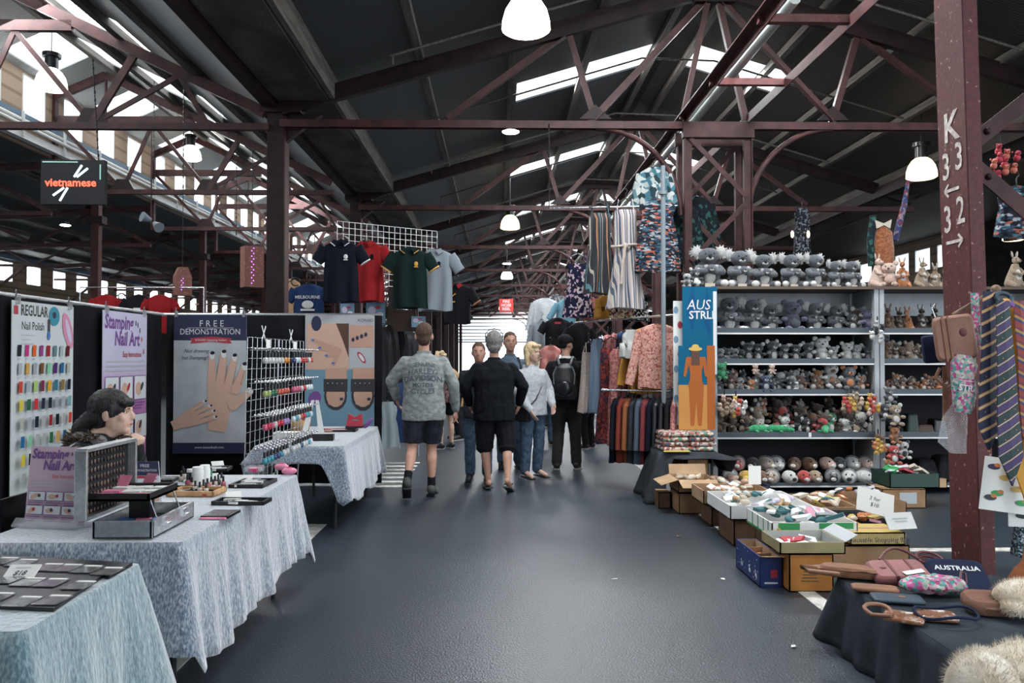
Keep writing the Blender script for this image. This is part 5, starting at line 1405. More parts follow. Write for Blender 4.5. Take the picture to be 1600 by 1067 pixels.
SY = 8.8
mShD = mt('dark shelf back', (.018, .018, .020), .8); mLip = mt('slate shelf lip', (.05, .065, .078), .45)
for n, (x0, x1, lab) in enumerate(((2.41, 4.22, 'tall grey steel shelf unit packed with grey plush koalas'), (4.28, 6.40, 'grey steel shelf unit with kangaroos partly behind the numbered column'))):
    t = thing('shelf_unit', lab, 'shelf', ((x0 + x1) / 2, SY, 0)); w = x1 - x0
    for s in (-1, 1):
        MB().mat(mLtGrey).box((s * w / 2, .0, 1.14), (.05, .05, 2.28)).build('post', parent=t); MB().mat(mLtGrey).box((s * w / 2, .55, 1.14), (.05, .05, 2.28)).build('post', parent=t)
        MB().mat(mLtGrey).box((s * (w / 2 - .005), .28, 1.14), (.01, .5, 2.26)).build('side_panel', parent=t)
    MB().mat(mShD).box((0, .57, 1.0), (w - .05, .01, 2.0)).build('back_panel', parent=t); MB().mat(mLtGrey).box((0, .565, 2.13), (w - .06, .01, .28)).build('back_panel', parent=t)
    MB().mat(mt('brown top board', (.10, .07, .055), .7)).box((0, .26, 2.27), (w + .06, .62, .03)).build('top_board', parent=t)
    for z, h in ((1.755, .07), (1.415, .07), (1.075, .07), (.595, .075), (.06, .05)):
        MB().mat(mLip).box((0, .28, z + .01), (w - .06, .54, .02)).box((0, -.005, z + h / 2), (w - .055, .015, h)).mat(mWhite).box((0, -.016, z + .008), (w - .055, .008, .016)).build('shelf_board', parent=t)
t = thing('shelf_unit', 'last stretch of toy shelving to the right of the numbered column', 'shelf', (7.2, SY, 0))
MB().mat(mt('brown top board', (.10, .07, .055), .7)).box((0, .26, 2.27), (1.5, .62, .03)).build('top_board', parent=t); MB().mat(mShD).box((0, .57, 1.1), (1.5, .01, 2.2)).build('back_panel', parent=t)
for z in (1.755, 1.415, 1.075, .595): MB().mat(mLip).box((0, .28, z + .01), (1.5, .54, .06)).build('shelf_board', parent=t)


def row(seq, Y, z, fn):
    for i, it in enumerate(seq): fn(i, it, WX(it[0], Y), Y, z)


g = 'mother koalas along the top board'
row([(1108, .43, -.1), (1156, .40, .1), (1193, .36, 0), (1236, .36, .2), (1272, .36, .5), (1304, .29, .5), (1330, .29, .3)], 8.98, 2.287,
    lambda i, it, X, Y, z: koala('grey plush mother koala with joey on the top board, %s from the left' % ordn(i), (X, Y, z), it[2], it[1], g))
plush('small striped grey plush hanging over the left end of the top board', (WX(1086, 8.9), 8.9, 2.29), .3, .19, fGreyD, fWhite, None)
plush('tiny grey plush perched at the very left end over the blue towel', (WX(1076, 8.75), 8.80, 2.27), -.4, .15, fLt, fGreyD, None)
for px, h, c, b, rz, lab in ((1370, .40, fPink, fPink, .5, 'pale pink fluffy plush kangaroo on the top board'), (1410, .36, fOr, fWhite, -.2, 'orange plush kangaroo with white front on the top board'), (1440, .36, fTan2, fWhite, .3, 'brown and cream plush kangaroo pair on the top board'), (1462, .30, fTan2, fWhite, -.4, 'smaller brown plush kangaroo leaning beside the pair on the top board'),
                             (1484, .37, fTan2, fWhite, .5, 'brown plush kangaroo tucked against the left of the numbered column'), (1585, .43, fTan2, fWhite, .2, 'tall brown plush kangaroo just right of the numbered column')):
    roo(lab, (WX(px, 8.98), 8.98, 2.287), rz, h, 'plush kangaroos on the top board', c, b)
plush('fluffy pink plush lying beside the pale pink kangaroo', (WX(1388, 8.95), 8.92, 2.29), -.5, .26, fPink, fPink, None)
g = 'koalas on the upper shelf'
row([(1140, .38, -.2), (1176, .36, .1), (1204, .30, 0), (1272, .32, .3), (1306, .30, .1)], 9.02, 1.78,
    lambda i, it, X, Y, z: koala('grey plush koala on the upper shelf under the top board, %s from the left' % ordn(i), (X, Y, z), it[2], it[1], g))
plush('large blue-purple plush with drooping ears on the upper shelf', (WX(1238, 9.0), 9.0, 1.78), 0, .33, fPurp2, fGrey, None)
for i, (px, h, c, c2) in enumerate(((1328, .20, fGreyD, fLt), (1341, .26, fDkBr, fLt), (1352, .25, fPurp2, fPurp2), (1360, .2, fGreyD, fWhite))): plush('small plush at the right end of the upper koala shelf, %s of four' % ordn(i), (WX(px, 9.0), 8.95 + .04 * (i % 2), 1.78), .1 * i, h, c, c2, 'small plush ending the upper shelf')
g = 'kangaroos on the upper shelf of the second unit'
row([(1388, .34, fBr, fTan2), (1403, .30, fDkBr, fTan2), (1419, .31, fOr, fTan2), (1438, .33, fDkBr, fWhite), (1459, .34, fDkBr, fWhite), (1481, .26, fTan2, fLt)], 9.02, 1.78,
    lambda i, it, X, Y, z: roo('plush kangaroo on the second unit upper shelf, %s from the left' % ordn(i), (X, Y, z), (-.4, .2, -.9, .1, 0, .4)[i], it[1], g, it[2], it[3]))
S2 = [(1126, .15, fLt, fGrey), (1137, .15, fGrey, fLt), (1148, .15, fLt, fGrey), (1158, .14, fGrey, fGreen), (1168, .21, fGreyD, fLt), (1184, .20, fGreyD, fWhite), (1206, .23, fGrey, fWhite), (1225, .19, fGrey, fWhite), (1243, .19, fGreyD, fWhite), (1262, .21, fGreyD, fLt), (1283, .26, fWhite, fWhite), (1302, .17, fLt, fWhite), (1323, .21, fWhite, fWhite), (1338, .19, fLt, fWhite), (1356, .17, fPurp2, fLt)]
row(S2, 8.95, 1.44, lambda i, it, X, Y, z: plush('plush on the second shelf of the koala unit, %s from the left' % ordn(i), (X, Y, z), R.uniform(-.4, .4), it[1], it[2], it[3], 'plush toys on the second shelf'))
row([(1386 + 11 * i, R.uniform(.17, .23), (fBr, fDkBr, fBr, fTan2)[i % 4], (fTan2, fWhite, fTan2)[i % 3]) for i in range(9)], 8.95, 1.44, lambda i, it, X, Y, z: plush('brown plush on the second shelf of the kangaroo unit, %s from the left' % ordn(i), (X, Y, z), R.uniform(-.5, .5), it[1], it[2], it[3], 'brown plush toys on the second shelf'))


def pile(px0, px1, n, z, hr, cols, lab, group, layers=2, Y=8.92, dz=.085, tumb=.9):
    it = []
    for L in range(layers):
        k = n - L * 2
        for i in range(k): it.append((px0 + (px1 - px0) * (i + .5 + .5 * (L % 2)) / k + R.uniform(-2, 2), L))
    it.sort()
    for i, (px, L) in enumerate(it):
        h = R.uniform(*hr); c, c2 = R.choice(cols)
        plush('%s, %s from the left' % (lab, ordn(i)), (WX(px, Y), Y + .10 * L + R.uniform(-.02, .02), z + dz * L + .005), 0, h, c, c2, group, rot=(R.uniform(-.3, tumb) * (L > 0), R.uniform(-tumb, tumb) * .5, R.uniform(-1, 1)))


R.seed(21)
kp = [(fGrey, fWhite), (fGreyD, fWhite), (fWhite, fLt), (fGrey, fLt), (fOr, fWhite), (fBlk, fWhite), (fBr, fLt), (fLt, fGrey)]
pile(1122, 1366, 19, 1.10, (.13, .19), kp, 'small mixed plush on the third shelf', 'small plush toys on the third shelf')
plush('grey koala in an orange vest on the third shelf', (WX(1325, 8.87), 8.86, 1.13), 0, .25, fGrey, fOr, None); plush('grey koala in a brown hat on the third shelf', (WX(1298, 8.9), 8.90, 1.15), 0, .26, fLt, fBr, None); plush('dark blue shirted plush on the third shelf', (WX(1195, 8.87), 8.86, 1.11), 0, .18, fur('navy', (.02, .04, .10), (.04, .07, .16)), fWhite, None)
pile(1384, 1474, 13, 1.10, (.10, .15), [(fOr, fWhite), (fBr, fWhite), (fBr, fOr), (fTan2, fWhite)], 'tiny orange brown plush on the third shelf of the kangaroo unit', 'tiny orange brown plush toys', dz=.06)
pile(1120, 1365, 15, .62, (.17, .24), [(fBr, fBr), (fDkBr, fBr), (fDkBr, fDkBr), (fTan2, fWhite), (fWhite, fLt), (fGreen, fWhite), (fRed, fBlk), (fBlk, fWhite), (fLt, fPink), (fOr, fWhite), (fBr, fDkBr), (fDkBr, fTan2)], 'plush animal in the pile on the fourth shelf', 'plush pile on the fourth shelf', 3, dz=.10)
for i, px in enumerate((1185, 1212, 1290)):
    t = thing('plush_crocodile', ('left', 'middle', 'right')[i] + ' bright green plush crocodile at the front of the fourth shelf', 'plush toy', (WX(px, 8.84), 8.86, .66), (.2, -.3, 1.2)[i], 'green crocodiles on the fourth shelf'); m = MB().mat(fGreen)
    chain(m, [(V(-.15, 0, .02), .02), (V(-.06, 0, .04), .045), (V(.05, 0, .04), .045), (V(.10, 0, .045), .035), (V(.18, 0, .03), .022)], 8)
    for a in (-.05, .06):
        for s in (-1, 1): m.ell((a, s * .06, .015), (.02, .035, .015), n=6, m=4)
    m.build('body', parent=t); MB().mat(fWhite).ell((.10, .02, .075), (.014, .014, .014), n=6, m=4).ell((.10, -.02, .075), (.014, .014, .014), n=6, m=4).build('eyes', parent=t)
# bottom deck: slippers and bagged plush
mBag = mt('clear bag', (.75, .76, .78), .12, alpha=.22, bump=.6, bscale=18)
R.seed(9); sl0 = None; k = 0
sp_ = [(1130, 0, fRed, 1), (1152, 0, fRed, 1), (1140, 1, fBlk, 1), (1165, 1, fYel, 0), (1195, 0, fTan2, 1), (1175, 0, fBlk, 0), (1212, 0, fLt, 1), (1240, 0, fBr, 0), (1262, 0, fBr, 0), (1290, 0, fPink, 0), (1310, 0, fGreyD, 0), (1330, 0, fLt, 1), (1352, 0, fPink, 1), (1205, 1, fTan2, 1), (1232, 1, fWhite, 0), (1272, 1, fTan2, 0), (1300, 1, fBlk, 1), (1325, 1, fWhite, 1), (1348, 1, fWhite, 1), (1255, 1, fRed, 0), (1188, 1, fBr, 0)]
for px, L, c, bag in sorted(sp_):
    Y = 8.98 if L == 0 else 8.84; z = .22 if L == 0 else .09
    t = thing('animal_slipper', 'furry animal slipper on the bottom deck of the koala unit, %s from the left' % ordn(k), 'slipper', (WX(px, Y), Y, z), R.uniform(-.5, .5), 'animal slippers on the bottom deck'); k += 1
    MB().mat(c).ell((0, 0, .075), (.075, .11, .075), n=12, m=8).ell((0, -.09, .07), (.055, .04, .05)).build('slipper', parent=t); MB().mat(mBlackG).ell((-.03, -.10, .11), (.012, .01, .014), n=6, m=4).ell((.03, -.10, .11), (.012, .01, .014), n=6, m=4).build('eyes', parent=t)
    MB().mat(fWhite if c is not fWhite else fBlk).ell((0, -.125, .065), (.03, .02, .022), n=8, m=5).build('muzzle', parent=t)
    if bag: MB().mat(mBag).ell((0, 0, .08), (.095, .13, .095), n=9, m=6).build('clear_bag', parent=t)
# dark goods on the right unit's fourth shelf
R.seed(2)
for i, (px, w, h, c, lab) in enumerate(((1396, .16, .10, mBlkCot, 'low black case'), (1420, .14, .24, mt('dark green box', (.01, .03, .02), .5), 'dark green upright box'), (1440, .2, .12, mt('dull brown leather', (.06, .035, .02), .6), 'brown leather purse'), (1462, .16, .18, mBlackG, 'black bag'))):
    tag(MB().mat(c).box((0, 0, h / 2), (w, .2, h), top=(.8, .8)).build('leather_case' if i else 'case', loc=(WX(px, 9.0), 9.0, .62), bevel=.02), lab + ' on the fourth shelf of the kangaroo unit', 'case')
for i, (px, w, h) in enumerate(((1440, .3, .26), (1470, .26, .3))): tag(MB().mat(mBlkCot).box((0, 0, h / 2), (w, .3, h), top=(.6, .7)).build('bag', loc=(WX(px, 9.0), 9.0, .09), bevel=.04), ('left', 'right')[i] + ' black bag on the bottom deck of the kangaroo unit', 'bag')
tag(MB().mat(mWhite).box((0, 0, 0), (.03, .004, .05)).build('price_tag', loc=(WX(1265, 8.77), 8.775, .64)), 'tiny white price tag clipped to the fourth shelf edge', 'tag')


# hanging clusters and single hangers
def cluster(name, label, p, n, r, cols, group=None, dz=1., size=.055, drop=.1):
    t = thing(name, label, 'plush toy', p, group=group)
    for i in range(n):
        a = i * 2.4; q = r * math.sqrt((i + .5) / n); c = R.choice(cols); x, z = q * math.cos(a), q * math.sin(a) * dz
        MB().mat(c).ell((x, -.02 - .02 * (i % 3), z), (size * .55, size * .5, size * .6), n=8, m=6).ell((x, -.03 - .02 * (i % 3), z + size * .7), (size * .45,) * 3, n=8, m=6).ell((x - size * .35, -.03, z + size * 1.05), (size * .18,) * 3, n=6, m=4).ell((x + size * .35, -.03, z + size * 1.05), (size * .18,) * 3, n=6, m=4).mat(mBlackG).ell((x, -.03 - .02 * (i % 3) - size * .45, z + size * .68), (size * .12,) * 3, n=5, m=4).build('clip_on_toy', parent=t)
    MB().mat(mBlack).cyl((0, 0, r * .5), (0, 0, r * dz + drop), .008, n=5).build('cord', parent=t)
    return t


R.seed(31)
for px, py, n, r, cols, lab, dz in ((1132, 636, 9, .09, [fTan2, fPink, fLt, fBr], 'bunch of pale clip-on toys hanging at the left end of the third board', 1), (1150, 638, 9, .09, [fRed, fWhite, fBr, fYel], 'bunch of red and white clip-on toys hanging next to the left end bunch', 1), (1330, 632, 13, .11, [fYel, fTan2, fRed, fPink], 'round bunch of yellow and red clip-on toys under the third board', .8), (1360, 634, 8, .08, [fYel, fPink, fRed], 'narrow bunch of clip-on toys by the post between the units', 1.1), (1372, 696, 8, .08, [fOr, fYel, fGreen, fBr], 'bunch of orange and green toys low on the middle post', 1), (1371, 524, 7, .10, [fWhite, fBlk, fLt], 'bunch of black and white clip-on koalas high on the middle post', 1.1)):
    cluster('clip_on_bunch', lab, W(px, py, 8.72), n, r, cols, None, dz)
for px, py, c, lab, h in ((1180, 582, fPink, 'tiny pink clip-on bear on the second board, left one', .10), (1206, 582, fPink, 'tiny pink clip-on bear on the second board, right one', .10), (1127, 590, fGreen, 'green frog plush clipped to the left post', .17)):
    p = W(px, py, 8.75); plush(lab, (p.x, 8.75, p.z - .02), 0, h, c, c, None)
# string of dolls on the middle post
for i, (px, py, h, c, c2, lab) in enumerate(((1388, 628, .17, fGrey, fLt, 'grey mouse eared doll at the top of the post string'), (1394, 662, .22, fTan2, fWhite, 'doll with a cream hat brim on the middle post'), (1396, 690, .17, fOr, fBr, 'orange dressed doll on the middle post'), (1392, 722, .2, fRed, fWhite, 'red suited doll low on the middle post'), (1410, 714, .18, fWhite, fBlk, 'black and white doll right of the red suited one'), (1384, 735, .14, fOr, fWhite, 'small orange doll at the foot of the string'), (1380, 655, .18, fBlk, fWhite, 'black and white penguin doll left of the cream hat doll'), (1396, 742, .14, fBr, fYel, 'small brown doll above the green crate'))):
    p = W(px, py, 8.68); plush(lab, (p.x, 8.66 - .03 * (i % 2), p.z - .02), 0, h, c, c2, 'dolls hung on the middle post', name='hanging_doll')
# ================================================================ RIGHT STALL: BOXES, SMALL TABLE, BAGS
mCard = mt('brown cardboard', (.25, .145, .075), .85, col2=(.33, .20, .11), scale=6); mCardL = mt('light cardboard', (.42, .28, .17), .85, var=.12, scale=8); mCardO = mt('orange cardboard', (.48, .20, .035), .7, col2=(.38, .14, .025), scale=5)
mCardD = mt('dark cardboard', (.13, .075, .045), .85, var=.2, scale=6)


def carton(label, x0, x1, y0, y1, z0, h, mat, inner=None, flaps=(), name='cardboard_box', closed=False, rz=0., t_=.008, decor=None, floor_=.3):
    cx, cy = (x0 + x1) / 2, (y0 + y1) / 2; w, d = x1 - x0, y1 - y0
    t = thing(name, label, 'box', (cx, cy, z0), rz); inner = inner or mCardL; m = MB()
    for a in (-1, 1):
        m.mat(mat).box((a * (w / 2 - t_ / 2), 0, h / 2), (t_, d, h)).box((0, a * (d / 2 - t_ / 2), h / 2), (w, t_, h))
        m.mat(inner).box((a * (w / 2 - t_ - .001), 0, h / 2), (.002, d - 2 * t_, h - .004)).box((0, a * (d / 2 - t_ - .001), h / 2), (w - 2 * t_, .002, h - .004))
    m.mat(mat).box((0, 0, .004), (w, d, .008))
    if closed: m.mat(mat).box((0, 0, h - .004), (w, d, .008)).mat(mCardL).box((0, 0, h + .0005), (w * .98, .05, .001))
    m.build('body', parent=t)
    for f in flaps:
        s, l, ang = f; c, sn = math.cos(ang), math.sin(ang)
        if s == 'f': q = [(-w / 2, -d / 2, h), (w / 2, -d / 2, h), (w / 2 - .01, -d / 2 - l * c, h + l * sn), (-w / 2 + .01, -d / 2 - l * c, h + l * sn)]
        if s == 'b': q = [(-w / 2, d / 2, h), (w / 2, d / 2, h), (w / 2, d / 2 + l * c, h + l * sn), (-w / 2, d / 2 + l * c, h + l * sn)][::-1]
        if s == 'l': q = [(-w / 2, -d / 2, h), (-w / 2, d / 2, h), (-w / 2 - l * c, d / 2, h + l * sn), (-w / 2 - l * c, -d / 2, h + l * sn)][::-1]
        if s == 'r': q = [(w / 2, -d / 2, h), (w / 2, d / 2, h), (w / 2 + l * c, d / 2, h + l * sn), (w / 2 + l * c, -d / 2, h + l * sn)]
        MB().mat(inner).poly(q, (0, 0, .004)).build('flap', parent=t)
    if decor: decor(t, w, d, h)
    return t


NT = {}


def fillbox(lab, x0, x1, y0, y1, z, n, cols, group, sz=.05, flat_=.4, cat='souvenir', name='souvenir_pack', kinds=('box', 'ell')):
    pts = sorted([(R.uniform(x0 + sz * .6, x1 - sz * .6), R.uniform(y0 + sz * .6, y1 - sz * .6)) for _ in range(n)])
    for i, (x, y) in enumerate(pts):
        m = MB().mat(R.choice(cols)); k = R.choice(kinds); s = sz * R.uniform(.7, 1.2); r = (R.uniform(-.5, .5), R.uniform(-.5, .5), R.uniform(0, 3))
        if k == 'box': m.box((0, 0, 0), (s * 1.3, s, s * .25), Euler(r).to_matrix())
        elif k == 'ell': m.ell((0, 0, 0), (s * .7, s * .45, s * .35), r, n=8, m=6)
        else: m.bar((-s, 0, 0), (s, 0, .01), .012, .012)
        if k == 'box' and R.random() < .5: m.mat(mPaper).box((0, 0, s * .14), (s * .8, s * .5, .002), Euler(r).to_matrix())
        tag(m.build(name, loc=(x, y, z + R.uniform(0, sz * .5)), rz=0 if k != 'bar' else R.uniform(0, 3)), '%s, %s from the left' % (lab, ordn(i)), cat, group)


kTeal, kGrn, kYw, kBl2, kCr, kOr, kDk = flat('teal dark', (.03, .12, .13)), flat('leaf green', (.03, .28, .08)), flat('straw yellow', (.50, .36, .10)), flat('royal blue', (.012, .03, .14)), flat('cream', (.55, .48, .38)), flat('orange', (.5, .17, .05)), flat('dark slate', (.03, .035, .04))
R.seed(44)


def stars(t, w, d, h):
    m = MB().mat(kW)
    for i in range(16):
        y, z = -d / 2 + .03 + (d - .06) * R.random(), .03 + (h - .04) * R.random(); m.box((-w / 2 - .001, y, z), (.002, .010, .004)).box((-w / 2 - .001, y, z), (.002, .004, .010))
    for y in (-.18, -.05, .12): m.ell((-w / 2 - .001, y, .06), (.002, .022, .016), n=8, m=5).ell((-w / 2 - .001, y + .012, .085), (.002, .010, .010), n=7, m=5)
    m.box((0, -d / 2 - .001, .03), (w * .6, .002, .01)).mat(kRed).box((.02, -d / 2 - .001, .09), (.045, .002, .05)); m.build('lettering_pattern', parent=t)
    for y in (-.08, .10): MB().mat(mCardL).box((0, y, h * .55), (w - .02, .006, h * .7)).build('divider', parent=t)


def stamp(t, w, d, h):
    m = MB().mat(mCardD)
    for i in range(4): m.box((-.01, -d / 2 - .001, .07 + .02 * i), (.11 - .01 * i, .002, .006))
    m.build('printed_mark', parent=t)


carton('blue star printed box with cardboard dividers on the asphalt', 1.71, 1.855, 5.18, 5.70, 0, .20, kBl2, mCardL, (('f', .07, .2),), decor=stars)
fillbox('orange and brown trinket in the blue star box', 1.72, 1.845, 5.2, 5.68, .12, 24, [kOr, kCr, mCardD, kRed, mCardL], 'trinkets in the blue star box', .035)
carton('bright orange cardboard box on the asphalt beside the blue one', 1.865, 2.15, 5.08, 5.44, 0, .235, mCardO, decor=stamp)
carton('shallow khaki tray lying on the orange box', 1.80, 2.22, 5.06, 5.42, .245, .075, mt('khaki card', (.30, .26, .13), .7, var=.12, scale=5), flat('pale grey', (.42, .44, .46)), (('r', .09, .5),), name='cardboard_tray')
fillbox('flat pale packet in the khaki tray', 1.83, 2.12, 5.1, 5.38, .27, 9, [kGy, kW, kRed, kPinkL], 'packets in the khaki tray', .07, kinds=('box',))
carton('closed brown box under the reusable bag carton', 2.30, 2.84, 5.46, 5.92, 0, .205, mCard, closed=True)


def bagtext(t, w, d, h):
    m = MB().mat(kInk).text('Reusable Shopping Bag', .045, (0.01, -d / 2 - .002, h * .4), bold=.012); m.build('printed_words', parent=t)
    m = MB().mat(kCr)
    for i in range(26): m.bar((-w / 2 + .01 + i * w / 26, -d / 2 - .001, .01), (-w / 2 + .02 + i * w / 26, -d / 2 - .001, h - .01), .002, .003)
    m.build('printed_stripe', parent=t)


carton('straw yellow carton printed Reusable Shopping Bag', 2.42, 2.80, 5.44, 5.74, .212, .085, kYw, kYw, decor=bagtext, closed=True)
q = thing('price_sign', 'white curled paper sign standing on the yellow carton', 'sign', (2.70, 5.50, .298)); s = Sheet(V(-.02, .0, .12), (1, .2, 0), .22, .12, mPaper, (-.1, .5, .85)); s.rect(.05, .04, .12, .008, kGy).rect(.06, .06, .1, .008, kGy); s.done(q, 'paper')
# green and white fruit tray on boxes
carton('dark box under the green and white tray', 1.95, 2.35, 5.58, 6.0, 0, .24, mCardD, closed=True)


def grnmark(t, w, d, h):
    m = MB().mat(kGrn)
    for y in (-.2, -.1, .02, .14): m.box((-w / 2 - .001, y, h / 2), (.002, .014, h))
    m.box((-w / 2 - .001, 0, .008), (.002, d, .014)).box((-w * .3, -d / 2 - .001, h * .75), (w * .25, .002, h * .5)).box((w * .25, -d / 2 - .001, h * .8), (w * .4, .002, h * .4)).mat(kYw).ell((-w * .42, -d / 2 - .002, h * .4), (.02, .003, .03), n=10); m.build('printed_band', parent=t)


carton('white fruit tray with green printed bands full of packets', 1.90, 2.50, 5.50, 6.05, .247, .105, mWhite, mWhite, decor=grnmark, name='fruit_tray')
fillbox('packet of souvenirs in the green banded tray', 1.93, 2.47, 5.55, 6.02, .335, 26, [kTeal, kTeal, kDk, kW, kPink, kCr, kW], 'packets in the green banded tray', .085, kinds=('box', 'box', 'ell'))
# white foam box
carton('brown box on the painted line under the white box', 1.88, 2.28, 6.32, 6.75, 0, .21, mCardD, closed=True)
carton('long white box of small packets near the painted line', 1.84, 2.50, 6.28, 6.98, .215, .11, mWhite, mWhite, name='foam_box')
fillbox('small packet in the long white box', 1.87, 2.47, 6.32, 6.95, .31, 34, [kW, kCr, mPaper, kPinkL, kTeal, mCardL], 'packets in the long white box', .07)
carton('orange edged brown tray behind the long white box', 1.82, 2.42, 7.02, 7.45, .20, .12, mCardL, mCardL, name='cardboard_tray'); carton('plain box propping the orange edged tray', 1.9, 2.35, 7.05, 7.42, 0, .195, mCardD, closed=True)
fillbox('wrapped trinket in the orange edged tray', 1.85, 2.4, 7.06, 7.42, .29, 18, [kW, kCr, mPaper, kSkin, mCardL], 'trinkets in the orange edged tray', .06)
for x, y, a in ((2.55, 7.35, .3), (2.02, 5.3, 0)):
    pass
q = thing('price_sign', 'tall white paper sign propped behind the long white box', 'sign', (2.36, 7.3, .33)); s = Sheet(V(-.05, .0, .17), (1, .1, 0), .12, .17, mPaper, (.1, .3, .95)); s.done(q, 'paper')
carton('low box of hats and gloves right of the white box', 2.56, 3.0, 6.55, 7.2, 0, .26, mCardL, mCardL); fillbox('knitted souvenir in the low box of hats', 2.6, 2.97, 6.6, 7.15, .25, 20, [kYw, kDk, kW, kSkin, kCr, kTeal], 'knitted goods in the low box', .08, kinds=('ell', 'box'))
carton('wide brown tray of white and grey goods before the shelf', 3.04, 3.62, 7.0, 7.6, 0, .22, mCard, mCardL); fillbox('white or grey souvenir in the wide brown tray', 3.08, 3.58, 7.05, 7.55, .22, 22, [kW, kW, kGy, kDk, kPinkL, kOr], 'goods in the wide brown tray', .08, kinds=('ell', 'box'))
carton('navy edged tray at the foot of the left shelf post', 2.1, 2.75, 8.0, 8.45, 0, .2, kNavy, kNavy); fillbox('wrapped item in the navy edged tray', 2.15, 2.7, 8.05, 8.4, .2, 16, [kYw, kCr, kSkin, kW], 'items in the navy edged tray', .09, kinds=('ell',))
# black slatted crate
q = carton('black slatted crate with a paper sign beside the yellow carton', 2.55, 3.05, 6.02, 6.42, .12, .11, kDk, kDk, name='plastic_crate'); m = MB().mat(kW)
for i in range(18): m.box((-.24 + .028 * i, -.202, .055), (.009, .003, .08))
m.build('slats', parent=q); MB().mat(mCardO).box((-.08, .0, .06), (.22, .22, .05)).build('liner', parent=q)
carton('dark crate base under the slatted crate', 2.58, 3.02, 6.04, 6.40, 0, .115, mCardD, closed=True)
carton('shallow grey tray of pink packets behind the slatted crate', 2.52, 3.08, 6.46, 6.54, .0, .24, kDk, kDk, name='plastic_crate')
fillbox('pink or cream packet in the black slatted crate', 2.58, 3.0, 6.06, 6.38, .22, 12, [kCr, kPink, kYw, kOr], 'packets in the black slatted crate', .07)
q = thing('price_sign', 'large white paper sign with handwriting leaning over the slatted crate', 'sign', (2.95, 6.2, .25)); s = Sheet(V(-.12, .02, .24), (1, -.3, -.25), .27, .19, mPaper, (.25, .4, .85)); s.text('3 for', .13, .07, .045, kInk, .0, .9, .2).text('$10', .13, .12, .045, kInk, 0, .9, .2).done(q, 'paper')
carton('brown box with a white label under the dark green crate', 3.82, 4.26, 7.86, 8.2, 0, .19, mCard, closed=True, decor=lambda t, w, d, h: MB().mat(kGy).box((.04, -d / 2 - .001, .10), (.17, .002, .11)).build('label', parent=t))
carton('dark green crate of packets in front of the kangaroo unit', 3.92, 4.42, 7.9, 8.3, .195, .14, mt('green plastic', (.01, .045, .03), .5), kDk, name='plastic_crate'); fillbox('red or white packet in the dark green crate', 3.96, 4.38, 7.94, 8.26, .33, 16, [kW, kRed, kDk, kGrn, kCr], 'packets in the dark green crate', .09, kinds=('box',))
carton('small tan tray on the bottom deck of the kangaroo unit', 4.62, 4.95, 8.70, 8.78, .06, .10, mCardL, mCardL, name='cardboard_tray')
# open carton by the small table
carton('closed lower carton under the open flapped carton', 1.74, 2.10, 7.62, 8.0, 0, .20, mCard, closed=True)
carton('open brown carton with wide flaps full of crumpled paper bags', 1.73, 2.10, 7.60, 8.0, .205, .12, mCard, mCardL, (('f', .16, -.35), ('l', .17, -.3), ('b', .1, 1.2)))
fillbox('crumpled pale packet in the open flapped carton', 1.76, 2.07, 7.63, 7.97, .30, 14, [kCr, kW, mCardL], 'packets in the open flapped carton', .06)
carton('small carton half hidden left of the open carton', 1.60, 1.72, 7.9, 8.2, 0, .16, mCardD, closed=True)
carton('upright carton under the small black table', 1.98, 2.2, 8.28, 8.45, .0, .44, mCard, closed=True)
# small table, its cloth and the folded textiles
t = thing('side_table', 'small table under the charcoal cloth beside the towel stand', 'table', (1.98, 8.5, 0))
MB().mat(mBlack).box((0, 0, .50), (.58, .46, .02)).build('tabletop', parent=t)
for a in (-.26, .26):
    for b in (-.2, .2): MB().mat(mBlack).cyl((a, b, 0), (a, b, .49), .012, n=6).build('leg', parent=t)
cloth('tablecloth', mClothD, 1.68, 2.28, 8.26, 8.74, .515, lambda x, y, nx, ny: .50 if nx < -.3 else (.05 + .4 * max(0, (1.80 - x) / .12) if ny < -.3 else .2), 'charcoal cloth draped over the small table with folded prints', flare=.10)
mFold = [print_mat('folded print %d' % i, c, 34 + 4 * i, .8) for i, c in enumerate(([(.5, .42, .36), (.30, .10, .08), (.05, .05, .07), (.55, .5, .45)], [(.55, .48, .4), (.10, .25, .18), (.45, .12, .08), (.04, .04, .05)], [(.5, .3, .2), (.55, .5, .46), (.16, .06, .05), (.06, .10, .16)]))]
for i in range(8):
    cx, l = (1.86, 2.14)[i % 2], i // 2
    tag(MB().mat(mFold[i % 3]).box((0, 0, 0), (.28, .38, .045)).build('folded_textile', loc=(cx + R.uniform(-.01, .01), 8.46, .545 + .050 * l), bevel=.018, rz=R.uniform(-.06, .06)), 'folded patterned textile on the small table, %s stack, %s from the bottom' % (('left', 'right')[i % 2], ordn(l)), 'textile', 'folded patterned textiles')
tag(MB().mat(kYw).poly([(-.14, -.10, 0), (.14, -.10, 0), (.12, .06, .01), (-.12, .06, .01)], (0, 0, .004)).build('map', loc=(1.86, 8.30, .522)), 'flat yellow paper map at the front of the small table', 'paper')

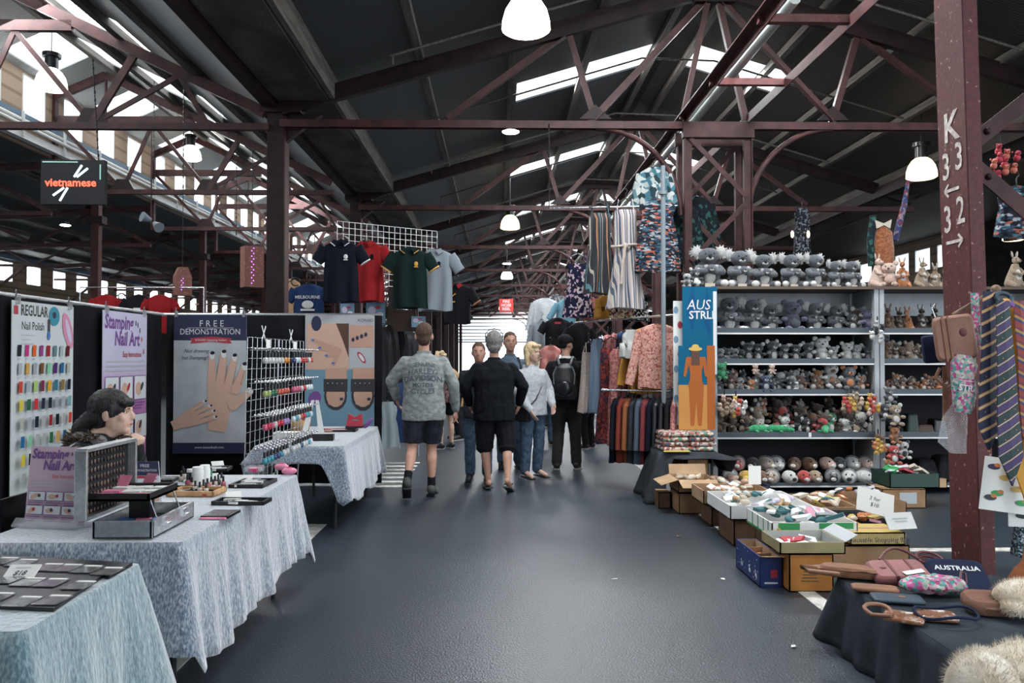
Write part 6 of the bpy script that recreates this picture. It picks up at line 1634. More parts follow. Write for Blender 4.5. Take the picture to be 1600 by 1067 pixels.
# ---------------------------------------------------------------- bag table in the near corner
mDrape = mt('slate drape', (.018, .025, .032), .85, col2=(.036, .046, .056), scale=5, bump=.25, bscale=50)
t = thing('low_table', 'low table under the slate drape in the near right corner', 'table', (2.55, 3.45, 0)); MB().mat(mBlack).box((0, 0, .30), (1.42, 1.4, .03)).build('tabletop', parent=t)
for a in (-.6, .6):
    for b in (-.6, .6): MB().mat(mBlack).box((a, b, .145), (.04, .04, .28)).build('leg', parent=t)
cloth('tablecloth', mDrape, 1.80, 3.30, 2.70, 4.22, .335, lambda x, y, nx, ny: .32, 'slate grey drape over the low bag table', rip=.014, flare=.05)
ZB = .345
mLea = mt('pink leather', (.27, .10, .10), .5, var=.12, scale=12); mLeaB = mt('tan brown leather', (.24, .11, .06), .5, var=.2, scale=14); mLeaD = mt('dark red leather', (.12, .03, .03), .45); mNavy = mt('navy canvas', (.012, .018, .045), .85); mNavB = mt('blue grey leather', (.03, .055, .08), .5)
mFlor = print_mat('floral teal pink', [(.08, .34, .30), (.50, .09, .26), (.52, .34, .38), (.06, .24, .22), (.55, .50, .45), (.32, .36, .30), (.4, .04, .18)], 62, .6)


def soft(m, w, d, h, mat, n=4, e=.55):
    "rounded slab"
    rs = []
    for z, k in ((0, .90), (h * .2, .98), (h * .5, 1), (h * .8, .98), (h, .88)):
        q = []
        for i in range(24):
            t = 2 * PI * i / 24; q.append(V(w / 2 * k * math.copysign(abs(math.cos(t)) ** e, math.cos(t)), d / 2 * k * math.copysign(abs(math.sin(t)) ** e, math.sin(t)), z))
        rs.append(q)
    m.mat(mat).loft(rs); return m


def Bg(px, py, z=ZB): return G(px, py, z)


p = Bg(1404, 905); t = thing('satchel', 'dusty pink leather satchel with two straps lying on the low table', 'bag', (p.x, p.y, ZB + .01), rot=(.22, -.04, -.10))
soft(MB(), .29, .20, .055, mLea, e=.25).build('body', parent=t)
for x in (-.04, .06): MB().mat(mLeaD).box((x, -.004, .057), (.014, .19, .004)).box((x, -.102, .03), (.014, .004, .05)).build('strap', parent=t)
MB().mat(mPaper).box((.05, -.06, .062), (.11, .035, .002), .25).build('label_tag', parent=t); MB().mat(mLeaD).tube([(-.06 + .2 * math.sin(PI * i / 10) * .0 + .02 * i, .10 + .07 * math.sin(PI * i / 10), .05 + .03 * math.sin(PI * i / 10)) for i in range(11)], .008, 6).build('handle', parent=t)
MB().mat(mLeaD).ell((-.08, 0, .057), (.018, .012, .003), n=10).build('emblem', parent=t)
p = Bg(1335, 905); t = thing('leather_bag', 'brown wrinkled leather bag at the back left corner of the low table', 'bag', (p.x, p.y + .05, ZB + .005), -.4)
ringloft(q := MB().mat(mLeaB), [(V(-.18, 0, .03), .02, .03), (V(-.12, 0, .035), .05, .05), (V(0, 0, .04), .06, .07), (V(.12, 0, .04), .06, .07), (V(.16, 0, .035), .02, .05)], 12); q.v = [(a, b, c) for a, b, c in q.v]; soft(q, .3, .12, .05, mLeaB).build('body', parent=t); MB().mat(mLeaB).tube([(-.16, -.02, .03), (-.24, -.03, .03), (-.20, -.06, .02), (-.05, -.08, .02)], .014, 6).build('strap', parent=t)
p = Bg(1453, 893); t = thing('leather_belt', 'coiled dark red leather strap between the pink satchel and navy bag', 'belt', (p.x, p.y, ZB))
m = MB().mat(mLeaD)
for k in range(3): m.tube([((.05 + .008 * k) * math.cos(2 * PI * i / 16), (.05 + .008 * k) * math.sin(2 * PI * i / 16), .03 + .02 * k + .02 * math.sin(2 * PI * i / 16)) for i in range(17)], .008, 5)
m.build('strap', parent=t)
p = Bg(1500, 915); t = thing('canvas_bag', 'navy canvas bag reading AUSTRALIA against the numbered column', 'bag', (p.x, p.y + .02, ZB + .0), rot=(.55, 0, -.18))
soft(MB(), .28, .26, .06, mNavy, e=.3).build('body', parent=t); MB().mat(kW).text('AUSTRALIA', .042, (.0, .05, .0635), (1, 0, 0), (0, 1, 0), bold=.025).build('lettering', parent=t)
p = Bg(1402, 938); t = thing('wallet', 'flat blue-grey leather wallet on the low table edge', 'wallet', (p.x, p.y, ZB), -.25); soft(MB(), .23, .13, .018, mNavB, e=.2).build('body', parent=t); MB().mat(mLeaB).ell((.02, 0, .019), (.02, .012, .003), n=10).build('emblem', parent=t)
p = Bg(1372, 925); t = thing('wallet', 'tan leather pouch tucked under the blue-grey wallet', 'wallet', (p.x, p.y + .03, ZB), -.3); soft(MB(), .22, .10, .02, mLeaB, e=.3).build('body', parent=t)
p = Bg(1458, 928); t = thing('floral_pouch', 'puffy teal and pink floral pouch in clear wrap on the low table', 'pouch', (p.x, p.y, ZB + .012), -.05)
m = MB().mat(mFlor); ringloft(m, [(V(0, 0, 0), .10, .05), (V(0, 0, .02), .165, .075), (V(0, 0, .045), .165, .08), (V(0, 0, .07), .12, .05)], 20); o = m.build('body', parent=t); d_ = o.modifiers.new('s', 'SUBSURF'); d_.levels = d_.render_levels = 2
tx = bpy.data.textures.new('puff', 'CLOUDS'); tx.noise_scale = .05; d_ = o.modifiers.new('d', 'DISPLACE'); d_.texture = tx; d_.strength = .03; MB().mat(mLeaD).tube([(.13, .0, .05), (.15, .03, .09), (.17, .03, .08), (.16, 0, .04)], .006, 5).build('loop', parent=t)
mWrap = mt('wrapped brown leather', (.30, .13, .07), .18, col2=(.62, .52, .46), scale=26, lo=.55, hi=.68, bump=.9, bscale=30, coat=1.)
for i, (px, py, w, d, rz, lab) in enumerate(((1412, 968, .17, .13, -.55, 'larger brown purse in crinkled clear wrap at the table front'), (1465, 966, .16, .12, -.25, 'smaller brown purse in crinkled clear wrap inside the black strap loop'))):
    p = Bg(px, py); t = thing('wrapped_purse', lab, 'purse', (p.x, p.y, ZB), rz); soft(MB(), w, d, .022, mWrap, e=.3).build('body', parent=t); MB().mat(mWhite).box((.02, .03, .024), (.03, .012, .002), .3).build('label_tag', parent=t)
p = Bg(1378, 965); tag(MB().mat(mLeaB).tube([(p.x + .045 * math.cos(a) + .02 * math.sin(2 * a), p.y + .085 * math.sin(a), ZB + .014 + .02 * abs(math.sin(a))) for a in [2 * PI * i / 22 for i in range(19)]], .010, 6).build('leather_strap'), 'brown leather strap loop overhanging the table edge', 'strap')
p = Bg(1478, 968); tag(MB().mat(mNavy).tube([(p.x + .135 * math.cos(a), p.y + .095 * math.sin(a), ZB + .030 + .01 * math.sin(3 * a)) for a in [2 * PI * i / 30 for i in range(31)]], .0065, 6).build('cord_strap'), 'thin navy strap loop lying around the wrapped purse', 'strap')
p = Bg(1545, 955); t = thing('suede_purse', 'rounded brown suede purse next to the cream fur', 'purse', (p.x, p.y, ZB + .01), rot=(.1, 0, -.2)); soft(MB(), .22, .18, .06, mt('brown suede', (.19, .10, .07), .9, var=.1, scale=20, bump=.2), e=.6).build('body', parent=t); MB().mat(mLeaB).tube([(.105 * math.cos(a), -.085 * abs(math.sin(a)) - .005, .035) for a in [PI * i / 10 for i in range(11)]], .008, 5).build('piping', parent=t)
p = Bg(1590, 915); t = thing('sheepskin_boot', 'chestnut sheepskin boot toe at the right frame edge', 'boot', (p.x + .08, p.y + .03, ZB), -1.2); m = MB(); m.mat(mt('chestnut suede', (.20, .065, .025), .85, var=.12, scale=10)); ringloft(m, [(V(0, 0, 0), .055, .13), (V(0, 0, .03), .06, .135), (V(0, .02, .08), .055, .10), (V(0, .05, .11), .05, .07), (V(0, .06, .2), .05, .06)], 14); m.build('boot', parent=t); MB().mat(fWhite).ell((0, .06, .2), (.055, .065, .02)).build('cuff', parent=t)


def furry(name, label, cat, loc, blobs, mat, n, L, rad, rz=0., extra=None, seed=1):
    t = thing(name, label, cat, loc, rz); m = MB().mat(mat)
    for c, r in blobs: m.ell(c, r, n=14, m=10)
    o = m.build('body', parent=t); R.seed(seed); f = MB().mat(mat)
    for i in range(n):
        c, r = R.choice(blobs); d = V(R.gauss(0, 1), R.gauss(0, 1), R.gauss(0, 1)).normalized()
        if d.z < -.5: continue
        p = V(c[0] + d.x * r[0], c[1] + d.y * r[1], c[2] + d.z * r[2]); nn = V(d.x / r[0], d.y / r[1], d.z / r[2]).normalized(); e = nn + V(R.gauss(0, .35), R.gauss(0, .35), R.gauss(0, .35) - .2)
        s = e.cross(V(.3, .2, 1)).normalized() * rad; q = p + e.normalized() * L * R.uniform(.6, 1.3); f.add([p - s - nn * .004, p + s - nn * .004, q], [(0, 1, 2)])
    h = f.build('fur', parent=t); h['kind'] = 'stuff'
    if extra: extra(t)
    return t


mFurC = mt('cream sheepskin', (.55, .45, .32), .95, col2=(.78, .74, .66), scale=5, sheen=.5)
p = G(1530, 1052, .45)


def x_dog(t):
    for a in (-.19, -.06): MB().mat(mBlackG).ell((a, -.135 - .02 * (a > -.1), .085), (.011, .012, .013), n=8, m=6).build('eye', parent=t)


furry('fluffy_toy', 'large cream fluffy sheepskin toy cut by the bottom right corner', 'plush toy', (1.64, 2.36, .40), [((0, 0, .12), (.22, .16, .13)), ((-.20, -.02, .12), (.11, .11, .11)), ((.20, .02, .13), (.18, .16, .13))], mFurC, 15000, .021, .0014, 0, x_dog, 3)
carton('crate carrying the cream fluffy toy under the frame corner', 1.40, 1.98, 2.18, 2.60, 0, .40, kDk, closed=True, name='plastic_crate')
furry('sheepskin', 'cream shaggy sheepskin piece by the brown suede purse', 'sheepskin', (Bg(1600, 965).x + .03, Bg(1600, 965).y + .05, ZB + .01), [((0, 0, .07), (.13, .10, .07)), ((-.06, -.06, .04), (.08, .08, .04))], mFurC, 6000, .018, .0013, 0, None, 4)
# ================================================================ HANGING GOODS
def garment(name, label, cat, px, py, D, w, L, mat, rz=0., sleeve=None, flare=1.0, waist=.95, collar=None, trim_=None, group=None, fold=.012, seed=0, straps=False, emblem=None, depth=.07, cuff=None, front=None):
    "hanging garment; (px, py) neck point, w shoulder width, L length in metres; sleeve = (length, width)"
    t = thing(name, label, cat, W(px, py, D), rz, group)
    rs = []; N = 30; hw = w / 2
    prof = [(0, .07, .045), (-.025, hw * .62, .05), (-.055, hw * .93, .045), (-.10, hw * .98, .06), (-.20, hw * (.93 if sleeve else .80), depth), (-L * .5, hw * waist, depth), (-L * .75, hw * (waist + flare) / 2 * 1.0, depth * 1.1), (-L, hw * flare, depth * 1.2)]
    if straps: prof[0:4] = [(-.12, hw * .72, .04), (-.13, hw * .78, .045)]
    q = []
    for a, b in zip(prof, prof[1:]):
        k = max(1, int((a[0] - b[0]) / .06))
        for i in range(k): f = i / k; q.append(tuple(x + (y - x) * f for x, y in zip(a, b)))
    q.append(prof[-1])
    for z, a, d in q:
        tt = min(1, -z / L); ring = []
        for k in range(N):
            u = 2 * PI * k / N; A = fold * (.3 + 2.2 * tt) * math.sin(k * 2 * PI * 6 / N + seed + 1.5 * math.sin(seed * 3 + z * 3))
            x, y = a * math.cos(u), d * math.sin(u); ring.append(V(x * (1 + .15 * A / max(.03, a)), y + A * (1 if abs(math.sin(u)) > .2 else .3), z - .012 * math.sin(3 * u + seed) * tt))
        rs.append(ring)
    b = MB().mat(mat).loft(rs).build('fabric', parent=t)
    if straps:
        for s in (-1, 1): MB().mat(mat).tube([(s * hw * .62, -.03, -.13), (s * hw * .5, -.01, 0), (s * hw * .6, .03, -.13)], .008, 5).build('strap', parent=t)
    if sleeve:
        sl, sw = sleeve
        for s in (-1, 1):
            m = MB().mat(mat); a0 = V(s * hw * .86, 0, -.085); e = a0 + V(s * sl * (.55 if sl < .35 else .22), -.01, -sl * (.83 if sl < .35 else .97)); ring = []
            for i in range(6):
                f = i / 5; c = a0.lerp(e, f); d_ = (e - a0).normalized(); n_ = V(d_.z, 0, -d_.x); wd = sw * (1 - .15 * f) * (1 + .06 * math.sin(i * 2 + seed))
                ring.append([c + n_ * wd / 2 * math.cos(2 * PI * k / 12) + V(0, .032 * math.sin(2 * PI * k / 12), 0) for k in range(12)])
            S_ = m.loft(ring).build('sleeve', parent=t)
            if cuff:
                c = e; m2 = MB().mat(cuff); m2.loft([[p + (e - a0).normalized() * dz for p in ring[-1]] for dz in (-.004, .012)]).build('cuff', parent=S_)
    if collar:
        m = MB().mat(collar); m.poly([V(-.075, -.05, .01), V(-.02, -.075, -.015), V(-.055, -.085, -.075), V(-.11, -.055, -.03)], (0, -.006, 0)); m.poly([V(.075, -.05, .01), V(.11, -.055, -.03), V(.055, -.085, -.075), V(.02, -.075, -.015)], (0, -.006, 0))
        C_ = m.build('collar', parent=t)
        if trim_:
            MB().mat(trim_).bar(V(-.055, -.093, -.075), V(-.11, -.063, -.03), .008, .008).bar(V(.055, -.093, -.075), V(.11, -.063, -.03), .008, .008).build('collar_stripe', parent=C_)
    MB().mat(mBlackG).tube([(0, 0, .0), (0, 0, .07), (.025, 0, .10), (.012, 0, .13), (-.02, 0, .12)], .005, 5).tube([(-hw * .8, 0, -.05), (0, 0, .015), (hw * .8, 0, -.05)], .008, 5).build('hanger', parent=t)
    if emblem:
        col, x, z, kind = emblem; m = MB().mat(col); y = -depth - .018
        if kind == 'crest': m.ell((x, y, z), (.025, .004, .03), n=8, m=5).box((x, y, z - .035), (.05, .006, .012))
        elif kind == 'logo': m.ell((x, y, z), (.085, .006, .06), n=12, m=6).box((x, y - .004, z - .075), (.20, .006, .028)).text('MELBOURNE', .062, (x, y - .012, z + .105), bold=.02)
        elif kind == 'roo': m.tube([(x - .06, y, z - .04), (x - .03, y, z), (x + .03, y, z + .02), (x + .07, y, z + .05)], .010, 5).box((x + .01, y, z - .07), (.10, .006, .02))
        elif kind == 'label': m.box((x, y, z), (.10, .006, .035))
        elif kind == 'belt': m.tube([(hw * math.cos(u) * 1.0, -depth * 1.15 * math.sin(u) - .012, z + .01 * math.sin(u * 2)) for u in [PI * i / 10 for i in range(11)]], .016, 6).tube([(x, y - .01, z), (x - .03, y - .02, z - .2), (x - .05, y - .01, z - .45)], .020, 5).ell((x, y - .01, z), (.03, .02, .03))
        elif kind == 'pale': m.ell((x, y, z), (.07, .006, .04), n=10, m=5)
        m.build('emblem', parent=t)
    return t


mNavyT, mRedT, mGrnT, mGryT = mt('navy pique', (.004, .005, .012), .9, bump=.15, bscale=120), mt('red pique', (.26, .012, .014), .85, bump=.15, bscale=120), mt('bottle green pique', (.004, .014, .012), .9, bump=.15, bscale=120), mt('grey pique', (.22, .25, .28), .85, bump=.15, bscale=120)
mTeeN, mTeeK = mt('navy jersey', (.015, .035, .10), .9), mt('black jersey', (.008, .008, .010), .9)
kWh, kGold = flat('emblem white', (.6, .6, .58)), flat('emblem gold', (.55, .27, .05))
garment('polo_shirt', 'navy polo shirt with white trimmed collar on the wire grid', 'shirt', 533, 376, 9.35, .40, .72, mNavyT, 0, (.20, .17), 1.05, 1.0, mNavyT, kWh, 'polo shirts on the wire grid', seed=1, emblem=(kWh, .07, -.20, 'crest'), cuff=kWh)
garment('polo_shirt', 'red polo shirt between the navy and green ones', 'shirt', 575, 378, 9.85, .40, .74, mRedT, -.25, (.22, .17), 1.05, 1.0, mRedT, None, 'polo shirts on the wire grid', seed=2, emblem=(mNavyT, .09, -.19, 'crest'))
garment('polo_shirt', 'bottle green polo shirt with gold trimmed collar', 'shirt', 641, 388, 9.70, .42, .73, mGrnT, 0, (.20, .17), 1.05, 1.0, mGrnT, kGold, 'polo shirts on the wire grid', seed=3, emblem=(kGold, .08, -.20, 'crest'), cuff=kGold)
garment('polo_shirt', 'light grey polo shirt at the end of the wire grid', 'shirt', 681, 390, 10.15, .42, .78, mGryT, -.15, (.24, .17), 1.05, 1.0, mGryT, None, 'polo shirts on the wire grid', seed=4, emblem=(mNavyT, .06, -.19, 'crest'))
garment('sports_shirt', 'black sports shirt with orange shoulder piping and gold kangaroo', 'shirt', 714, 444, 12.0, .42, .60, mTeeK, -.3, (.24, .17), 1.0, 1.0, mRedT, None, None, seed=5, emblem=(kGold, -.06, -.20, 'roo'), cuff=kOr)
garment('t_shirt', 'navy tee printed MELBOURNE above the felt wall', 't-shirt', 483, 444, 11.5, .44, .66, mTeeN, 0, (.20, .16), 1.0, 1.0, None, None, 't-shirts behind the felt wall', seed=6, emblem=(kWh, 0, -.30, 'logo'))
garment('dress', 'tan long garment beside the big dark column', 'dress', 452, 436, 12.2, .34, .95, mt('tan crinkle', (.40, .25, .15), .85), .2, None, 1.1, 1.0, seed=7, fold=.02)
for px, c, lab, s, e in ((166, mRedT, 'red t-shirt with a pale print above the felt wall', 0, (kW, .0, -.20, 'pale')), (217, mTeeK, 'black t-shirt between the two red ones above the felt wall', 1, (kW, 0, -.22, 'label')), (250, mRedT, 'plain red t-shirt right of the black one above the felt wall', 2, None)):
    garment('t_shirt', lab, 't-shirt', px, 461, 12.4, .38, .6, c, .1, (.18, .15), 1.0, 1.0, None, None, 't-shirts behind the felt wall', seed=s, emblem=e)
tag(MB().mat(mChrome).cyl((0, 0, 0), (1.9, 0, 0), .012, n=6).cyl((0, 0, 0), (0, 0, -1.0), .01, n=5).cyl((1.9, 0, 0), (1.9, 0, -1.0), .01, n=5).build('garment_rail', loc=W(125, 449, 12.4)), 'thin metal rail carrying the red and black t-shirts', 'rail')
mHg = mBlackG
tag(MB().mat(mHg).tube([(.05 * math.cos(a), 0, .05 * math.sin(a)) for a in [2 * PI * i / 16 for i in range(15)]], .009, 5).tube([(-.16, 0, -.04), (0, 0, .05), (.16, 0, -.04)], .009, 5).build('coat_hanger', loc=W(190, 463, 12.4)), 'bare black hanger between the red and black t-shirts', 'hanger')
tag(MB().mat(mHg).tube([(.06 * math.cos(a), 0, .06 * math.sin(a)) for a in [2 * PI * i / 16 for i in range(15)]], .010, 5).tube([(-.16, 0, -.04), (0, 0, .05), (.16, 0, -.04)], .009, 5).build('coat_hanger', loc=W(462, 440, 11.3)), 'bare black hanger left of the MELBOURNE tee', 'hanger')
# wire grid for the polos
p, q = W(527, 349, 9.95), W(683, 364, 10.75); u = (q - p); wG = u.length; u = V(u.x, u.y, 0).normalized()
wire_panel(V(p.x, p.y, 2.42), u, wG, .78, 18, 10, 'white wire grid panel behind the polo shirts', None, .004, mat=mWhite)
tag(MB().mat(mSteelD).bar((p.x, p.y + .05, 2.5), (p.x, p.y + .05, 0), .05).build('stall_post'), 'dark post holding the wire grid of polos', 'post')
# printed bags under the polos
for i, (px, py, w, h, D, lab) in enumerate(((542, 474, .17, .20, 9.9, 'small pale printed bag under the navy polo'), (582, 472, .24, .26, 9.9, 'small blue printed bag under the red polo'), (653, 494, .18, .14, 10.2, 'pale printed bag under the grey polo'))):
    o = W(px - 10, py, D); t = thing('printed_bag', lab, 'bag', o); s = Sheet(V(0, 0, 0), (1, 0, 0), w, h, flat('bag blue', (.16, .26, .36))); s.oval(w * .3, h * .4, w * .2, h * .2, kPinkL).oval(w * .7, h * .6, w * .2, h * .12, kW).oval(w * .6, h * .25, w * .15, h * .08, kPk2 if False else kRed).done(t, 'bag')
tag(MB().mat(mt('brown leather skirt', (.04, .02, .014), .6)).box((0, 0, -.14), (.42, .06, .28), top=(.85, 1)).build('skirt', loc=W(628, 484, 10.3)), 'dark brown leather skirt below the green polo', 'skirt')
t = thing('folded_towel', 'row of folded sky blue printed towels behind the walking man', 'towel', W(590, 512, 10.6)); MB().mat(flat('bag blue', (.16, .26, .36))).box((.32, .1, .02), (.62, .3, .06)).mat(kPinkL).box((.3, -.05, .03), (.3, .01, .03)).build('towel', parent=t)
# black jackets left of the aisle
mLeatK = mt('black leather', (.008, .008, .010), .35, bump=.4, bscale=14)
for i, (px, py, D, rz, L) in enumerate(((604, 508, 10.2, 1.2, .95), (618, 512, 10.7, 1.1, .9), (630, 514, 11.2, .5, .75), (640, 520, 11.8, .4, .7), (596, 510, 9.9, 1.3, 1.0))):
    garment('jacket', 'black jacket hanging left of the walkers, %s in depth' % ordn((1, 2, 3, 4, 0)[i]), 'jacket', px, py, D, .46, L, (mLeatK, mBlkCot)[i % 2], rz, (.55, .14), 1.05, 1.0, group='black jackets left of the aisle', seed=i, depth=.10)
garment('raincoat', 'pale translucent grey raincoat low by the far table', 'coat', 606, 628, 9.6, .24, .55, mt('pale grey vinyl', (.30, .36, .37), .3), .5, None, 1.3, 1.0, seed=2)
tag(MB().mat(mChrome).cyl((-1.75, 9.9, 2.0), (-1.2, 12.2, 2.0), .014, n=6).cyl((-1.75, 9.9, 2.0), (-1.75, 9.9, 0), .014, n=6).cyl((-1.2, 12.2, 2.0), (-1.2, 12.2, 0), .014, n=6).build('garment_rack'), 'chrome rack carrying the black jackets', 'rack')
R.seed(51)
for i in range(9):
    y = 10.3 + .55 * i
    garment('long_garment', 'dark clothing in the low rack left of the aisle, %s along it' % ordn(i), 'clothing', 777 - 1.25 * F / y, 600 - (y - 10) * 6, y, .4, .75, R.choice((mBlkCot, mTeeN, mDenB, mLeatK)), 1.3, None, 1.1, 1.0, group='dark clothing in the low rack', seed=i, depth=.09)

# neon sign
p = W(64, 250, 9.0); q = W(163, 247, 9.0); wN = (q - p).length
t = thing('neon_sign', 'black hanging sign with red Vietnamese lettering and white chopsticks', 'sign', (p.x, p.y, p.z), .02)
MB().mat(mBlack).box((wN / 2, .03, -.245), (wN, .06, .50)).build('panel', parent=t)
mNR = mt('red neon', (1, .10, .05), .4, emit=2.6); mNW = mt('white neon', (.75, 1, .95), .4, emit=1.4)
MB().mat(mNR).text('vietnamese', .125, (wN * .47, -.004, -.255), bold=.022, sx=1.0).build('lettering', parent=t)
for a, b in (((.45, -.20), (.38, -.06 + .0)), ((.47, -.19), (.49, -.09)), ((.13, -.40), (.26, -.31)), ((.22, -.45), (.29, -.31))):
    pass
for a, b in (((.37, -.19), (.455, -.055)), ((.40, -.19), (.52, -.09)), ((.14, -.40), (.26, -.31)), ((.215, -.46), (.30, -.31))): MB().mat(mNW).bar((a[0], -.006, a[1]), (b[0], -.006, b[1]), .008, .022).build('chopstick', parent=t)
m = MB().mat(mt('dim edge light', (.35, .6, .55), .4, emit=.5)); m.box((wN * .3, -.003, -.02), (wN * .55, .005, .012)).build('edge_light', parent=t)
MB().mat(mt('dim edge light', (.35, .6, .55), .4, emit=.5)).box((wN * .93, -.003, -.13), (.012, .005, .17)).build('edge_light', parent=t)
m = MB().mat(mBlack)
for i in range(26): m.ell((wN * .88 - .003 * i, .03, .02 + .045 * i), (.006 + .006 * (i % 2), .006 + .006 * ((i + 1) % 2), .028), n=5, m=4)
m.build('chain', parent=t)
# carved lanterns
mLan = mt('punched terracotta panel', (.36, .19, .16), .8, col2=(.22, .10, .08), scale=22, kind='voronoi', lo=.1, hi=.35); mLP = mt('purple led', (.55, .15, .9), .4, emit=5)
for px, py, w, h, house, lab in ((394, 386, .27, .58, 0, 'tall patterned box lantern with purple lights near the dark column'), (285, 432, .24, .30, 1, 'small house shaped patterned lantern with purple lights')):
    t = thing('lantern', lab, 'lantern', W(px, py, 11.4 if not house else 12.5), .6)
    m = MB().mat(mLan).box((0, 0, -h / 2), (w, w * .8, h))
    if house: m.poly([(-w / 2, -w * .4, 0), (w / 2, -w * .4, 0), (w * .25, -w * .4, .14), (-w * .25, -w * .4, .14)], (0, w * .8, 0))
    m.build('case', parent=t); m = MB().mat(mLP)
    for i in range(14 if not house else 6): m.ell((w * .05 * (-1) ** i - w * .1, -w * .4 - .008, -.03 - i * h * .066 if not house else -.04 - i * .035), (.007, .007, .007), n=5, m=4)
    m.build('led_string', parent=t); MB().mat(mBlack).cyl((0, 0, 0), (0, 0, 1.4), .005, n=4).build('cord', parent=t)
t = thing('loudspeaker', 'pair of small grey horn loudspeakers under the left roof', 'loudspeaker', W(236, 344, 13.5))
MB().mat(mGryT).cyl((0, 0, 0), (-.10, -.12, .04), .03, .09, n=12).build('horn', parent=t); MB().mat(mGryT).cyl((.05, 0, -.05), (.18, -.1, -.14), .03, .09, n=12).build('horn', parent=t); MB().mat(mSteel).cyl((0, 0, -.1), (0, 0, 1.6), .012, n=5).build('bracket', parent=t)
# fire hose sign
p = W(780, 467, 30); t = thing('fire_sign', 'red FIRE HOSE REEL sign hanging far over the aisle', 'sign', p); wF = 22 * 30 / F
s = Sheet(V(0, 0, 0), (1, 0, 0), wF, .48, mt('sign red', (.55, .04, .03), .5)); s.text('FIRE', wF / 2, .10, .15, kW, .02).text('HOSE', wF / 2, .24, .15, kW, .02).text('REEL', wF / 2, .38, .15, kW, .02).done(t, 'panel'); MB().mat(mBlack).cyl((.05, 0, 0), (.05, 0, .9), .01, n=4).cyl((wF - .05, 0, 0), (wF - .05, 0, .9), .01, n=4).build('cord', parent=t)

# ---------------------------------------------------------------- right side clothes
pM = lambda n, c, sc, st=None: print_mat(n, c, sc, .85, st)
mP1 = pM('navy blossom print', [(.012, .014, .04), (.012, .014, .04), (.02, .02, .06), (.5, .35, .42), (.012, .014, .04), (.55, .5, .52)], 30)
mP2 = stripe_mat('black dress stripes', [(.30, (.008, .010, .014)), (.08, (.35, .16, .08)), (.22, (.008, .012, .016)), (.08, (.08, .20, .22)), (.20, (.012, .012, .02)), (.06, (.40, .36, .30)), (.06, (.01, .01, .012))], .13, axis=(1, .6, 0))
mP3 = stripe_mat('white and slate stripes', [(.25, (.50, .46, .42)), (.20, (.07, .09, .13)), (.15, (.48, .42, .38)), (.18, (.05, .07, .11)), (.22, (.40, .34, .34))], .075, axis=(1, .5, .02))
mP4 = pM('dark confetti print', [(.01, .012, .018), (.02, .03, .045), (.05, .12, .16), (.012, .014, .02), (.35, .10, .06), (.012, .014, .02), (.30, .32, .34), (.03, .05, .09)], 34, (.55, 1, 1.8))
mP5 = pM('teal leaf print', [(.10, .18, .20), (.35, .38, .37), (.02, .04, .05), (.45, .47, .45), (.05, .14, .18)], 16)
mP6 = pM('dark green print', [(.008, .02, .02), (.01, .01, .015), (.03, .09, .08), (.01, .015, .02)], 22)
mP7 = pM('pink paisley', [(.50, .26, .20), (.45, .20, .17), (.55, .33, .26), (.28, .08, .07), (.52, .30, .24), (.40, .17, .14)], 60)
mP8 = pM('dark red print', [(.14, .02, .02), (.05, .012, .014), (.20, .04, .03), (.02, .02, .04), (.12, .02, .02)], 40)
mP9 = pM('dusty pink print', [(.34, .13, .12), (.28, .10, .10), (.42, .20, .17), (.24, .07, .08)], 50)
mMus = mt('mustard cloth', (.50, .25, .05), .85)
mCrm = mt('cream floral cloth', (.50, .42, .37), .85, var=.12, scale=30); mDenL = mt('pale denim', (.20, .28, .38), .85)
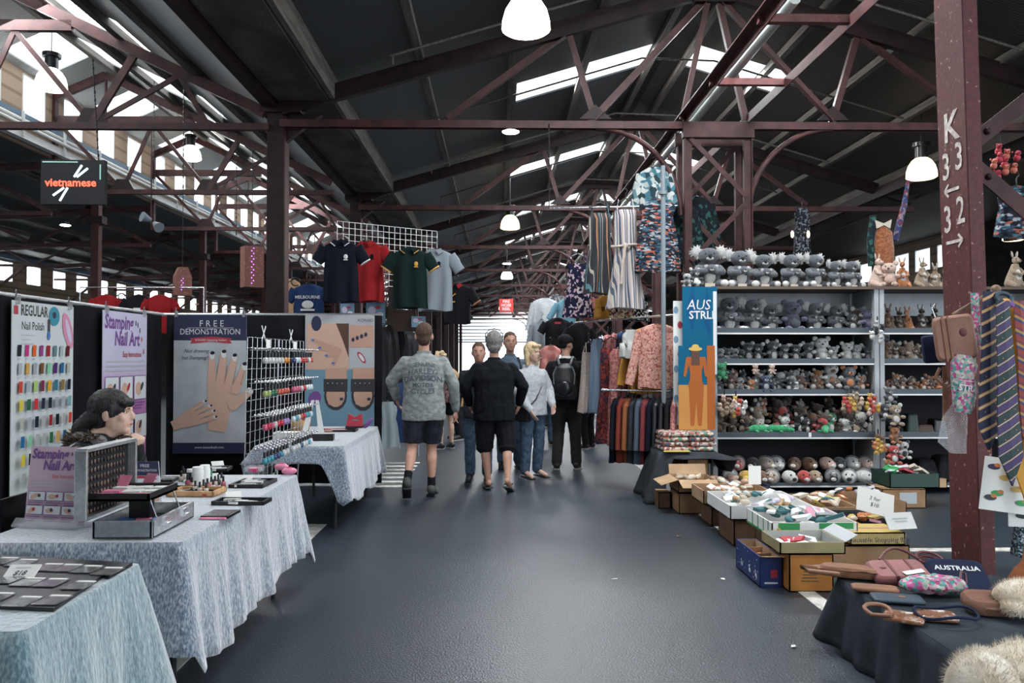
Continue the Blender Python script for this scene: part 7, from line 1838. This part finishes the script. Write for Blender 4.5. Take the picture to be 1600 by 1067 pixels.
for a in (
        ('dress', 'navy blossom print sleeveless dress, leftmost of the high hanging dresses', 903, 398, 10.4, .34, .82, mP1, 0, None, 1.25, .85, True, None),
        ('dress', 'black dress with thin coloured vertical stripes hanging high', 937, 318, 9.5, .33, 1.08, mP2, 0, None, 1.3, .78, True, None),
        ('dress', 'white and slate striped dress with a tied belt', 977, 312, 9.3, .32, 1.28, mP3, -.15, None, 1.5, .8, True, (mCrm, .0, -.55, 'belt')),
        ('blouse', 'pale sleeved top with teal leaf print at the very top', 1022, 262, 9.7, .36, .52, mP5, 0, (.42, .14), 1.05, 1.0, False, None),
        ('dress', 'large dark confetti print dress below the leaf print top', 1027, 312, 9.15, .44, .84, mP4, 0, None, 1.25, 1.05, False, None),
        ('jacket', 'dark green printed jacket behind the lattice column', 1088, 308, 10.3, .44, .75, mP6, .2, (.5, .15), 1.1, 1.0, False, None),
        ('jacket', 'dark printed jacket between the confetti dress and the column', 1064, 316, 10.0, .40, .80, mP6, .3, (.5, .13), 1.1, 1.0, False, None),
        ('shirt', 'pink paisley long sleeved shirt facing the aisle', 1028, 506, 8.95, .46, .72, mP7, .05, (.62, .12), 1.02, 1.0, False, None),
        ('shirt', 'mustard garment peeking out behind the pink paisley shirt', 1012, 512, 9.25, .46, .76, mMus, .1, (.6, .12), 1.0, 1.0, False, None),
        ('dress', 'cream floral dress nearest the backpack wearer', 920, 536, 10.2, .26, .88, mCrm, .7, None, 1.15, .9, True, None),
        ('dress', 'pale denim dress behind the cream floral one', 933, 530, 10.0, .20, .92, mDenL, .9, None, 1.1, 1.0, False, None),
        ('dress', 'long dark red printed dress on the rail', 955, 528, 9.5, .36, 1.25, mP8, .5, None, 1.25, .8, True, None),
        ('dress', 'long dusty pink printed dress right of the dark red one', 966, 545, 9.35, .26, 1.12, mP9, .5, None, 1.2, .9, False, None),
        ('dress', 'black dotted dress between the dusty pink and paisley pieces', 984, 530, 9.4, .34, 1.0, pM('black dots', [(.01, .01, .012), (.012, .012, .016), (.25, .24, .22), (.01, .01, .012), (.08, .02, .02)], 45), .4, None, 1.15, .9, True, None),
        ('hoodie', 'white hooded top hanging far down on the right', 851, 466, 14.0, .44, .72, mHood, 0, (.5, .12), 1.0, 1.0, False, None),
        ('shirt', 'grey checked shirt beside the white hooded top', 871, 460, 14.2, .36, .60, pM('grey check', [(.10, .10, .11), (.25, .25, .25), (.04, .04, .05)], 30), .2, (.3, .12), 1.0, 1.0, False, None),
        ('t_shirt', 'black tee with a red tag hanging under the white hooded top', 871, 497, 12.6, .40, .56, mTeeK, 0, (.18, .15), 1.0, 1.0, False, (kRed, 0, -.08, 'label')),
        ('hoodie', 'pale grey top under the white hooded one', 846, 500, 13.2, .34, .60, mGryT, .1, (.45, .11), 1.0, 1.0, False, (kYw, 0, -.2, 'crest')),
        ('blouse', 'salmon pink blouse behind the backpack wearer', 860, 540, 12.4, .34, .42, mt('salmon', (.55, .22, .20), .8), 0, None, 1.1, 1.0, False, None),
        ('shirt', 'teal blue shirt right of the checked one', 884, 468, 13.4, .34, .5, mt('teal shirt', (.10, .22, .28), .8), .3, (.3, .12), 1.0, 1.0, False, None),
        ('dress', 'dark grey top hanging left of the central post', 905, 505, 11.6, .38, .55, mBlkCot, .4, (.3, .13), 1.0, 1.0, False, None)):
    garment(a[0], a[1], 'clothing', a[2], a[3], a[4], a[5], a[6], a[7], a[8], a[9], a[10], a[11], straps=a[12], emblem=a[13], seed=hash(a[1]) % 7 if False else len(a[1]) % 7, group=None, fold=.016)
for i, (px, py, D, mm, lab) in enumerate(((946, 462, 9.9, mMus, 'mustard and white skirt below the striped black dress'), (925, 466, 10.6, mP9, 'pinkish printed skirt below the navy blossom dress'), (972, 462, 9.7, pM('cream blossom', [(.4, .3, .2), (.02, .02, .03), (.5, .42, .3), (.3, .1, .06)], 45), 'cream blossom skirt below the white striped dress'), (996, 466, 9.9, pM('black white dot', [(.01, .01, .012), (.5, .5, .5), (.01, .01, .012)], 50), 'black and white dotted skirt by the grey pole'))):
    garment('skirt', lab, 'clothing', px, py, D, .28, .28, mm, .1, None, 1.15, 1.0, seed=i)
# grey pole and rails
tag(MB().mat(mt('grey pole', (.22, .26, .28), .45, .4)).cyl((0, 0, .0), (0, 0, 3.62), .026, n=10).cyl((0, 0, 3.3), (0, 0, 3.34), .05, n=8).box((0, 0, .015), (.3, .3, .03)).build('rack_pole', loc=(WX(1037, 8.75), 8.75, 0)), 'tall grey steel pole standing in front of the hanging clothes', 'pole')
xp = WX(1037, 8.75)
tag(MB().mat(mChrome).cyl((xp, 8.8, 1.96), (WX(900, 11.0), 11.0, 1.98), .015, n=6).cyl((xp - .02, 8.8, 1.96), (xp + .45, 8.9, 1.99), .015, n=6).build('garment_rail'), 'chrome rail of the right clothes rack at head height', 'rail')
tag(MB().mat(mChrome).cyl((xp + .1, 8.85, 1.12), (xp - .62, 9.25, 1.12), .015, n=6).build('garment_rail'), 'low chrome rail carrying the coats', 'rail')
tag(MB().mat(mChrome).cyl((xp + .3, 9.4, 3.30), (xp - 1.2, 9.7, 3.32), .014, n=6).mat(mSteelD).cyl((xp - 1.2, 9.7, 3.32), (xp - 1.2, 9.7, 4.36), .008, n=5).build('garment_rail'), 'high chrome rail under the truss carrying the dresses', 'rail')
ck = [('navy', mNavyT), ('rust', mt('rust cloth', (.16, .03, .02), .85)), ('orange brown', mt('orange brown cloth', (.22, .075, .03), .85)), ('slate', mDenB), ('grey blue', mt('grey blue cloth', (.06, .08, .11), .85)), ('brick red', mt('brick cloth', (.15, .03, .035), .85)), ('blue black', mNavyT), ('black leather', mLeatK), ('shiny black', mLeatK), ('black wool', mBlkCot), ('brown print', mP9)]
for i, (n, mm) in enumerate(ck):
    f = i / (len(ck) - 1); px = 966 + 92 * f; D = 9.25 - .45 * f
    garment('coat', '%s coat low on the right rack, %s from the left' % (n, ordn(i)), 'coat', px, 622, D, .46, .72, mm, 1.15, (.5, .12), 1.0, 1.0, group='coats on the low right rack', seed=i, depth=.05)
garment('bag', 'pale blurred grey carrier bag on the right rail', 'bag', 986, 515, 9.1, .22, .32, mt('pale carrier', (.42, .43, .41), .7), .3, None, 1.2, 1.2, seed=1)
# extra dark racks filling the right side down the aisle
R.seed(77)
for i in range(12):
    y = 11.2 + .7 * i
    garment('long_garment', 'clothing on the far right rack along the aisle, %s along it' % ordn(i), 'clothing', 777 + 1.75 * F / y, 558 - .35 * F / y, y, .42, 1.0, R.choice((mBlkCot, mP1, mP9, mGryT, mP8, mCrm, mTeeN)), 1.2, None, 1.1, 1.0, group='clothing on the far right rack', seed=i, depth=.08)
# towels at the shelf end
p = W(1066, 448, 8.58); wT = WX(1121, 8.58) - p.x; t = thing('beach_towel', 'bright blue beach towel with white AUSTRALIA lettering on the shelf end', 'towel', p)
kTB, kTD = flat('towel blue', (.006, .10, .19), .9), flat('towel deep blue', (.008, .07, .18), .9)
s = Sheet(V(0, 0, 0), (1, 0, 0), wT, .95, kTB); s.poly([(wT * .3, 0), (wT * .12, .25), (wT * .3, .5), (wT * .4, .2)][::-1], kTD); s.poly([(wT * .7, 0), (wT * .62, .4), (wT * .8, .55), (wT * .78, .2)][::-1], kTD)
s.text('AUS', wT * .48, .20, .155, kW, .0, .9, .15).text('STRLI', wT * .55, .31, .12, kW, .02, .95); s.rect(wT * .88, .05, .04, .9, kW); s.done(t, 'towel')
p = W(1060, 540, 8.50); wT = WX(1117, 8.50) - p.x; t = thing('beach_towel', 'orange beach towel printed with a woman seen from behind', 'towel', p)
kO1, kO2, kO3 = flat('towel sand', (.50, .24, .07), .9), flat('towel skin', (.38, .11, .03), .9), flat('towel straw', (.62, .42, .12), .9)
s = Sheet(V(0, 0, 0), (1, 0, 0), wT, .90, kTB); s.rect(0, .42, wT, .48, kO1).rect(wT * .78, .0, wT * .22, .9, flat('towel rust', (.38, .11, .03), .9)); k = wT * .45
s.cap((k - .02, .46), (k - .03, .84), .045, .022, kO2).cap((k + .05, .46), (k + .05, .84), .045, .022, kO2).oval(k + .01, .43, .085, .075, kO2).poly([(k - .08, .12), (k - .05, .30), (k - .06, .42), (k + .08, .42), (k + .07, .30), (k + .10, .12)], kO2)
s.cap((k - .075, .14), (k - .11, .32), .022, .015, kO2).cap((k + .095, .14), (k + .12, .32), .022, .015, kO2).rect(k - .04, .03, .09, .18, kBr).oval(k + .005, .035, .075, .022, kO3).oval(k + .005, .015, .04, .03, kO3); s.done(t, 'towel')
p = W(1052, 470, 8.62); t = thing('beach_towel', 'pale pink and white patterned towel at the left of the blue one', 'towel', p); s = Sheet(V(0, 0, 0), (1, .3, 0), .12, 1.35, mPaper)
for i in range(8): s.oval(.03 + .05 * (i % 2), .1 + .16 * i, .03, .04, kRed if i % 2 else flat('bag blue', (.16, .26, .36)))
s.done(t, 'towel')
tag(MB().mat(mt('grey backing', (.22, .25, .27), .7)).box((0, 0, 0), (.26, .01, .40)).build('backing_board', loc=(2.24, 8.72, .62)), 'plain grey board beside the shelf post under the towels', 'board')
# things hanging over the shelves
garment('scarf', 'black sequinned scarf hanging above the koalas', 'scarf', 1253, 326, 9.6, .22, .62, pM('black sequins', [(.006, .006, .008), (.006, .008, .012), (.10, .12, .14), (.008, .008, .01)], 60), .3, None, .9, .8, seed=2)
for i, px in enumerate((1238, 1263)): tag(MB().mat(mDomeY).ell((0, 0, 0), (.02, .02, .045), n=8, m=6).build('small_bulb', loc=W(px, 366, 9.5)), ('left', 'right')[i] + ' small lit bulb by the black sequinned scarf', 'bulb')
t = thing('fur_pelt', 'long rust brown furry pelt with a cream bow hanging above the orange kangaroo', 'pelt', W(1378, 350, 9.3)); m = MB().mat(fur('rust', (.16, .05, .02), (.36, .13, .05))); ringloft(m, [(V(0, 0, 0), .04, .03), (V(.02, 0, -.10), .10, .05), (V(.02, 0, -.30), .12, .06), (V(.05, 0, -.5), .09, .05), (V(.08, 0, -.62), .04, .03)], 14); m.build('pelt', parent=t)
MB().mat(mCream).poly([(-.10, -.04, .04), (0, -.05, .0), (.10, -.04, .05), (.08, -.04, -.06), (0, -.05, -.02), (-.08, -.04, -.06)][::-1], (0, .02, 0)).build('bow', parent=t); MB().mat(mP6).tube([(-.10, 0, .1), (-.14, 0, -.2), (-.13, 0, -.5)], .04, 7).build('dark_tassel', parent=t)
tag(MB().mat(pM('red blue scarf', [(.16, .03, .04), (.03, .04, .10), (.20, .16, .18), (.04, .05, .12)], 30)).tube([W(1419, 282, 9.4), W(1413, 320, 9.4), W(1405, 350, 9.4), W(1399, 376, 9.4)], [.02, .035, .04, .035], 8).build('scarf'), 'long red and blue patterned scarf below the warm bell lamp', 'scarf')
cluster('flower_garland', 'red flower garland hanging right of the numbered column', W(1562, 258, 5.8), 9, .10, [kRed, kRed, mt('coral', (.55, .15, .10), .7)], None, 1.2, .045)
garment('dress', 'dark floral dress hanging behind the numbered column at the right edge', 'clothing', 1588, 292, 6.4, .34, .42, mP4, .2, None, 1.1, .9, seed=3)

# ---------------------------------------------------------------- goods on the numbered column
DC = 4.95
a, b = W(1488, 492, DC), W(1556, 452, DC); t = thing('hanging_rod', 'rusty rod sticking out across the numbered column', 'rod', a)
MB().mat(mt('rusty rod', (.20, .13, .09), .7, .3, var=.3, scale=40)).cyl((0, 0, 0), b - a, .011, n=8).ell(b - a, (.03, .03, .03), n=10).build('rod', parent=t)
t = thing('satchel', 'tan brown leather satchel with two straps hanging on the numbered column rod', 'bag', W(1490, 528, DC - .08), rot=(0, -.12, -.35)); mSat = mt('dusty brown leather', (.27, .135, .095), .6, var=.12, scale=12)
soft(q := MB(), .23, .28, .06, mSat, e=.25); q.v = [(x, -z, y) for x, y, z in q.v]; q.build('body', parent=t)
for x in (-.06, -.03): MB().mat(mLeaB).box((x, -.066, 0), (.012, .004, .28)).build('strap', parent=t)
MB().mat(mLeaD).ell((.045, -.064, .03), (.02, .003, .025), n=12).build('emblem', parent=t); MB().mat(mChrome).tube([(-.09, -.03, .14), (-.10, -.03, .20), (-.08, -.03, .22)], .004, 5).build('hook', parent=t)
t = thing('satchel', 'dark navy satchel tucked behind the tan one', 'bag', W(1458, 545, DC + .1), rot=(0, -.1, -.3)); soft(q := MB(), .14, .18, .05, mNavy, e=.25); q.v = [(x, -z, y) for x, y, z in q.v]; q.build('body', parent=t)
t = thing('leather_belt', 'brown buckled leather straps hanging under the tan satchel', 'belt', W(1476, 575, DC - .03)); MB().mat(mLeaB).box((0, 0, -.16), (.030, .006, .34)).build('strap', parent=t); MB().mat(mLeaB).tube([(-.03, 0, 0), (-.06, 0, -.06), (-.02, 0, -.1), (.03, -.02, -.05), (.05, 0, -.1), (.01, 0, -.14)], .010, 6).build('loop', parent=t); MB().mat(mChrome).box((0, -.006, -.09), (.03, .006, .02)).build('buckle', parent=t)
t = thing('lanyard', 'pink and teal floral lanyard looped over the rod', 'lanyard', W(1524, 470, DC - .05)); MB().mat(mFlor).box((0, 0, -.06), (.05, .008, .22), Matrix.Rotation(-.05, 3, 'Y')).build('ribbon', parent=t); MB().mat(mFlor).bar((.02, 0, -.15), (.055, 0, -.42), .008, .035).bar((0, 0, -.2), (-.02, 0, -.45), .008, .03).build('ribbon', parent=t); MB().mat(mWhite).bar((.07, -.01, -.32), (.01, -.01, -.52), .006, .010).build('cord', parent=t)
t = thing('bottle_pouch', 'teal and pink floral soft pouch lettered AUSTRALIA hanging by the ties', 'pouch', W(1513, 556, DC - .14), rot=(0, .14, 0)); m = MB().mat(mFlor)
ringloft(m, [(V(-.03, 0, -.0), .05, .03), (V(-.02, 0, -.05), .08, .045), (V(-.02, 0, -.13), .07, .04), (V(0, 0, -.2), .075, .04), (V(.01, 0, -.30), .065, .035), (V(.01, 0, -.35), .045, .025)], 18); m.build('body', parent=t); MB().mat(kW).box((.0, -.036, -.155), (.11, .008, .004)).text('STRA', .052, (.0, -.048, -.20), bold=.02).build('lettering', parent=t)
t = thing('clear_bag', 'clear plastic sleeve dangling below the floral pouch', 'bag', W(1497, 640, DC - .05)); m = MB().mat(mBag); ringloft(m, [(V(0, 0, .04), .03, .02), (V(-.02, 0, -.05), .08, .03), (V(-.04, 0, -.2), .09, .035), (V(-.0, 0, -.27), .05, .02)], 12); m.build('sleeve', parent=t)
mTie1 = stripe_mat('navy gold tie', [(.42, (.010, .016, .050)), (.09, (.55, .30, .12)), (.10, (.60, .42, .24)), (.09, (.55, .30, .12)), (.30, (.010, .016, .050))], .062, axis=(-.48, 0, .88))
mTie2 = stripe_mat('green purple tie', [(.46, (.008, .030, .030)), (.05, (.50, .35, .25)), (.42, (.045, .028, .10)), (.07, (.50, .35, .25))], .098, axis=(-.55, 0, .83))
mTie3 = stripe_mat('red blue tie', [(.4, (.25, .04, .03)), (.2, (.03, .04, .12)), (.2, (.4, .22, .06)), (.2, (.16, .03, .05))], .07, axis=(.5, 0, .86))


def tie(label, p0, p1, w0, w1, D, mat, lz, y=0.):
    a, b = W(*p0, D), W(*p1, D); t = thing('necktie', label, 'tie', a, group='neckties on the numbered column'); d = b - a; rs = []
    for i in range(13):
        f = i / 12; w = w0 + (w1 - w0) * f; c = d * f; s = .004 * math.sin(i)
        if i == 12: w = .004; c = d * 1.09
        rs.append([c + V(-w / 2, -.004 + s, 0), c + V(0, -.013 + s, 0), c + V(w / 2, -.004 + s, 0), c + V(w / 2, .006 + s, 0), c + V(0, .010 + s, 0), c + V(-w / 2, .006 + s, 0)])
    MB().mat(mat).loft(rs, smooth=False).build('blade', parent=t)
    if lz:
        m = MB().mat(kGold)
        for i in range(14): f = .1 + .06 * i; c = d * f; m.ell(c + V(((i % 2) - .5) * (w0 + (w1 - w0) * f) * .5, -.016, 0), (.0035, .002, .0035), n=6, m=4)
        m.build('woven_emblem', parent=t)
    return t


tie('navy tie with gold diagonal stripes, left of the hanging ties', (1546, 455), (1545, 685), .07, .135, 4.72, mTie1, 1)
tie('green and purple striped tie, widest of the hanging ties', (1567, 470), (1580, 735), .075, .150, 4.62, mTie2, 1)
tie('gold tie peeking behind the green and purple one', (1583, 470), (1601, 760), .06, .12, 4.80, flat('tie gold', (.55, .27, .03)), 0)
tie('red and blue tie at the right frame edge', (1592, 470), (1612, 700), .06, .11, 4.74, mTie3, 0)
t = thing('tie_ring', 'knotted ring of neckties at the top of the bundle', 'ring', W(1568, 465, 4.70)); MB().mat(mNavB).tube([(.045 * math.cos(x), .02 * math.sin(x), .03 * math.sin(x)) for x in [2 * PI * i / 14 for i in range(15)]], .014, 7).mat(kGold).ell((0, -.02, -.03), (.03, .02, .025)).mat(kPurp).ell((.02, -.03, -.045), (.025, .02, .02)).mat(mTie1).ell((-.03, -.02, -.035), (.03, .02, .025)).build('knot', parent=t)
p = W(1540, 712, 4.9); t = thing('tea_towel', 'cream tea towel with coloured drawings below the ties', 'towel', p, 0); s = Sheet(V(0, 0, 0), (1, .0, -.14), .42, .33, mPaper, (.14, 0, 1))
for x, y, c in ((.06, .06, kNavy), (.14, .12, kYw), (.10, .22, kGrn), (.06, .25, kDk), (.22, .18, kYw), (.26, .26, kGrn), (.34, .12, kTeal)): s.oval(x, y, .04, .018, c).oval(x + .02, y - .012, .02, .012, kOr)
s.done(t, 'towel')
p = W(1576, 790, 4.97); t = thing('tea_towel', 'second pale tea towel hanging lower with a small landscape', 'towel', p); s = Sheet(V(0, 0, 0), (1, 0, -.03), .3, .13, mPaper); s.oval(.10, .06, .06, .02, kDk).oval(.14, .05, .03, .02, kGrn).done(t, 'towel')
tag(MB().mat(pM('silver sequins', [(.02, .03, .035), (.4, .45, .48), (.03, .05, .06), (.12, .2, .24)], 90)).box((0, 0, -.12), (.2, .12, .26), top=(.6, .8)).build('sequin_bag', loc=W(1604, 812, 5.4), bevel=.03), 'silver sequinned bag standing right of the numbered column base', 'bag')


for px, py, mm, lab in ((660, 815, mt('dry leaf', (.22, .11, .06), .8), 'tiny dry leaf on the asphalt behind the trainers'), (1060, 838, mt('dry leaf', (.22, .11, .06), .8), 'tiny brown leaf on the asphalt left of the painted line'), (1130, 905, mPaper, 'tiny paper scrap on the asphalt left of the blue star box'),
                        (430, 905, mt('dry leaf', (.22, .11, .06), .8), 'tiny brown leaf on the asphalt under the middle tablecloth corner'), (1240, 1010, mPaper, 'tiny paper scrap on the asphalt near the slate drape'), (960, 905, mPaper, 'tiny paper scrap in the middle of the open asphalt')):
    tag(MB().mat(mm).poly([(-.02, 0, .002), (0, -.011, .006), (.024, -.004, .003), (.018, .010, .005), (-.004, .013, .002)][::-1], (0, 0, .001)).build('litter_scrap', loc=G(px, py, .004), rz=px % 6), lab, 'litter')
